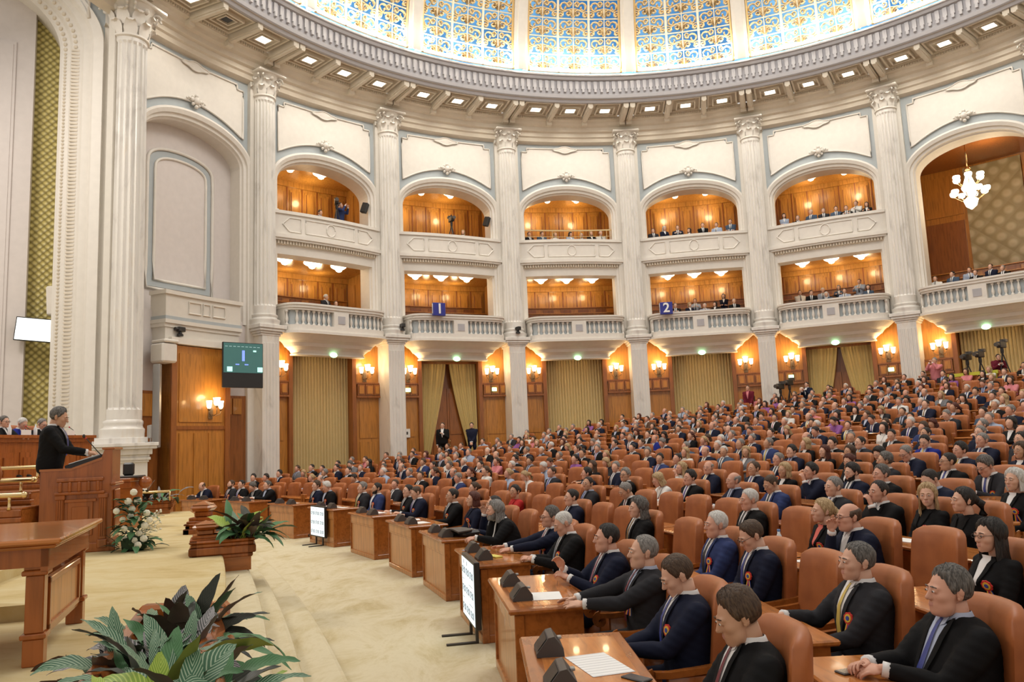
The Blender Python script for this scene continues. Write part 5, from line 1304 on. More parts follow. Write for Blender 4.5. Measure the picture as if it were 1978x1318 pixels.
def shirt_parts(B,kind='suit'):
    """returns builders: shirt V, tie, lapels"""
    f=B['o'].get('f'); res={}
    zt,zb=(.545,.20) if not f else (.525,.33); n=9; hw=.060 if not f else .05
    rows=[]
    for k in range(n+1):
        q=k/n; z=zt+(zb-zt)*q; w_=hw*(1-q)**.75*(1 if q>.0 else 1)+.004; rows.append([(-w_,z),(-w_*.5,z),(0,z),(w_*.5,z),(w_,z)])
    m=MB(); m.grid(chest_patch(B,rows,.009),0,True); res['shirt']=m
    c=B['nb']; col=MB(); ring=[]
    for zz,rr in ((-.02,.068),(.012,.0625),(.015,.057)):
        r=rr*(1 if not f else .84); ring.append([tuple(c+Vector((r*math.sin(t),-r*1.02*math.cos(t)-.004-.010*math.cos(t)*(1 if zz<0 else .3),zz+.014-(.018*(math.cos(t)>.8))))) for t in [2*PI*j/20 for j in range(21)]])
    if not f: col.grid(ring,0,True); 
    if not f: add_raw(m,col.v,col.f,0)
    # collar wings
    if not f: m.grid(chest_patch(B,[[(s0*.012,.545),(s0*.052,.548)] for s0 in (1,)]+[[(.02,.505),(.045,.515)]],.016),0); m.grid(chest_patch(B,[[(-.012,.545),(-.052,.548)],[(-.02,.505),(-.045,.515)]],.016),0)
    t=MB(); rows=[]
    for k in range(12):
        q=k/11; z=.535+(.17-.535)*q; w_=.013+.0*q if k<2 else .010+.022*q; rows.append([(-w_,z),(0,z),(w_,z)])
    P=chest_patch(B,rows,.017); P2=[[(x,y-.004,z) if j==1 else (x,y,z) for j,(x,y,z) in enumerate(r)] for r in P]; t.grid(P2,0,True); res['tie']=t
    if kind=='suit':
        for s in (-1,1):
            l=MB(); rows=[]
            for k in range(n+1):
                q=k/n; z=(zt+.0)+(zb-.03-zt)*q; w_=hw*(1-q)**.75+.002; wd=.034*math.sin(PI*min(1,q*.9+.22))**.8+.004; x=[s*w_,s*(w_+wd*.5),s*(w_+wd)]; rows.append([(a,z) for a in x])
            P=chest_patch(B,rows,.015); l.grid(P,0,s>0); res['lapel'+('L' if s>0 else 'R')]=l
    return res
def rosette_parts(B,x=.105,z=.345,tails=True):
    P=chest_patch(B,[[(x,z)],[(x+.01,z)],[(x,z+.01)]],.014); c=Vector(P[0][0]); ux=(Vector(P[1][0])-c).normalized(); uz=(Vector(P[2][0])-c).normalized(); n=ux.cross(uz).normalized()
    if n.y>0: n=-n
    m=MB()
    for r0,r1,mi,h in ((.024,.036,0,.004),(.013,.025,1,.007),(0,.0135,2,.010)):
        N=18; ring=[]
        for rr,hh in ((r0,h),(r1,h),(r1,-.006)): ring.append([tuple(c+(ux*math.cos(t)+uz*math.sin(t))*rr*(1+(.06*math.cos(9*t) if rr==r1 and mi==0 else 0))+n*hh) for t in [2*PI*j/N for j in range(N+1)]])
        m.grid(ring,mi)
    if tails:
        for s in (-1,1):
            for j,mi in ((0,0),(1,1),(2,2)):
                a=c-uz*.03+ux*(s*.006+(j-1)*.007)+n*.002; b=c-uz*.115+ux*(s*.024+(j-1)*.009)+n*.006
                m.grid([[tuple(a),tuple(a+ux*.007)],[tuple(b),tuple(b+ux*.009)]],(1,0,2)[j] if s<0 else mi)
    return m
def glasses_builder():
    g=MB()
    for s in (-1,1):
        g.tube([(s*.031+.019*math.cos(t),-.1085,.006+.0135*math.sin(t)) for t in [2*PI*j/14 for j in range(14)]],.0017,5,closed=True,up=(0,1,0))
        g.tube([(s*.050,-.1075,.010),(s*.072,-.06,.012),(s*.082,.012,.012)],.0017,5)
    g.tube([(-.012,-.110,.008),(0,-.114,.011),(.012,-.110,.008)],.0017,5)
    return g
# people materials
SKIN=plain('skin_light',(.66,.385,.27),.5,spec=.35); SKIN2=plain('skin_rosy',(.62,.33,.23),.5,spec=.35); SKIN3=plain('skin_tan',(.54,.30,.19),.5,spec=.35)
LIPS=plain('lips',(.50,.235,.18),.5); EYEW=plain('eye_white',(.70,.66,.62),.3); IRIS=plain('iris_dark',(.03,.02,.015),.2)
SHOE=plain('black_shoe_leather',(.012,.011,.011),.3)
def hairm(name,c,l): return ramped(name,'noise',16,[(.38,c),(.62,l)],.55,stretch=(7,7,1.0),detail=5,bump=.9,spec=.35)
HAIR={'k':hairm('black_hair',(.010,.008,.007),(.035,.028,.024)),'b':hairm('brown_hair',(.045,.024,.014),(.10,.060,.035)),'r':hairm('auburn_hair',(.06,.016,.010),(.12,.035,.022)),'g':hairm('grey_hair',(.13,.12,.11),(.30,.28,.26)),'s':hairm('pepper_grey_hair',(.05,.045,.04),(.17,.155,.14)),'w':hairm('white_hair',(.45,.43,.40),(.72,.70,.66)),'y':hairm('blond_hair',(.30,.19,.085),(.58,.42,.23))}
HNAME={'k':'black','b':'brown','r':'auburn','g':'grey','s':'greying dark','w':'white','y':'blond'}
def cloth(name,c,c2=None): return plain(name,c,.8,bump=.9,bscale=8,sheen=.0,spec=.15)
SUIT={'K':cloth('black_suit',(.008,.0078,.0085)),'N':cloth('navy_suit',(.011,.014,.032)),'G':cloth('charcoal_suit',(.026,.026,.030)),'U':cloth('blue_suit',(.030,.045,.13)),'L':cloth('light_grey_suit',(.17,.17,.18)),'R':cloth('red_clothes',(.45,.03,.03)),'P':cloth('purple_clothes',(.26,.10,.30)),'W':cloth('white_clothes',(.70,.68,.64)),'M':cloth('burgundy_jacket',(.13,.012,.025)),'T':cloth('brown_jacket',(.10,.055,.035)),'I':cloth('pink_jacket',(.62,.22,.24)),'S':cloth('pale_blue_shirt',(.34,.40,.52)),'E':cloth('steel_blue_suit',(.06,.09,.14)),'V':cloth('bright_blue_suit',(.015,.025,.20))}
SNAME={'K':'black suit','N':'navy suit','G':'charcoal suit','U':'dark blue suit','L':'light grey suit','R':'red top','P':'purple top','W':'white top','M':'burgundy jacket','T':'brown jacket','I':'pink jacket','S':'pale blue shirt','E':'steel-blue jacket','V':'bright blue suit'}
FNAME={'K':'black jacket','N':'navy dress','G':'charcoal jacket'}
SHIRT=plain('white_shirt',(.74,.73,.72),.7); SHIRTB=plain('light_blue_shirt',(.42,.47,.60),.7)
TIE={'m':plain('maroon_tie',(.15,.018,.03),.5),'u':plain('blue_tie',(.035,.05,.24),.5),'y':plain('yellow_tie',(.62,.45,.10),.5),'k':plain('black_tie',(.015,.015,.02),.5),'g':plain('grey_tie',(.22,.23,.26),.5),'o':plain('bronze_tie',(.22,.13,.05),.5),'c':plain('checked_tie',(.34,.12,.16),.5),'v':plain('violet_tie',(.08,.05,.25),.5)}
TNAME={'m':'maroon tie','u':'blue tie','y':'yellow tie','k':'black tie','g':'grey tie','o':'bronze tie','c':'checked tie','v':'violet tie'}
RED=plain('ribbon_red',(.62,.04,.03),.6); YEL=plain('ribbon_yellow',(.80,.52,.06),.6); BLU=plain('ribbon_blue',(.04,.07,.35),.6)
DEF=[SKIN,SUIT['K'],LIPS,EYEW,IRIS,HAIR['b'],SHOE,SHIRT,TIE['k']]
HAIRC={}
def hair_obj(style,kind,res,col,parent,M,seed=0):
    key=(style,kind,res,seed%3)
    if key not in HAIRC:
        b=hair_mesh(style,kind,res,seed%3); o=b.build('hair',[HAIR['k']],smooth=True); HAIRC[key]=o.data; bpy.data.objects.remove(o)
    o=bpy.data.objects.new('hair',HAIRC[key]); COL.objects.link(o); o.parent=parent; o.matrix_local=M
    o.material_slots[0].link='OBJECT'; o.material_slots[0].material=HAIR[col]; return o
def set_mats(o,mats):
    for k,m_ in mats.items(): o.material_slots[k].link='OBJECT'; o.material_slots[k].material=m_
def near_person(label,loc,rz,o,hair,style,suit,tie=None,shirt=None,rosette=True,glasses=False,skin=None,seed=0,lod=0,extra=None,beard=None):
    B=make_body(o,lod); ob=B['m'].build('person',DEF,smooth=True); ob.location=loc; ob.rotation_euler=(0,0,rz); tag(ob,label,'person')
    sc=o.get('scale',1); ob.scale=(sc,sc,sc)
    set_mats(ob,{SU:SUIT[suit],SK:skin or SKIN,BR:HAIR[hair] if hair!='w' else HAIR['g']})
    kind=o.get('head','f' if o.get('f') else 'm')
    if style: hair_obj(style,kind,B['res'],hair,ob,B['M'],seed)
    sp=shirt_parts(B,'suit' if o.get('jacket',True) else 'plain')
    if shirt is not False:
        x=sp['shirt'].build('shirt',shirt or SHIRT,ob,smooth=True)
    if tie: sp['tie'].build('tie',TIE[tie],ob,smooth=True)
    for k in ('lapelL','lapelR'):
        if k in sp and o.get('jacket',True): sp[k].build('lapel',SUIT[suit],ob,smooth=True)
    if rosette: rosette_parts(B).build('ribbon_rosette',[RED,YEL,BLU],ob)
    if glasses: g=glasses_builder().build('glasses',BLACK,ob,smooth=True); g.matrix_local=B['M']
    if beard:
        A,E,D,R_=get_head(kind,B['res']); P=D*(R_+.006)[...,None]; az=np.abs((A+PI)%(2*PI)-PI)
        lim=np.interp(az,[0,.35,.7,1.2,1.5],[-.072,-.048,-.045,-.02,.0]); keep=(P[...,2]<lim)&(az<1.5)&(P[...,2]>-.125)&(E>-1.35)
        keep|=(np.abs(P[...,2]+.045)<.007)&(az<.32)
        q=MB(); grid_mesh(q,P,0,keep); b_=q.build('beard',HAIR[beard],ob,smooth=True); b_.matrix_local=B['M']
    ob['_']=1; del ob['_']
    return ob,B
# seat data: row -> bearing*1e4 : description code
SEATED={0:'233:mb_last 690:mb_read 1076:mg_A2 1449:mk_A1 2037:mw_B2 2279:mg_B1 2902:ms_beard 3222:mk_chin 3718:fr_C2 4131:mk_C1 4811:mb_D2 5040:mk_D1 5698:mk_G2 6005:mg_G1 6703:mg_F2 6989:mb_F1 7972:mg_E2 8178:ms_E1 8569:mk_E0 8784:mb_E00 9245:mk_far',
1:'312:right 681:yellow 1269:specs 1585:whiteblue 2371:longgrey 3227:darknavy 4096:fkR 4789:fbK 6247:mbG',
2:'804:womanspec 1383:bald 1594:blondtail 2143:white 3266:mgK 3872:mkG 5852:mgU 6519:mkKx 7629:mkN 8248:mgrL 8494:fyS 9346:mkfG 9596:mkfKn',
3:'1409:darkbun 1607:blond 1841:mkK 2158:mgG 2586:bluedown 2922:mgrN 3367:mkK 3603:fyW 4091:mgK 4583:mkN 5066:mbG 5369:fyW 5689:fyS 6062:fbW 6310:frK 6580:mgrK 6896:fbN 7327:mgN 7765:mwS 8392:mkK 8818:mgK 9192:fyK 9613:mkfN',
4:'1660:oldwoman 2008:mkN 2327:greyK 2546:blackbeard 2812:mkN 3057:fyK 3317:mbN 3745:mgrN 3991:fyW 4789:mgN 5070:fbK 5663:mwS 6220:mwN 6700:mkN 7173:msN 7454:mkN 7899:mgrN 8266:msG 8676:mgN 9087:mkN 9320:mkG 9518:mkK 9767:mbL',
5:'2132:msG 2389:mkK 2771:msG 3011:frK 3578:mgN 4547:mkK 4759:mkU 5338:fyG 5810:fkP 6076:mbU 6427:mkT 6655:mkK 6918:fbI 7177:frK 7433:mwN 7666:fyW 8062:mbU 8429:mbN 8721:fbI 8967:fkK 9218:msL 9491:mkN',
6:'2364:fbN 2674:mkN 2959:mgNx 3148:fkK 3385:fbK 3591:frK 3863:mkN 4289:fyL 4504:mwE 4688:mgrN 4909:fyW 5334:mgN 5830:fyK 6146:mkK 6444:mgN 7063:mkT 7353:mgrN 7967:mgG 8182:mgG 8858:mgN 9416:mbI 9635:mgG',
7:'2676:mkG 2876:mgN 3231:mkV 3672:mkG 3881:mkK 4121:fyK 4451:mgU 4706:mgN 4935:mwK 5285:mgE 5889:mkG 6330:mgK 6599:mbU 7085:mwG 7296:mgN 7862:mwK 8144:mgS 8477:fbI 8801:frP 9003:mkK 9214:mgK 9426:mbT',
8:'2908:mgrN 3174:mgN 3521:mkN 3767:mkK 4074:mgK 4443:mgrL 4943:mgN 5242:mwK 5435:fyV 5834:mgN 6135:mbN 6462:mkN 6681:mwN 7023:fyK 7300:mwK 7871:msG 8095:fbN 8683:mgK 8907:mkN 9320:mbU',
9:'3269:fkK 3446:mgN 3818:mbU 4113:fkW 4609:mkN 5066:mkK 5452:mgU 5656:fbN 5884:frK 6295:mgrV 6577:mgN 6784:mkK 7010:mgG 7227:mkG 7452:frK 7805:fyK 8007:fbK 8330:mbN 8894:mbN 9090:mbN',
10:'3405:mwK 3642:mgS 3976:frK 4165:mwN 4361:fbI 4658:mkN 4924:mwK 5156:fyK 5505:mkN 5764:mgrN 6137:mgK 6426:fkK 6654:mkK 6955:mkN 7296:mgrN 7474:mgrN 7704:mkN 7936:mwK 8134:fbI 8326:fkP 8635:mgN 8854:mbS',
11:'3745:mgN 3916:fkE 4116:mgG 4409:mkK 4666:mkN 4983:fkP 5215:fkN 5465:mwN 5790:mbU 6005:mbN 6198:mgrN 6558:mkN 6800:fkK 7025:frK 7218:mgrN 7546:mkK 7962:fyK 8251:mgS 8488:fyW 8696:mgG',
12:'3866:fkP 4044:mwK 4315:frK 4686:mkG 4974:fbN 5215:fkP 5467:mgrN 5795:mkK 5972:mbU 6181:mgrG 6391:mgN 6576:fyK 6781:mbT 7107:fbK 7300:mgK 7555:fyK 7924:fkK 8189:mgN 8423:mgG 8726:mgG',
13:'3993:mkN 4182:fyW 4517:mkG 4712:mkN 5031:fyG 5272:fkK 5641:mgI 5879:fyW 6140:mbN 6476:mbN 6636:mgN 6854:fkK 7025:mbT 7225:mkN 7533:mwN 7682:mbS 7994:mwN 8323:mgN 8505:mgK',
14:'4242:fyK 4431:mkN 4637:fkK 4939:mwU 5114:mgW 5430:mgN 5650:mgrN 5849:frK 6040:mkU 6244:fkP 6533:mkG 6806:fbN 7002:mgN 7155:mgS 7344:mgN 7600:mbT 7758:mbU 8163:fkK 8327:fkP',
15:'4547:fbN 4722:mkN 4965:fyL 5206:fkK 5386:mwN 5559:mgK 5752:msG 5951:mgrN 6127:mgN 6339:mwK 6586:mgrK 6747:mwS 6955:mgN 7168:mbN 7335:mgG 7535:mwK 7730:mgN 7898:frK 8103:mkK',
16:'4510:mbT 4772:mgG 4939:mwN 5231:mgrN 5403:mgrN 5597:mgN 5873:fkP 6108:mkK 6302:mgG 6487:mkK 6677:fkP 6945:mgN 7169:mkN 7370:mgK 7567:mgS 7770:mgrN',
17:'4791:fbI 4956:mbN 5243:fbN 5430:frK 5692:mgK 5856:mkK 6036:mgG 6209:msG 6392:mgK 6542:frK 6724:fkP 6899:frK 7089:mgS 7277:mwN 7463:frK',
18:'4810:mgrN 5061:fyK 5398:fbI 5608:mwK 5766:fkK 6008:frK 6177:frK 6360:fbI 6530:msG 6702:msG 6896:mgG 7119:fbI',
19:'4911:mkG 5101:mbN 5251:fkK 5487:fkP 5693:fbN 5919:mbU 6092:mgN 6365:mwN 6525:mkK 6774:mwK',
20:'5090:mkK 5332:fyW 5502:fbI 5681:mkG 5831:mwN 5988:mkK 6156:frK',
21:'5191:msG 5419:fyK'}
CHAIRS={0:'233o 690o 1076o 1449o 2037o 2279o 2902o 3222o 3718o 4131o 4811o 5040o 5698o 6005o 6703o 6989o 7972o 8178o 8569o 8784o 9245o',
1:'4e 312o 681o 975e 1269o 1585o 1978e 2371o 2656e 2941e 3227o 3516e 3806e 4096o 4443e 4789o 5081e 5372e 5664e 5955e 6247o 6539e 6830e 7122e 7414e 7706e 7998e 8289e 8581e 8873e 9165e 9457e',
2:'535e 804o 1093e 1383o 1594o 1868e 2143o 2423e 2704e 2985e 3266o 3569e 3872o 4155e 4438e 4720e 5003e 5286e 5569e 5852o 6185e 6519o 6797e 7074e 7352e 7629o 7939e 8248o 8494o 8778e 9062e 9346o 9596o',
3:'1089e 1409o 1607o 1841o 2158o 2586o 2922o 3367o 3603o 4091o 4583o 5066o 5369o 5689o 6062o 6310o 6580o 6896o 7327o 7765o 8079e 8392o 8818o 9192o 9613o',
4:'1660o 2008o 2327o 2546o 2812o 3057o 3317o 3745o 3991o 4257e 4523e 4789o 5070o 5367e 5663o 5942e 6220o 6700o 7173o 7454o 7899o 8266o 8676o 9087o 9320o 9518o 9767o',
5:'1858e 2132o 2389o 2771o 3011o 3294e 3578o 3820e 4062e 4305e 4547o 4759o 5048e 5338o 5574e 5810o 6076o 6427o 6655o 6918o 7177o 7433o 7666o 8062o 8429o 8721o 8967o 9218o 9491o',
6:'2364o 2674o 2959o 3148o 3385o 3591o 3863o 4289o 4504o 4688o 4909o 5334o 5582e 5830o 6146o 6444o 6754e 7063o 7353o 7660e 7967o 8182o 8520e 8858o 9137e 9416o 9635o',
7:'2676o 2876o 3231o 3452e 3672o 3881o 4121o 4451o 4706o 4935o 5285o 5587e 5889o 6110e 6330o 6599o 6842e 7085o 7296o 7579e 7862o 8144o 8477o 8801o 9003o 9214o 9426o',
8:'2908o 3174o 3521o 3767o 4074o 4443o 4693e 4943o 5242o 5435o 5834o 6135o 6462o 6681o 7023o 7300o 7586e 7871o 8095o 8389e 8683o 8907o 9320o',
9:'3033e 3269o 3446o 3818o 4113o 4361e 4609o 4838e 5066o 5452o 5656o 5884o 6089e 6295o 6577o 6784o 7010o 7227o 7452o 7805o 8007o 8330o 8612e 8894o 9090o',
10:'3405o 3642o 3976o 4165o 4361o 4658o 4924o 5156o 5505o 5764o 6137o 6426o 6654o 6955o 7296o 7474o 7704o 7936o 8134o 8326o 8635o 8854o',
11:'3501e 3745o 3916o 4116o 4409o 4666o 4983o 5215o 5465o 5790o 6005o 6198o 6558o 6800o 7025o 7218o 7546o 7754e 7962o 8251o 8488o 8696o',
12:'3665e 3866o 4044o 4315o 4686o 4974o 5215o 5467o 5795o 5972o 6181o 6391o 6576o 6781o 7107o 7300o 7555o 7924o 8189o 8423o 8726o',
13:'3993o 4182o 4517o 4712o 5031o 5272o 5456e 5641o 5879o 6140o 6476o 6636o 6854o 7025o 7225o 7533o 7682o 7994o 8323o 8505o',
14:'4042e 4242o 4431o 4637o 4939o 5114o 5430o 5650o 5849o 6040o 6244o 6533o 6806o 7002o 7155o 7344o 7600o 7758o 7960e 8163o 8327o',
15:'4186e 4367e 4547o 4722o 4965o 5206o 5386o 5559o 5752o 5951o 6127o 6339o 6586o 6747o 6955o 7168o 7335o 7535o 7730o 7898o 8103o',
16:'4339e 4510o 4772o 4939o 5231o 5403o 5597o 5873o 6108o 6302o 6487o 6677o 6945o 7169o 7370o 7567o 7770o',
17:'4552e 4791o 4956o 5243o 5430o 5692o 5856o 6036o 6209o 6392o 6542o 6724o 6899o 7089o 7277o 7463o',
18:'4634e 4810o 5061o 5229e 5398o 5608o 5766o 6008o 6177o 6360o 6530o 6702o 6896o 7119o',
19:'4752e 4911o 5101o 5251o 5487o 5693o 5919o 6092o 6365o 6525o 6774o',
20:'4900e 5090o 5332o 5502o 5681o 5831o 5988o 6156o',
21:'5014e 5191o 5419o'}
DESKS={1:'158:146 828:142 1427:148 1978:68 2513:140 3084:140 3661:141 4269:156 4935:141 5518:141 6101:141 6684:141 7268:141 7852:141 8435:141 9019:141 9457:68',
2:'669:138 1238:144 1731:140 2283:142 2845:142 3418:148 4013:142 4579:142 5145:142 5710:142 6352:156 6935:141 7491:141 8093:150 8636:142 9204:142 9596:68',
3:'1249:156 1724:131 2158:68 2754:161 3485:131 4091:68 4583:68 5218:151 5689:68 6186:135 6738:155 7327:68 7922:154 8392:68 8818:68 9192:68 9613:68',
4:'1660:68 2168:159 2679:143 3187:142 3868:137 4390:143 4930:148 5515:153 6081:147 6700:68 7313:148 7899:68 8266:68 8676:68 9203:133 9642:138',
5:'1995:149 2389:68 2891:138 3436:152 3941:139 4426:139 4904:154 5456:137 5943:146 6541:134 7048:144 7550:136 8062:68 8575:154 9093:142 9491:68',
6:'2519:164 3054:124 3488:130 3863:68 4396:132 4799:134 5458:143 5988:166 6599:164 7208:157 7814:163 8182:68 8520:68 8998:154 9526:134',
7:'2776:130 3341:137 3776:133 4121:68 4579:148 4935:68 5436:165 5999:137 6464:153 6963:145 7437:158 8003:158 8477:68 8902:131 9320:134',
8:'3041:155 3644:148 4074:68 4568:150 5092:167 5435:68 5834:68 6135:68 6572:139 7162:159 7728:162 8242:165 8795:141 9320:68',
9:'3151:147 3446:68 3818:68 4237:152 4724:145 5066:68 5554:136 5986:137 6436:164 6897:144 7340:144 7906:135 8471:164 8992:133',
10:'3524:150 4070:132 4361:68 4791:161 5156:68 5634:159 6137:68 6540:147 6955:68 7385:128 7820:149 8230:134 8744:144',
11:'3623:156 4016:139 4538:161 5099:152 5465:68 5897:145 6198:68 6679:155 7122:136 7650:142 7962:68 8370:153 8696:68',
12:'3765:142 4044:68 4315:68 4686:68 5095:157 5467:68 5883:132 6286:145 6679:143 7204:139 7555:68 7924:68 8306:155 8726:68',
13:'4087:139 4614:141 5151:160 5549:137 5879:68 6140:68 6556:127 6939:132 7225:68 7607:123 7994:68 8414:136',
14:'4142:145 4534:148 5026:135 5540:154 5945:142 6244:68 6533:68 6904:144 7250:141 7679:128 8062:147 8327:68',
15:'4276:140 4635:137 5085:166 5473:136 5852:148 6233:153 6667:131 7061:154 7435:148 7814:134 8103:68',
16:'4425:137 4855:136 5317:138 5597:68 5991:166 6395:144 6677:68 7057:161 7468:149 7770:68',
17:'4552:68 4874:137 5337:146 5774:136 6122:140 6467:130 6812:141 7183:147 7463:68',
18:'4722:144 5145:140 5503:159 5766:68 6092:141 6445:141 6799:152 7119:68',
19:'4832:138 5176:133 5590:160 6006:144 6445:138 6774:68',
20:'4995:154 5417:145 5756:135 6072:144',
21:'5102:150 5419:68'}
# ================================================================ chairs and desks
def rz_at(th): return th-PI/2
def chair_parts(parent=None,simple=False):
    """high-backed leather chair facing -Y, returns builders"""
    b=MB(); ids=[]; n=20
    for z,w_,t_,y in ((.40,.27,.055,.17),(.44,.30,.062,.175),(.60,.305,.066,.19),(.80,.305,.064,.21),(.96,.30,.060,.225),(1.05,.29,.056,.235),(1.075,.265,.048,.24),(1.10,.22,.034,.243),(1.11,.14,.012,.245)):
        row=[]
        for j in range(n):
            a=2*PI*j/n; c,s_=math.cos(a),math.sin(a); x=w_*math.copysign(abs(c)**.42,c); row.append(b.V(x,y+t_*math.copysign(abs(s_)**.55,s_)-.085*(x/.3)**2,z))
        ids.append(row)
    for p,q in zip(ids,ids[1:]):
        for j in range(n): b.F((p[j],p[(j+1)%n],q[(j+1)%n],q[j]))
    b.F(ids[0][::-1]); b.F(ids[-1])
    s=MB(); s.bbox(-.265,.265,-.27,.17,.33,.465,.045)
    out=[('backrest',b,LEATHER),('seat',s,LEATHER)]
    for sg in (-1,1):
        a=MB(); x0,x1=sg*.285,sg*.335; lo,hi=min(x0,x1),max(x0,x1)
        a.sweep([(sg*.31,.20,.68),(sg*.31,.0,.655),(sg*.31,-.18,.64),(sg*.31,-.27,.645)],[(-.034,-.018),(.034,-.018),(.034,.012),(-.034,.018)])
        if not simple: 
            pts=[(sg*.31,-.27+.0-.045*(1-q/13)*math.sin(q*.5),.608+.040*(1-q/15)*math.cos(q*.5)) for q in range(12)]; a.sweep(pts,[(-.030,-.009),(.030,-.009),(.030,.009),(-.030,.009)],up=(1,0,0))
        out.append(('armrest',a,WOODK))
        p=MB(); p.bbox(lo,hi,-.20,.22,.04,.63,.008); p.bbox(lo-.006,hi+.006,-.22,.24,0,.06,.006)
        if not simple: p.bbox(lo-.004 if sg<0 else hi-.004,lo+.004 if sg<0 else hi+.004,-.12,.14,.14,.5,.004)
        out.append(('side_panel',p,WOODK))
    return out
chair0=thing('parliament_chair','orange leather chair','chair',(0,0,0))
for nm,b,m_ in chair_parts():
    b.build(nm,m_,chair0,smooth=nm in('backrest','seat'),angle=.8)
far=MB(); FM=[LEATHER,WOODK]
for nm,b,m_ in chair_parts(simple=True): add_raw(far,b.v,b.f,FM.index(m_))
chairF=far.build('parliament_chair',FM,smooth=True,angle=.8); tag(chairF,'orange leather chair','chair')
CH=[]
for n,s_ in CHAIRS.items():
    for k,tok in enumerate(s_.split()):
        th=int(tok[:-1])/1e4; p=rpt(rowr(n),th,rowz(n)); CH.append((math.hypot(p.x,p.y),n,k,th,p,tok[-1]))
CH.sort(key=lambda c:c[0]); used0=usedF=False; stuffc=MB()
for q,(d,n,k,th,p,st) in enumerate(CH):
    if q<300:
        st_='occupied' if st=='o' else 'empty'
        lab='%s orange leather chair in the %s row, %s from the near end'%(st_,ORD[n],ORD[k])
        if d<17:
            if not used0: used0=True; o=chair0; o.location=p; o.rotation_euler=(0,0,rz_at(th)); o['label']=lab; o['group']='parliament chairs'
            else: o=dup(chair0,p,rz_at(th),lab,'parliament chairs')
        else:
            if not usedF: usedF=True; o=chairF
            else: o=chairF.copy(); COL.objects.link(o)
            o.location=p; o.rotation_euler=(0,0,rz_at(th)); o['label']=lab; o['group']='parliament chairs'
    else:
        M=Matrix.Translation(p)@Matrix.Rotation(rz_at(th),4,'Z'); add_raw(stuffc,[],[],0)
        o=len(stuffc.v); stuffc.v+=[tuple(M@Vector(v)) for v in far.v]
        for f,mi in zip(far.f,far.m): stuffc.F(tuple(x+o for x in f),mi)
o=stuffc.build('far_chairs',FM); tag(o,'mass of distant orange leather chairs in the back rows','chairs',kind='stuff')
# ---- desks of the front row
def desk_front():
    t=thing('front_desk','two-seat wooden desk','desk',(0,0,0))
    m=MB(); W=.70
    m.box(-W,W,-.95,-.91,.02,.76-.02); m.build('front_panel',WOODL,t)
    m=MB(); m.box(-W+.02,W-.02,-.97,-.95,.60,.735); m.bbox(-W,W,-.965,-.95,.57,.60,.004); m.bbox(-W-.005,W+.005,-.975,-.88,0,.07,.006); m.build('front_moulding',WOODL,t)
    for s in (-1,1):
        m=MB(); a,b=sorted((s*W,s*(W-.04))); m.box(a,b,-.91,-.45,.0,.74); a,b=sorted((s*(W+.012),s*(W-.05))); m.bbox(a,b,-.93,-.42,0,.08,.006); m.bbox(min(s*W,s*(W+.02)),max(s*W,s*(W+.02)),-.975,-.90,.0,.735,.006); m.build('side_panel',WOODK,t)
    m=MB(); m.bbox(-W-.05,W+.05,-1.02,-.37,.740,.778,.012); m.build('desk_top',WOODK,t)
    m=MB(); m.box(-W+.06,W-.06,-.92,-.44,.7775,.7800); m.build('top_inlay',WOODT,t)
    m=MB(); m.box(-W+.04,W-.04,-.60,-.58,.30,.74); m.build('modesty_board',WOODK,t)
    return t
d0=desk_front(); FD=[]
for k,dg in enumerate((2.7,7.95,13.15,18.5,23.35,28.7,34.3,39.75,45.6,51.0)):
    th=math.radians(dg); p=rpt(ROW0,th,0); lab='two-seat front-row wooden desk, %s from the camera end'%ORD[k]
    if k==0: o=d0; o.location=p; o.rotation_euler=(0,0,rz_at(th)); o['label']=lab; o['group']='front row desks'
    else: o=dup(d0,p,rz_at(th),lab,'front row desks')
    FD.append((o,th))
def desk_back(w_):
    m=MB(); W=w_/2
    m.box(-W,W,-.70,-.67,.02,.72,0); m.box(-W,-W+.035,-.67,-.36,0,.73,0); m.box(W-.035,W,-.67,-.36,0,.73,0)
    m.bbox(-W-.02,W+.02,-.73,-.30,.73,.765,.01,1)
    for s in (-1,1): x=s*(W+.005); m.bbox(x-.022,x+.022,-.76,-.66,.60,.86,.012,0)
    return m
DM={}; nd=0
for n,s_ in DESKS.items():
    for k,tok in enumerate(s_.split()):
        a,b=tok.split(':'); th=int(a)/1e4; w_=round(int(b)/10)/10; key=w_
        if key not in DM: o=desk_back(w_).build('row_desk',[WOODK,WOODT]); DM[key]=o.data
        else: o=bpy.data.objects.new('row_desk',DM[key]); COL.objects.link(o)
        o.location=rpt(rowr(n),th,rowz(n)); o.rotation_euler=(0,0,rz_at(th)); tag(o,'narrow wooden desk in the %s row, %s from the near end'%(ORD[n],ORD[k]),'desk','desks of the raked rows')
# ---- things on the desks
def on_desk(k,x,y,z=.780):
    o,th=FD[k]; M=Matrix.Translation(o.location)@Matrix.Rotation(rz_at(th),4,'Z'); return M@Vector((x,y,z)),rz_at(th)
con=thing('desk_console','console','console',(0,0,0))
m=MB(); W=.115
prof=[(-.075,0),(.085,0),(.085,.02),(.015,.105),(-.02,.112),(-.07,.045)]
a=[m.V(-W,y,z) for y,z in prof]; b=[m.V(W,y,z) for y,z in prof]; m.F(a); m.F(b[::-1])
for i in range(6): m.F((a[i],b[i],b[(i+1)%6],a[(i+1)%6])[::1])
m.build('console_body',DGREY,con)
m=MB(); 
q=[(-W*.86,.022,.099),(W*.86,.022,.099),(W*.86,.078,.031),(-W*.86,.078,.031)]; n_=Vector((0,.77,.63))*.003
a=[m.V(Vector(x)+n_) for x in q]; m.F(a); m.build('speaker_grille',BLACK,con)
m=MB(); m.bbox(-.02,.02,-.070,-.045,.075,.09,.003); m.build('control_button',GREYM,con)
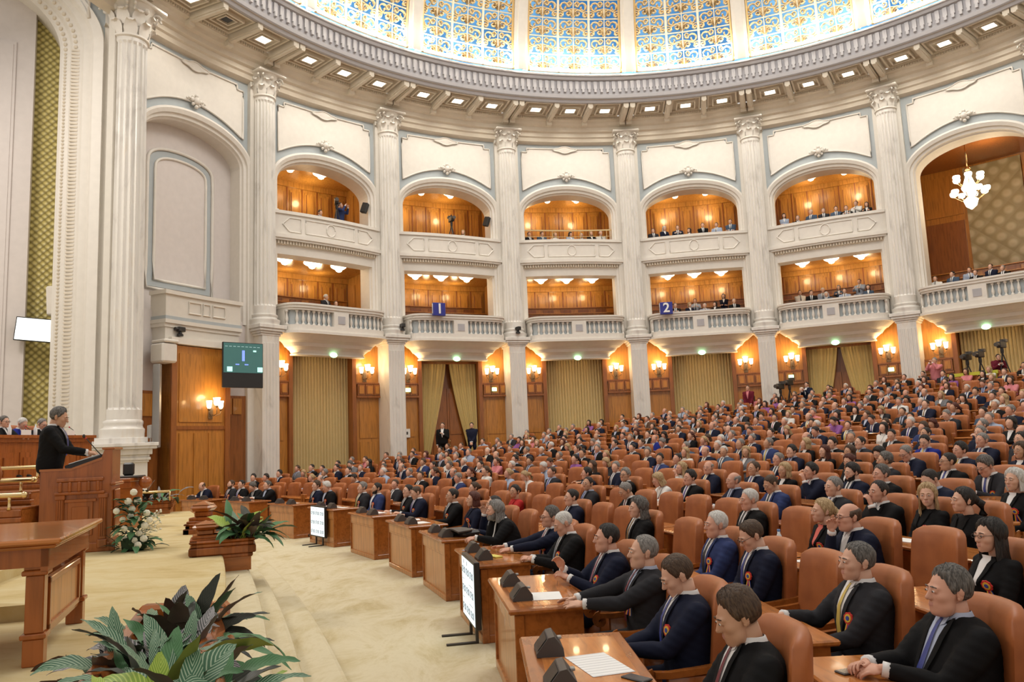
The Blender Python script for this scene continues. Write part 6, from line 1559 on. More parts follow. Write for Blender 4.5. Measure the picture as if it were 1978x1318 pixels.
first=True; SIDE={-1:'far',1:'near'}
for k in range(len(FD)):
    for x in (-.33,.33):
        p,rz=on_desk(k,-x if False else x,-.86); s=1 if x>0 else -1
        # local +x points to smaller bearing or larger bearing: decide by distance to the camera
        o_,r_=on_desk(k,-x,-.86); nearer=math.hypot(p.x,p.y)<math.hypot(o_.x,o_.y)
        lab='dark wedge microphone console on the %s front desk, %s half'%(ORD[k],'near' if nearer else 'far')
        if first: first=False; o=con; o.location=p; o.rotation_euler=(0,0,rz+PI); o['label']=lab; o['group']='desk consoles'
        else: o=dup(con,p,rz+PI,lab,'desk consoles')
PAPERL=ramped('printed_paper','wave',7,[(.0,(.86,.86,.85)),(.86,(.86,.86,.85)),(.93,(.58,.58,.58))],.6,stretch=(1,1,1),dist=0)
def paper(k,x,y,w_,d_,rot,label,mat=None,z=.781):
    p,rz=on_desk(k,x,y,z); m=MB(); m.box(-w_/2,w_/2,-d_/2,d_/2,0,.002); o=m.build('paper_sheet',mat or PAPER,loc=p); o.rotation_euler=(0,0,rz+rot); tag(o,label,'paper','papers on the front desks')
paper(0,-.02,-.62,.42,.24,.25,'printed white sheet on the nearest front desk',PAPERL)
paper(1,-.30 if False else .30,-.66,.32,.24,-.1,'white sheet on the second front desk by the console')
paper(2,-.42,-.86,.22,.16,.3,'blue-white leaflet on the third front desk',SHIRTB)
paper(3,.1,-.7,.3,.21,.2,'white sheet on the fourth front desk')
paper(4,.25,-.68,.34,.22,.1,'white sheet on the near half of the fifth front desk'); paper(4,-.35,-.62,.28,.2,-.2,'white sheet on the far half of the fifth front desk')
paper(5,0,-.65,.4,.21,.1,'white sheet on the sixth front desk'); paper(6,-.2,-.64,.5,.21,.05,'white sheet on the seventh front desk'); paper(6,.4,-.66,.28,.2,.4,'second white sheet on the seventh front desk')
paper(7,.1,-.7,.3,.2,0,'white sheet on the eighth front desk'); paper(8,0,-.7,.3,.2,.3,'white sheet on the ninth front desk')
p,rz=on_desk(2,.22,-.72); m=MB(); m.bbox(-.10,.10,-.045,.045,0,.014,.003); o=m.build('yellow_booklet',plain('lemon_card',(.72,.62,.12),.5),loc=p); o.rotation_euler=(0,0,rz+.3); tag(o,'small yellow booklet on the third front desk','booklet')
def phone(loc,rz,label,col):
    t=thing('smartphone',label,'phone',loc,rz); m=MB(); m.bbox(-.038,.038,-.076,.076,0,.009,.003); m.build('phone_case',col,t); m=MB(); m.box(-.034,.034,-.068,.068,.009,.0098); m.build('phone_screen',plain('dark_screen',(.03,.035,.05),.1) if 'dark_screen' not in MATS else MATS['dark_screen'],t); return t
p,rz=on_desk(0,.28,-.47); phone(p,rz-.9,'black smartphone lying on the nearest front desk',BLACK)
p,rz=on_desk(0,.44,-.44); phone(p,rz-.95,'silver-edged smartphone lying on the nearest front desk',GREYM)
p,rz=on_desk(0,.58,-.68); t=thing('glasses_case','rounded glasses case, grey with red lid edge, on the nearest desk','case',p,rz+.3)
m=MB(); m.sph((0,0,.022),1,16,8,0,(.085,.035,.022)); m.build('case_body',GREYM,t,smooth=True); m=MB(); m.sph((0,.004,.03),1,16,8,0,(.082,.033,.02)); m.build('case_lid',plain('raspberry_lid',(.35,.03,.06),.35),t,smooth=True)
p,rz=on_desk(1,-.2,-.55); g=glasses_builder().build('sunglasses',BLACK,smooth=True); g.location=p+Vector((0,0,.02)); g.rotation_euler=(PI/2,0,rz+1.2); tag(g,'folded dark glasses on the second front desk','glasses')
p,rz=on_desk(3,.38,-.60); t=thing('briefcase','soft black leather bag lying on the fourth front desk','bag',p,rz+.2)
m=MB(); m.bbox(-.22,.22,-.13,.13,0,.085,.03); m.build('bag_body',BLACK,t); m=MB(); m.sweep([(-.23,-.14,.06),(-.1,-.12,.10),(.1,-.12,.105),(.23,-.1,.08)],[(-.01,-.12),(.01,-.12),(.01,.1),(-.01,.1)],up=(0,1,0)); m.build('bag_flap',DGREY,t)
def bottle(p,label,name='water_bottle'):
    t=thing(name,label,'bottle',p); m=MB(); m.lathe([(.030,0),(.034,.01),(.034,.05),(.031,.06),(.034,.07),(.034,.14),(.014,.19),(.013,.205)],12); m.build('bottle_body',GLASSM,t,smooth=True)
    m=MB(); m.lathe([(.0345,.075),(.0345,.125)],12); m.build('bottle_label',SHIRTB,t,smooth=True); m=MB(); m.lathe([(.015,.205),(.016,.225),(0,.226)],10); m.build('cap',plain('cap_blue',(.15,.3,.6),.4) if 'cap_blue' not in MATS else MATS['cap_blue'],t)
def row_pt(n,thd,y,z): 
    th=math.radians(thd); M=Matrix.Translation(rpt(rowr(n),th,rowz(n)))@Matrix.Rotation(rz_at(th),4,'Z'); return M@Vector((0,y,z)),rz_at(th)
p,rz=row_pt(2,9.1,-.5,.766); bottle(p,'clear water bottle on the desk before the blond woman in coral')
p,rz=row_pt(5,16.2,-.5,.766); bottle(p,'small water bottle on a sixth-row desk')
p,rz=row_pt(2,4.0,-.5,.766); phone(p,rz+1.2,'black smartphone on the third-row desk before the woman in glasses',BLACK)
p,rz=row_pt(1,1.9,-.52,.766); phone(p,rz+.3,'smartphone with silver rim on the second-row desk end',DGREY)
for nn,td,lab in ((3,8.6,'open papers and folder on a fourth-row desk'),(2,7.9,'papers on the desk before the bald man in glasses'),(1,13.3,'white sheet before the long-haired man'),(6,20,'papers on a seventh-row desk'),(8,30,'papers on a ninth-row desk')):
    p,rz=row_pt(nn,td,-.5,.767); m=MB(); m.box(-.15,.15,-.1,.1,0,.004); o=m.build('paper_sheet',PAPER,loc=p); o.rotation_euler=(0,0,rz+.2); tag(o,lab,'paper')
# ---- portrait screens standing before the desks
def floor_screen(th,label,W=.40,H=.60,zc=.50):
    p=rpt(ROW0-1.03,th,0); t=thing('floor_screen',label,'screen',p,rz_at(th)-.0,'floor screens')
    m=MB(); m.bbox(-W-.025,W+.025,-.03,.03,zc-H/2-.03,zc+H/2+.03,.006); m.build('screen_housing',BLACK,t)
    m=MB(); m.box(-W,W,-.034,-.03,zc-H/2,zc+H/2); m.build('display',plain('pale_blue_display',(.8,.9,.95),.3,emit=(.80,.93,1.0),es=.85) if 'pale_blue_display' not in MATS else MATS['pale_blue_display'],t)
    for r in range(3):
        for c in range(3):
            if 'screen_ink' not in MATS: plain('screen_ink',(.28,.33,.38),.5)
            text_mesh('time_text','03:00' if (r==2 and c==2) else '07:00',.10,MATS['screen_ink'],t,(-W*.66+c*W*.66,-.036,zc+H*.28-r*H*.32),(PI/2,0,0),.0004,.002)
    m=MB()
    for k,c in enumerate((-.62,-.05)): m.box(c*W-.008,c*W+.008,-.037,-.034,zc+H*.40,zc+H*.47)
    for r in range(2): m.box(-W*.9,-W*.6,-.037,-.034,zc+H*(.12-r*.32),zc+H*(.127-r*.32)); m.box(W*.2,W*.8,-.037,-.034,zc+H*(.10-r*.32),zc+H*(.107-r*.32))
    m.build('small_marks',MATS['screen_ink'],t)
    for s in (-1,1): m=MB(); m.bbox(s*W*.5-.02,s*W*.5+.02,-.30,.03,0,.02,.004); m.bbox(s*W*.5-.02,s*W*.5+.02,-.0,.03,.0,zc-H/2,.004); m.build('stand_foot',DARKM,t)
floor_screen(math.radians(12.1),'upright lit screen of time readings standing before the third front desk')
floor_screen(math.radians(34.3),'lit screen of time readings standing before the seventh front desk')
# ================================================================ people placed
def side_desc(hair,style,suit,sex,tie=None,extra=''):
    h='bald' if style=='ring' else HNAME[hair]+'-haired'
    who='woman' if sex=='f' else 'man'; s_=SNAME[suit] if sex=='m' else FNAME.get(suit,SNAME[suit])
    return '%s %s in %s%s%s'%(h,who,s_,' with '+TNAME[tie] if tie else '',extra)
def put(n,ti,label,o,hair,style,suit,dy=0.0,dz=0,**kw):
    th=ti/1e4; M=Matrix.Translation(rpt(rowr(n),th,rowz(n)))@Matrix.Rotation(rz_at(th),4,'Z'); loc=M@Vector((0,dy,dz))
    return near_person(label,loc,rz_at(th),o,hair,style,suit,**kw)
CUST={
'mb_last':('man with thick dark hair bending over his lap, black suit, nearest front-row seat',dict(head='m3',lean=.02,pitch=.36,slouch=.04,fat=.5,hand_l=(.17,-.42,.70),hk_l='fist',hand_r=(-.06,-.42,.66),hdir_l=(-.5,-1,-.2)),'b','full','K',dict(tie='m',shirt=SHIRT,skin=SKIN3)),
'mb_read':('young dark-haired man in navy suit and blue tie reading his phone',dict(lean=-.02,pitch=.48,slouch=.03,hand_l=(.03,-.40,.72),hdir_l=(-.55,-1,0),hand_r=(-.05,-.42,.71),hk_l='relax',hk_r='relax'),'b','short','N',dict(tie='u',shirt=SHIRT,seed=1)),
'mg_A2':('grey balding man in charcoal suit, maroon tie, both hands on the desk',dict(head='m2',lean=-.02,hand_l=(.08,-.48,.815),hk_l='flat',hand_r=(-.10,-.54,.815),hk_r='flat',hdir_l=(-.25,-1,0),hdir_r=(.1,-1,0)),'g','recede','G',dict(tie='m',shirt=SHIRTB)),
'mk_A1':('moustached dark-haired man in navy suit, checked tie, hands joined over a phone',dict(head='m3',fat=.5,lean=.05,hand_l=(.05,-.40,.83),hand_r=(-.03,-.44,.90),hdir_r=(.1,-.5,1),hdir_l=(-.4,-1,.5)),'k','short','N',dict(tie='c',skin=SKIN2,seed=2)),
'mw_B2':('white crew-cut man in black suit looking down, hands over the desk edge',dict(head='m2',lean=.02,pitch=.44,slouch=.04,fat=.3,hand_l=(.12,-.44,.80),hand_r=(.0,-.42,.80)),'w','buzz','K',dict(tie='g',skin=SKIN2)),
'mg_B1':('grey-haired man in glasses and navy suit, hand spread on the third front desk',dict(head='m',lean=.05,yaw=.12,hand_l=(-.02,-.56,.815),hk_l='flat',hand_r=(-.18,-.66,.815),hk_r='flat',hdir_r=(-.2,-1,0)),'s','side','N',dict(tie='c',glasses=True,skin=SKIN2)),
'ms_beard':('bearded man with long grey hair and black coat, arm stretched on the desk',dict(head='m3',fat=.9,lean=.15,slouch=.2,hand_l=(.26,-.55,.82),hdir_l=(.2,-1,-.1),hand_r=(-.06,-.24,1.0),hdir_r=(.2,-.3,1)),'g','mane','K',dict(tie=None,beard='g',rosette=False,skin=SKIN2,seed=1)),
'mk_chin':('dark-haired balding man in navy suit resting his chin on his hand',dict(head='m3',lean=.12,hand_r=(-.04,-.24,1.0),hdir_r=(.2,-.3,1),hand_l=(.15,-.48,.81)),'k','recede','N',dict(tie='k')),
'fr_C2':('auburn-bobbed woman in navy dress sitting upright behind the fourth front desk',dict(f=True),'r','bob','N',dict(shirt=False)),
'mk_C1':('young black-haired man in black suit with rosette behind the fourth front desk',dict(hand_l=(.1,-.42,.74)),'k','short','K',dict(tie='k',skin=SKIN3,seed=1)),
'right':('heavy grey-haired man in black suit and blue tie at the desk end',dict(head='m3',fat=.7,lean=.02,hand_l=(.10,-.44,.81),hand_r=(-.04,-.46,.81),hdir_l=(-.4,-1,-.1)),'s','side','K',dict(tie='u',shirt=SHIRTB,rosette=False,skin=SKIN2)),
'yellow':('short-bearded man in charcoal suit with yellow tie and rosette',dict(head='m',hand_l=(.06,-.40,.66),hand_r=(-.20,-.44,.80),hdir_r=(-.3,-1,-.2)),'s','short','G',dict(tie='y',skin=SKIN,seed=2)),
'specs':('brown-haired man in dark-rimmed glasses looking down, navy suit and blue tie',dict(pitch=.46,lean=0,slouch=.05,hand_l=(.04,-.34,.68),hand_r=(-.04,-.34,.68)),'b','short','N',dict(tie='u',glasses=True)),
'whiteblue':('white-haired man in dark blue suit and dark tie, front of the white hair visible',dict(head='m3',pitch=.05,hand_l=(.05,-.36,.66)),'w','short','U',dict(tie='k',skin=SKIN2)),
'longgrey':('long-haired greying man in black suit with bronze tie',dict(yaw=.05,hand_l=(.05,-.38,.68)),'s','mane','K',dict(tie='o',rosette=False)),
'darknavy':('black-haired young man in navy suit, second row by empty chairs',dict(head='m2',hand_l=(.08,-.38,.66)),'k','short','N',dict(tie='k',seed=1)),
'womanspec':('woman with long dark wavy hair, glasses and black jacket over white blouse',dict(f=True,yaw=.1),'k','long','K',dict(glasses=True,shirt=SHIRT,seed=2)),
'bald':('bald man in black-rimmed glasses and navy suit, chin on his hand',dict(head='m3',lean=.18,fat=.5,hand_r=(-.03,-.30,1.0),hdir_r=(.2,-.2,1),hand_l=(.12,-.46,.80),pitch=.05),'b','ring','N',dict(glasses=True,rosette=False,skin=SKIN2)),
'blondtail':('blond woman with swept-back hair, black blazer over coral top',dict(f=True,yaw=-.1,lean=.05),'y','tail','K',dict(shirt=plain('coral_top',(.62,.12,.09),.6))),
'white':('white-haired man in black suit, third row, rosette on his lapel',dict(head='m2',pitch=.08),'w','short','K',dict(tie='k',skin=SKIN2)),
'blond':('blond woman in black dress turned towards the camera, fourth row',dict(f=True,yaw=.75),'y','long','K',dict(shirt=False,seed=1)),
'darkbun':('woman with dark hair gathered behind, black dress, fourth row',dict(f=True,yaw=-.15,lean=.1),'k','tail','K',dict(shirt=False,rosette=False)),
'bluedown':('brown-haired man in bright navy suit looking down at his phone, fourth row',dict(pitch=.45,lean=.03,slouch=.05,hand_l=(.05,-.4,.74),hand_r=(-.1,-.45,.78)),'b','buzz','U',dict(tie='k',rosette=False,skin=SKIN3)),
'greyK':('grey-haired man in black suit with papers, fifth row',dict(head='m3',lean=.12,fat=.4,hand_r=(-.2,-.45,.8)),'s','side','K',dict(tie='k',skin=SKIN2)),
'blackbeard':('young man with black hair and stubble in navy suit, fifth row',dict(pitch=.15),'k','full','N',dict(tie='k',beard='k')),
'oldwoman':('elderly woman with short white hair and black cardigan, fifth row',dict(f=True,yaw=.2),'w','bob','K',dict(shirt=SHIRT)),
'mb_D2':('short-haired man in navy suit and violet tie looking down, fifth front desk',dict(pitch=.35,lean=.06,hand_l=(.08,-.42,.78)),'b','buzz','N',dict(tie='v')),
'mk_D1':('black-haired man in black suit with rosette, fifth front desk',dict(yaw=.2,head='m3',hand_l=(.1,-.42,.78)),'k','short','K',dict(tie='k')),
'mk_G2':('bearded young man in dark blue suit, sixth front desk',dict(),'k','short','U',dict(beard='k',skin=SKIN3)),
'mg_G1':('grey-haired man in charcoal suit and light tie, sixth front desk',dict(head='m2'),'g','side','G',dict(tie='y')),
'mg_F2':('white-grey-haired man in black suit looking down, seventh front desk',dict(pitch=.45,lean=.08,head='m3'),'w','full','K',dict(tie=None,shirt=SHIRTB,skin=SKIN2)),
'mb_F1':('dark-haired man in navy suit and black tie, seventh front desk',dict(yaw=.1,head='m2'),'b','full','N',dict(tie='k')),
'mg_E2':('grey-haired man in black suit with hands clasped over the desk',dict(head='m3',fat=.4,lean=.12,hand_l=(.02,-.5,.82),hand_r=(-.03,-.52,.82)),'s','short','K',dict(tie=None,shirt=SHIRTB,rosette=False)),
'ms_E1':('greying man in black suit writing with bowed head, eighth front desk',dict(lean=.3,pitch=.55,hand_l=(.0,-.5,.81),hand_r=(-.1,-.55,.81)),'s','full','K',dict(tie='k')),
'mk_E0':('black-haired man in black suit with rosette, ninth front desk',dict(yaw=.15),'k','short','K',dict(tie='v')),
'mb_E00':('brown-bearded man in charcoal suit and maroon tie, ninth front desk',dict(head='m3',fat=.3),'b','recede','G',dict(tie='m',beard='b')),
'mk_far':('balding man in navy suit writing at the farthest front desk',dict(lean=.3,pitch=.5,hand_l=(.1,-.5,.82),hand_r=(-.12,-.55,.82)),'b','ring','N',dict(tie=None,rosette=True)),
}
DYS={'mb_last':0.02,'mb_read':0,'ms_beard':-.1}
# prototypes for the mid and far audience
POSES=[dict(),dict(hand_l=(.12,-.46,.80),hand_r=(-.12,-.46,.80),lean=.06),dict(hand_l=(-.06,-.22,.70),hand_r=(.06,-.24,.68)),dict(lean=.25,pitch=.45,hand_l=(.1,-.5,.8),hand_r=(-.1,-.5,.8)),dict(lean=.12,hand_l=(.04,-.24,.99),hdir_l=(-.2,-.2,1),hand_r=(-.1,-.44,.8)),dict(pitch=.3,yaw=.25),dict(yaw=-.35),dict(yaw=.45,hand_l=(.12,-.4,.7))]
class Proto: pass
PR={}
def far_mesh(sex,style,pi,head):
    key=(sex,style,pi,head)
    if key in PR: return PR[key]
    o=dict(POSES[pi]); o['head']=head; 
    if sex=='f': o['f']=True
    if head=='m3': o['fat']=.5
    B=make_body(o,2); m=B['m']; h=hair_mesh(style,head,B['res'],pi%3); add_raw(m,[tuple(B['M']@Vector(v)) for v in h.v],h.f,BR)
    sp=shirt_parts(B); add_raw(m,sp['shirt'].v,sp['shirt'].f,WH)
    if sex=='m': add_raw(m,sp['tie'].v,sp['tie'].f,TI)
    ob=m.build('person',DEF,smooth=True); PR[key]=ob.data; bpy.data.objects.remove(ob); return PR[key]
MIDP={}
def mid_proto(sex,style,pi,head,glasses):
    key=(sex,style,pi,head,glasses)
    if key in MIDP: return MIDP[key]
    o=dict(POSES[pi]); o['head']=head
    if sex=='f': o['f']=True
    if head=='m3': o['fat']=.5
    ob,B=near_person('p',(0,0,-50),0,o,'k',style,'K','k' if sex=='m' else None,SHIRT,True,glasses,lod=1,seed=pi%3)
    ob['used']=0; MIDP[key]=ob; return ob
import re
rnd=random.Random(11)
SKS=[SKIN,SKIN2,SKIN,SKIN3,SKIN2]; SHS=[SHIRT,SHIRT,SHIRTB]
def place_mid(loc,rz,sex,hair,style,suit,label,pi,head,glasses,tie,skin,shirt,ros):
    p=mid_proto(sex,style,pi,head,glasses); ch=kids(p); KIDS[p.name]=ch
    if not p['used']: r=p; r['used']=1; cs=list(ch); r['label']=label
    else:
        r=p.copy(); COL.objects.link(r); r['label']=label; cs=[]
        for c in ch:
            if (c.name.startswith('ribbon') and not ros): continue
            d=c.copy(); COL.objects.link(d); d.parent=r; cs.append(d)
    r.location=loc; r.rotation_euler=(0,0,rz); set_mats(r,{SU:SUIT[suit],SK:skin,BR:HAIR[hair] if hair!='w' else HAIR['g']}); r['group']='seated audience'
    for c in cs:
        nm=c.name.split('.')[0]
        mt={'hair':HAIR[hair],'lapel':SUIT[suit],'shirt':shirt,'tie':TIE[tie or 'k']}.get(nm)
        if mt: c.material_slots[0].link='OBJECT'; c.material_slots[0].material=mt
    return r
def place_far(loc,rz,sex,hair,style,suit,label,pi,head,tie,skin,shirt,group='seated audience',sc=1):
    me=far_mesh(sex,style,pi,head); r=bpy.data.objects.new('person',me); COL.objects.link(r); r.location=loc; r.rotation_euler=(0,0,rz); r.scale=(sc,sc,sc)
    set_mats(r,{SU:SUIT[suit],SK:skin,BR:HAIR[hair],WH:shirt,TI:TIE[tie or 'k']}); tag(r,label,'person',group); return r
FARD=sorted(math.hypot(*rpt(rowr(n),int(t.split(':')[0])/1e4)[:2]) for n,s_ in SEATED.items() for t in s_.split())
LIMD=FARD[264] if len(FARD)>264 else 1e9
crowd=MB(); CM=[]
def cmi(m_):
    if m_ not in CM: CM.append(m_)
    return CM.index(m_)
for n,s_ in SEATED.items():
    toks=s_.split()
    for k,tok in enumerate(toks):
        a,code=tok.split(':'); ti=int(a); th=ti/1e4
        if code in CUST:
            lab,o,hr,st,su,kw=CUST[code]; d=math.hypot(*rpt(rowr(n),th)[:2]); kw=dict(kw); kw['lod']=0 if d<11.5 else 1
            put(n,ti,lab,o,hr,st,su,dy=.03+DYS.get(code,0),**kw); continue
        mt=re.match(r'([mf])([kbrgswy])([rf]?)([KNGULRPWMTISEV])([xn]?)',code); sex,hair,fl,suit,ex=mt.groups()
        style={'r':'ring','f':'full','':('short','side','recede','full','buzz')[rnd.randrange(5)]}[fl] if sex=='m' else ('long','bob','tail','bun')[rnd.randrange(4)]
        if sex=='m' and hair=='w' and not fl: style=('short','recede')[rnd.randrange(2)]
        if n>5: style={'side':'short','buzz':'recede','bun':'bob'}.get(style,style)
        pi=rnd.randrange(len(POSES)); head=('m','m2','m3')[rnd.randrange(3)] if sex=='m' else 'f'
        tie='mukgoycv'[rnd.randrange(8)] if (sex=='m' and suit in 'KNGULV') else None; skin=SKS[rnd.randrange(5)]; shirt=SHS[rnd.randrange(3)] if suit not in 'WSRPI' else SUIT[suit]
        loc=rpt(rowr(n)+.03,th,rowz(n)); rz=rz_at(th)+rnd.uniform(-.12,.12); d=math.hypot(loc.x,loc.y)
        lab='%s, %s row, %s from near end'%(side_desc(hair,style,suit,sex,tie),ORD[n],ORD[k])
        if d<17.5: place_mid(loc,rz,sex,hair,style,suit,lab,pi,head,ex=='x' or (rnd.random()<.12 and sex=='m'),tie,skin,shirt,rnd.random()<.6)
        elif d>LIMD:
            me=far_mesh(sex,style if style in ('short','recede','ring','long','bob') else ('short' if sex=='m' else 'long'),[0,1,2][pi%3],'m' if sex=='m' else 'f'); M=Matrix.Translation(loc)@Matrix.Rotation(rz,4,'Z')
            mm=[cmi(x) for x in (skin,SUIT[suit],LIPS,EYEW,IRIS,HAIR[hair],SHOE,shirt,TIE[tie or 'k'])]; o_=len(crowd.v)
            crowd.v+=[tuple(M@v.co) for v in me.vertices]
            for pl in me.polygons: crowd.F(tuple(x+o_ for x in pl.vertices),mm[pl.material_index])
        else: place_far(loc,rz,sex,hair,style,suit,lab,[0,1,2,3,5,6,7,1][pi],head if head!='m2' else 'm',tie,skin,shirt,sc=rnd.uniform(.97,1.03))
if crowd.v: o=crowd.build('distant_audience',CM,smooth=True); tag(o,'mass of distant seated people in the farthest back rows','people',kind='stuff')
# presidium
for (x,y,lab,o,hr,st,su,kw) in ((-10.42,17.3,'grey-haired man in black suit, nearest the presidium desk end',dict(pitch=.35,lean=.1,hand_l=(.1,-.45,.8),hand_r=(-.1,-.45,.8)),'g','short','K',dict(glasses=True,tie='k',rosette=False)),
  (-10.42,16.55,'white-haired man in bright blue suit with bowed head at the presidium',dict(pitch=.55,lean=.15,hand_l=(.1,-.45,.8),hand_r=(-.1,-.45,.8)),'w','short','V',dict(tie='u',rosette=False)),
  (-10.32,15.95,'greying man in glasses and black suit, third from the presidium desk end',dict(pitch=.1,hand_l=(.1,-.45,.8),hand_r=(-.1,-.45,.8)),'s','short','K',dict(glasses=True,tie='k',rosette=False))):
    near_person(lab,(x,y,1.7),PI/2-.25,o,hr,st,su,lod=1,**kw)
    c=chairF.copy(); COL.objects.link(c); c.location=(x,y,1.7); c.rotation_euler=(0,0,PI/2-.25); tag(c,'leather chair behind the presidium desk under the '+lab.split(' in ')[0],'chair','presidium chairs')
# speaker
near_person('tall grey-haired man in black suit and blue tie speaking at the rostrum',(-6.42,10.95,.92),PI/2+.28,dict(stand=True,scale=1.075,lean=.08,pitch=.34,head='m2',hand_l=(.10,-.42,1.10),hand_r=(-.12,-.44,1.12),hk_l='relax',hdir_l=(-.1,-1,-.1),yaw=.0),'s','side','K',tie='u',lod=0,rosette=False,skin=SKIN3)
def stander(x,y,z,lab,o,hr,st,su,face,sc=1.0,tie=None,shirt=None,jacket=True,f=False):
    o=dict(o); o['stand']=True; o['scale']=sc; o['jacket']=jacket
    if f:o['f']=True
    near_person(lab,(x,y,z),face,o,hr,st,su,tie=tie,lod=1,rosette=False,shirt=shirt)
FH=lambda x,y: math.atan2(RY-y,RX-x)+PI/2
stander(-2.94,32.0,1.18,'man in open black jacket and white shirt standing before the drawn drape',dict(hand_l=(.05,-.2,1.25),hand_r=(-.22,-.05,.85)),'k','short','K',-.05,1.03)
stander(-1.80,32.6,1.2,'man in navy jumper standing with joined hands before the double door',dict(hand_l=(.03,-.2,.92),hand_r=(-.03,-.2,.90)),'k','short','N',-.1,1.0,shirt=False,jacket=False)
stander(9.85,33.3,2.35,'man in burgundy jacket walking along the back wall',dict(lean=.05),'b','short','M',FH(9.9,33.5)+.3,.97,shirt=SUIT['I'])
stander(16.0,29.9,2.77,'person in pink jacket standing with a camera by the back column',dict(hand_l=(.06,-.28,1.5),hand_r=(-.06,-.28,1.5),pole_l=(.6,-.1,-1),pole_r=(-.6,-.1,-1)),'g','short','I',FH(16,30),1.05,shirt=False)
stander(15.5,29.9,2.6,'crouched photographer in grey by the back column',dict(hand_l=(.06,-.28,1.4),hand_r=(-.06,-.28,1.4)),'k','short','G',FH(16,30),.86,shirt=False)
stander(12.0,32.4,2.4,'camera operator in navy before the gold drapes at the back',dict(hand_l=(.06,-.3,1.35),hand_r=(-.06,-.3,1.3)),'k','short','N',FH(12,32),.93)
stander(12.9,32.2,2.3,'dark-dressed person behind the back row before the double door',dict(),'k','short','K',FH(12,32),.86)
stander(17.35,28.3,2.9,'camera operator in maroon bending to a tripod by the last panel',dict(lean=.3,hand_l=(.06,-.4,1.25),hand_r=(-.06,-.4,1.25)),'k','short','M',FH(17,28)+.8,.92,shirt=False)
def tripod_camera(x,y,z,h,rz,label):
    t=thing('tripod_camera',label,'camera',(x,y,z),rz,'television cameras on tripods')
    for k in range(3): a=2*PI*k/3+.3; m=MB(); m.tube([(0,0,h-.15),(.38*math.cos(a),.38*math.sin(a),0)],.022,6); m.build('tripod_leg',BLACK,t)
    m=MB(); m.lathe([(.05,h-.2),(.06,h-.1),(.05,h)],10); m.bbox(-.08,.08,-.2,.2,h,h+.22,.02); m.build('camera_body',BLACK,t)
    m=MB(); m.sweep([(0,-.2,h+.11),(0,-.36,h+.11)],[(.075*math.cos(a),.075*math.sin(a)) for a in [2*PI*k/12 for k in range(12)]]); m.build('lens',DGREY,t)
    m=MB(); m.bbox(-.09,.09,.12,.3,h+.2,h+.32,.02); m.tube([(0,-.05,h+.22),(0,-.05,h+.3),(0,.1,h+.3)],.015,6); m.build('viewfinder',DGREY,t)
tripod_camera(11.35,32.6,2.4,1.5,FH(11,32),'black video camera on a tripod before the back drapes')
tripod_camera(10.9,32.4,2.4,1.35,FH(11,32),'slim camera tripod standing before the column past sign two')
tripod_camera(16.7,29.0,2.9,1.45,FH(17,29),'black video camera on a tripod beside the photographer in pink')
tripod_camera(17.0,28.7,2.9,1.5,FH(17,29),'second video camera on a tripod by the back wall')
tripod_camera(17.4,28.0,2.9,1.75,FH(17,28),'tall video camera by the last fluted panel')
m=MB(); m.box(-.9,.9,-.02,.02,.75,.87); m.box(-.85,-.8,-.02,.02,0,.8); m.box(.8,.85,-.02,.02,0,.8); o=m.build('barrier',plain('yellow_green_band',(.55,.55,.05),.5),loc=(16.6,28.6,3.0)); o.rotation_euler=(0,0,FH(16,28)); tag(o,'yellow-green barrier band along the back row below the chandelier','barrier')
m=MB(); m.bbox(-.6,.6,-.25,.25,.7,.76,.01); m.box(-.55,.55,-.2,.2,0,.7); o=m.build('equipment_table',BLACK,loc=(14.6,31.0,2.75)); o.rotation_euler=(0,0,FH(15,31)); tag(o,'black equipment table by the back wall at the column','table')
# notices on the back wall doors
for i,s,z,lab,c in ((1,-2.0,2.6,'white paper notice on the wood wall before the drapes',0),(2,2.0,2.1,'white notice with red mark on the wood wall',1)):
    t=thing('paper_notice',lab,'notice',btf(bay_phi(i))(Vector((s,.56,z))),-(bay_phi(i)+s/HR)); m=MB(); m.box(-.16,.16,-.005,.0,-.18,.18); m.build('notice_sheet',PAPER,t)
    m=MB(); m.box(-.06,.06,-.008,-.005,-.06,.06); m.build('printed_mark',RED if c else DGREY,t)
# people in the galleries
GR_=random.Random(3)
def gallery(i,level,lst):
    tf=btf(bay_phi(i)); f0=6.6 if level=='lower' else 10.32
    for q,(s,d,dz) in enumerate(lst):
        hair='kbgkwkyb'[GR_.randrange(8)]; sex='f' if hair in 'yr' or GR_.random()<.3 else 'm'; style='short' if sex=='m' else ('long','bob')[GR_.randrange(2)]; suit='KNWGSKEN'[GR_.randrange(8)]
        p=tf(Vector((s,d,f0+dz))); lab='%s, %s in the %s gallery %s'%(side_desc(hair,style,suit,sex).replace(' in ',', '),ORD[q],level,BAYN[i])
        place_far(p,-(bay_phi(i)+s/HR)+GR_.uniform(-.3,.3),sex,hair,style,suit,lab,[0,1,2,5,6][GR_.randrange(5)],'m' if sex=='m' else 'f',None,SKIN,SHIRT if suit!='W' else SUIT['W'],'people in the galleries')
gallery(0,'upper',[(-1.9,.8,.12),(.1,.8,.16)]); gallery(0,'lower',[(.55,1.25,.5),(.95,1.2,.25)])
gallery(1,'upper',[(.9,.8,.1)])
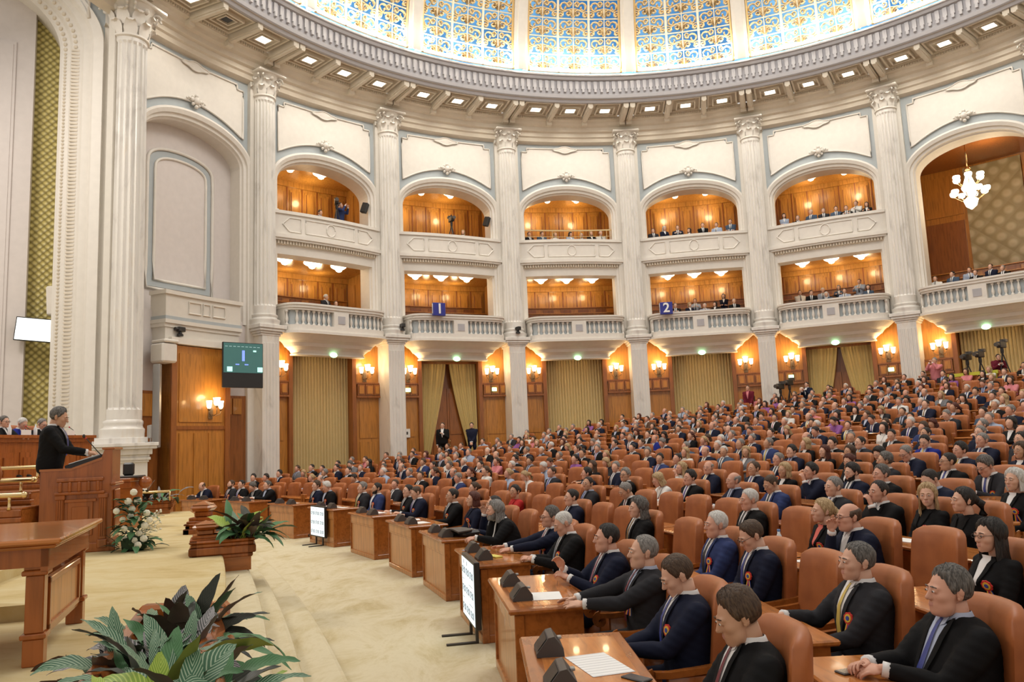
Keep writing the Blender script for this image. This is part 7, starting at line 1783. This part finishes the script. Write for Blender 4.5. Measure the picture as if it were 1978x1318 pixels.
gallery(2,'upper',[(-1.7,.85,.15),(-1.1,.9,.2),(-.5,.85,.15),(.2,.9,.2),(.7,.85,.1),(1.15,.85,.2),(1.6,.9,.2)])
gallery(3,'upper',[(-1.7,.85,.2),(-1.2,.9,.3),(-.6,1.0,.3),(-.1,.85,.1),(.5,.9,.3),(1.1,.9,.25),(1.7,.95,.35)])
gallery(3,'lower',[(-.9,1.25,.35),(-.3,1.2,.35),(.0,2.1,.65),(.35,1.25,.25),(.8,1.25,.3),(1.2,2.2,.8),(1.6,1.2,.35)])
gallery(4,'upper',[(-1.7,.9,.3),(-1.15,.9,.1),(-.6,1.0,.3),(-.1,.9,.25),(.4,.9,.25),(.8,.9,.2),(1.2,1.0,.35),(1.6,.9,.2)])
gallery(4,'lower',[(-1.4,2.1,.6),(-.9,1.2,.4),(-.5,2.1,.6),(-.3,1.2,.25),(.1,2.2,.65),(.4,1.2,.3),(.9,2.2,.8),(1.3,1.2,.35)])
gallery(5,'tall',[(-1.9,1.2,.3),(-1.3,1.25,.4),(-.9,2.1,.6),(-.5,1.2,.3),(.0,1.25,.45),(.4,1.2,.3),(.6,2.1,.6),(1.2,1.2,.35)]) if False else None
for (i,lv,L) in ((5,'lower',[(-1.9,1.2,.3),(-1.3,1.25,.4),(-.9,2.1,.6),(-.5,1.2,.3),(.0,1.25,.45),(.4,1.2,.3)]),): gallery(i,lv,L)
p=btf(bay_phi(0))(Vector((1.05,.9,10.45))); stander(p.x,p.y,p.z+.1,'camera operator in blue overalls in the first upper gallery',dict(hand_l=(.05,-.35,1.45),hand_r=(-.1,-.3,1.5)),'b','short','U',-bay_phi(0)+.5,1.0,shirt=False)
p=btf(bay_phi(0))(Vector((.75,.6,10.45))); tripod_camera(p.x,p.y,p.z,1.6,-bay_phi(0)-.5,'video camera on a tripod in the first upper gallery')
p=btf(bay_phi(1))(Vector((.35,.7,10.45))); tripod_camera(p.x,p.y,p.z,1.55,-bay_phi(1),'unattended video camera on a tripod in the upper gallery above sign one')
for o in list(MIDP.values()):
    if not o['used']:
        for c in kids(o): bpy.data.objects.remove(c)
        bpy.data.objects.remove(o)
    else: del o['used']
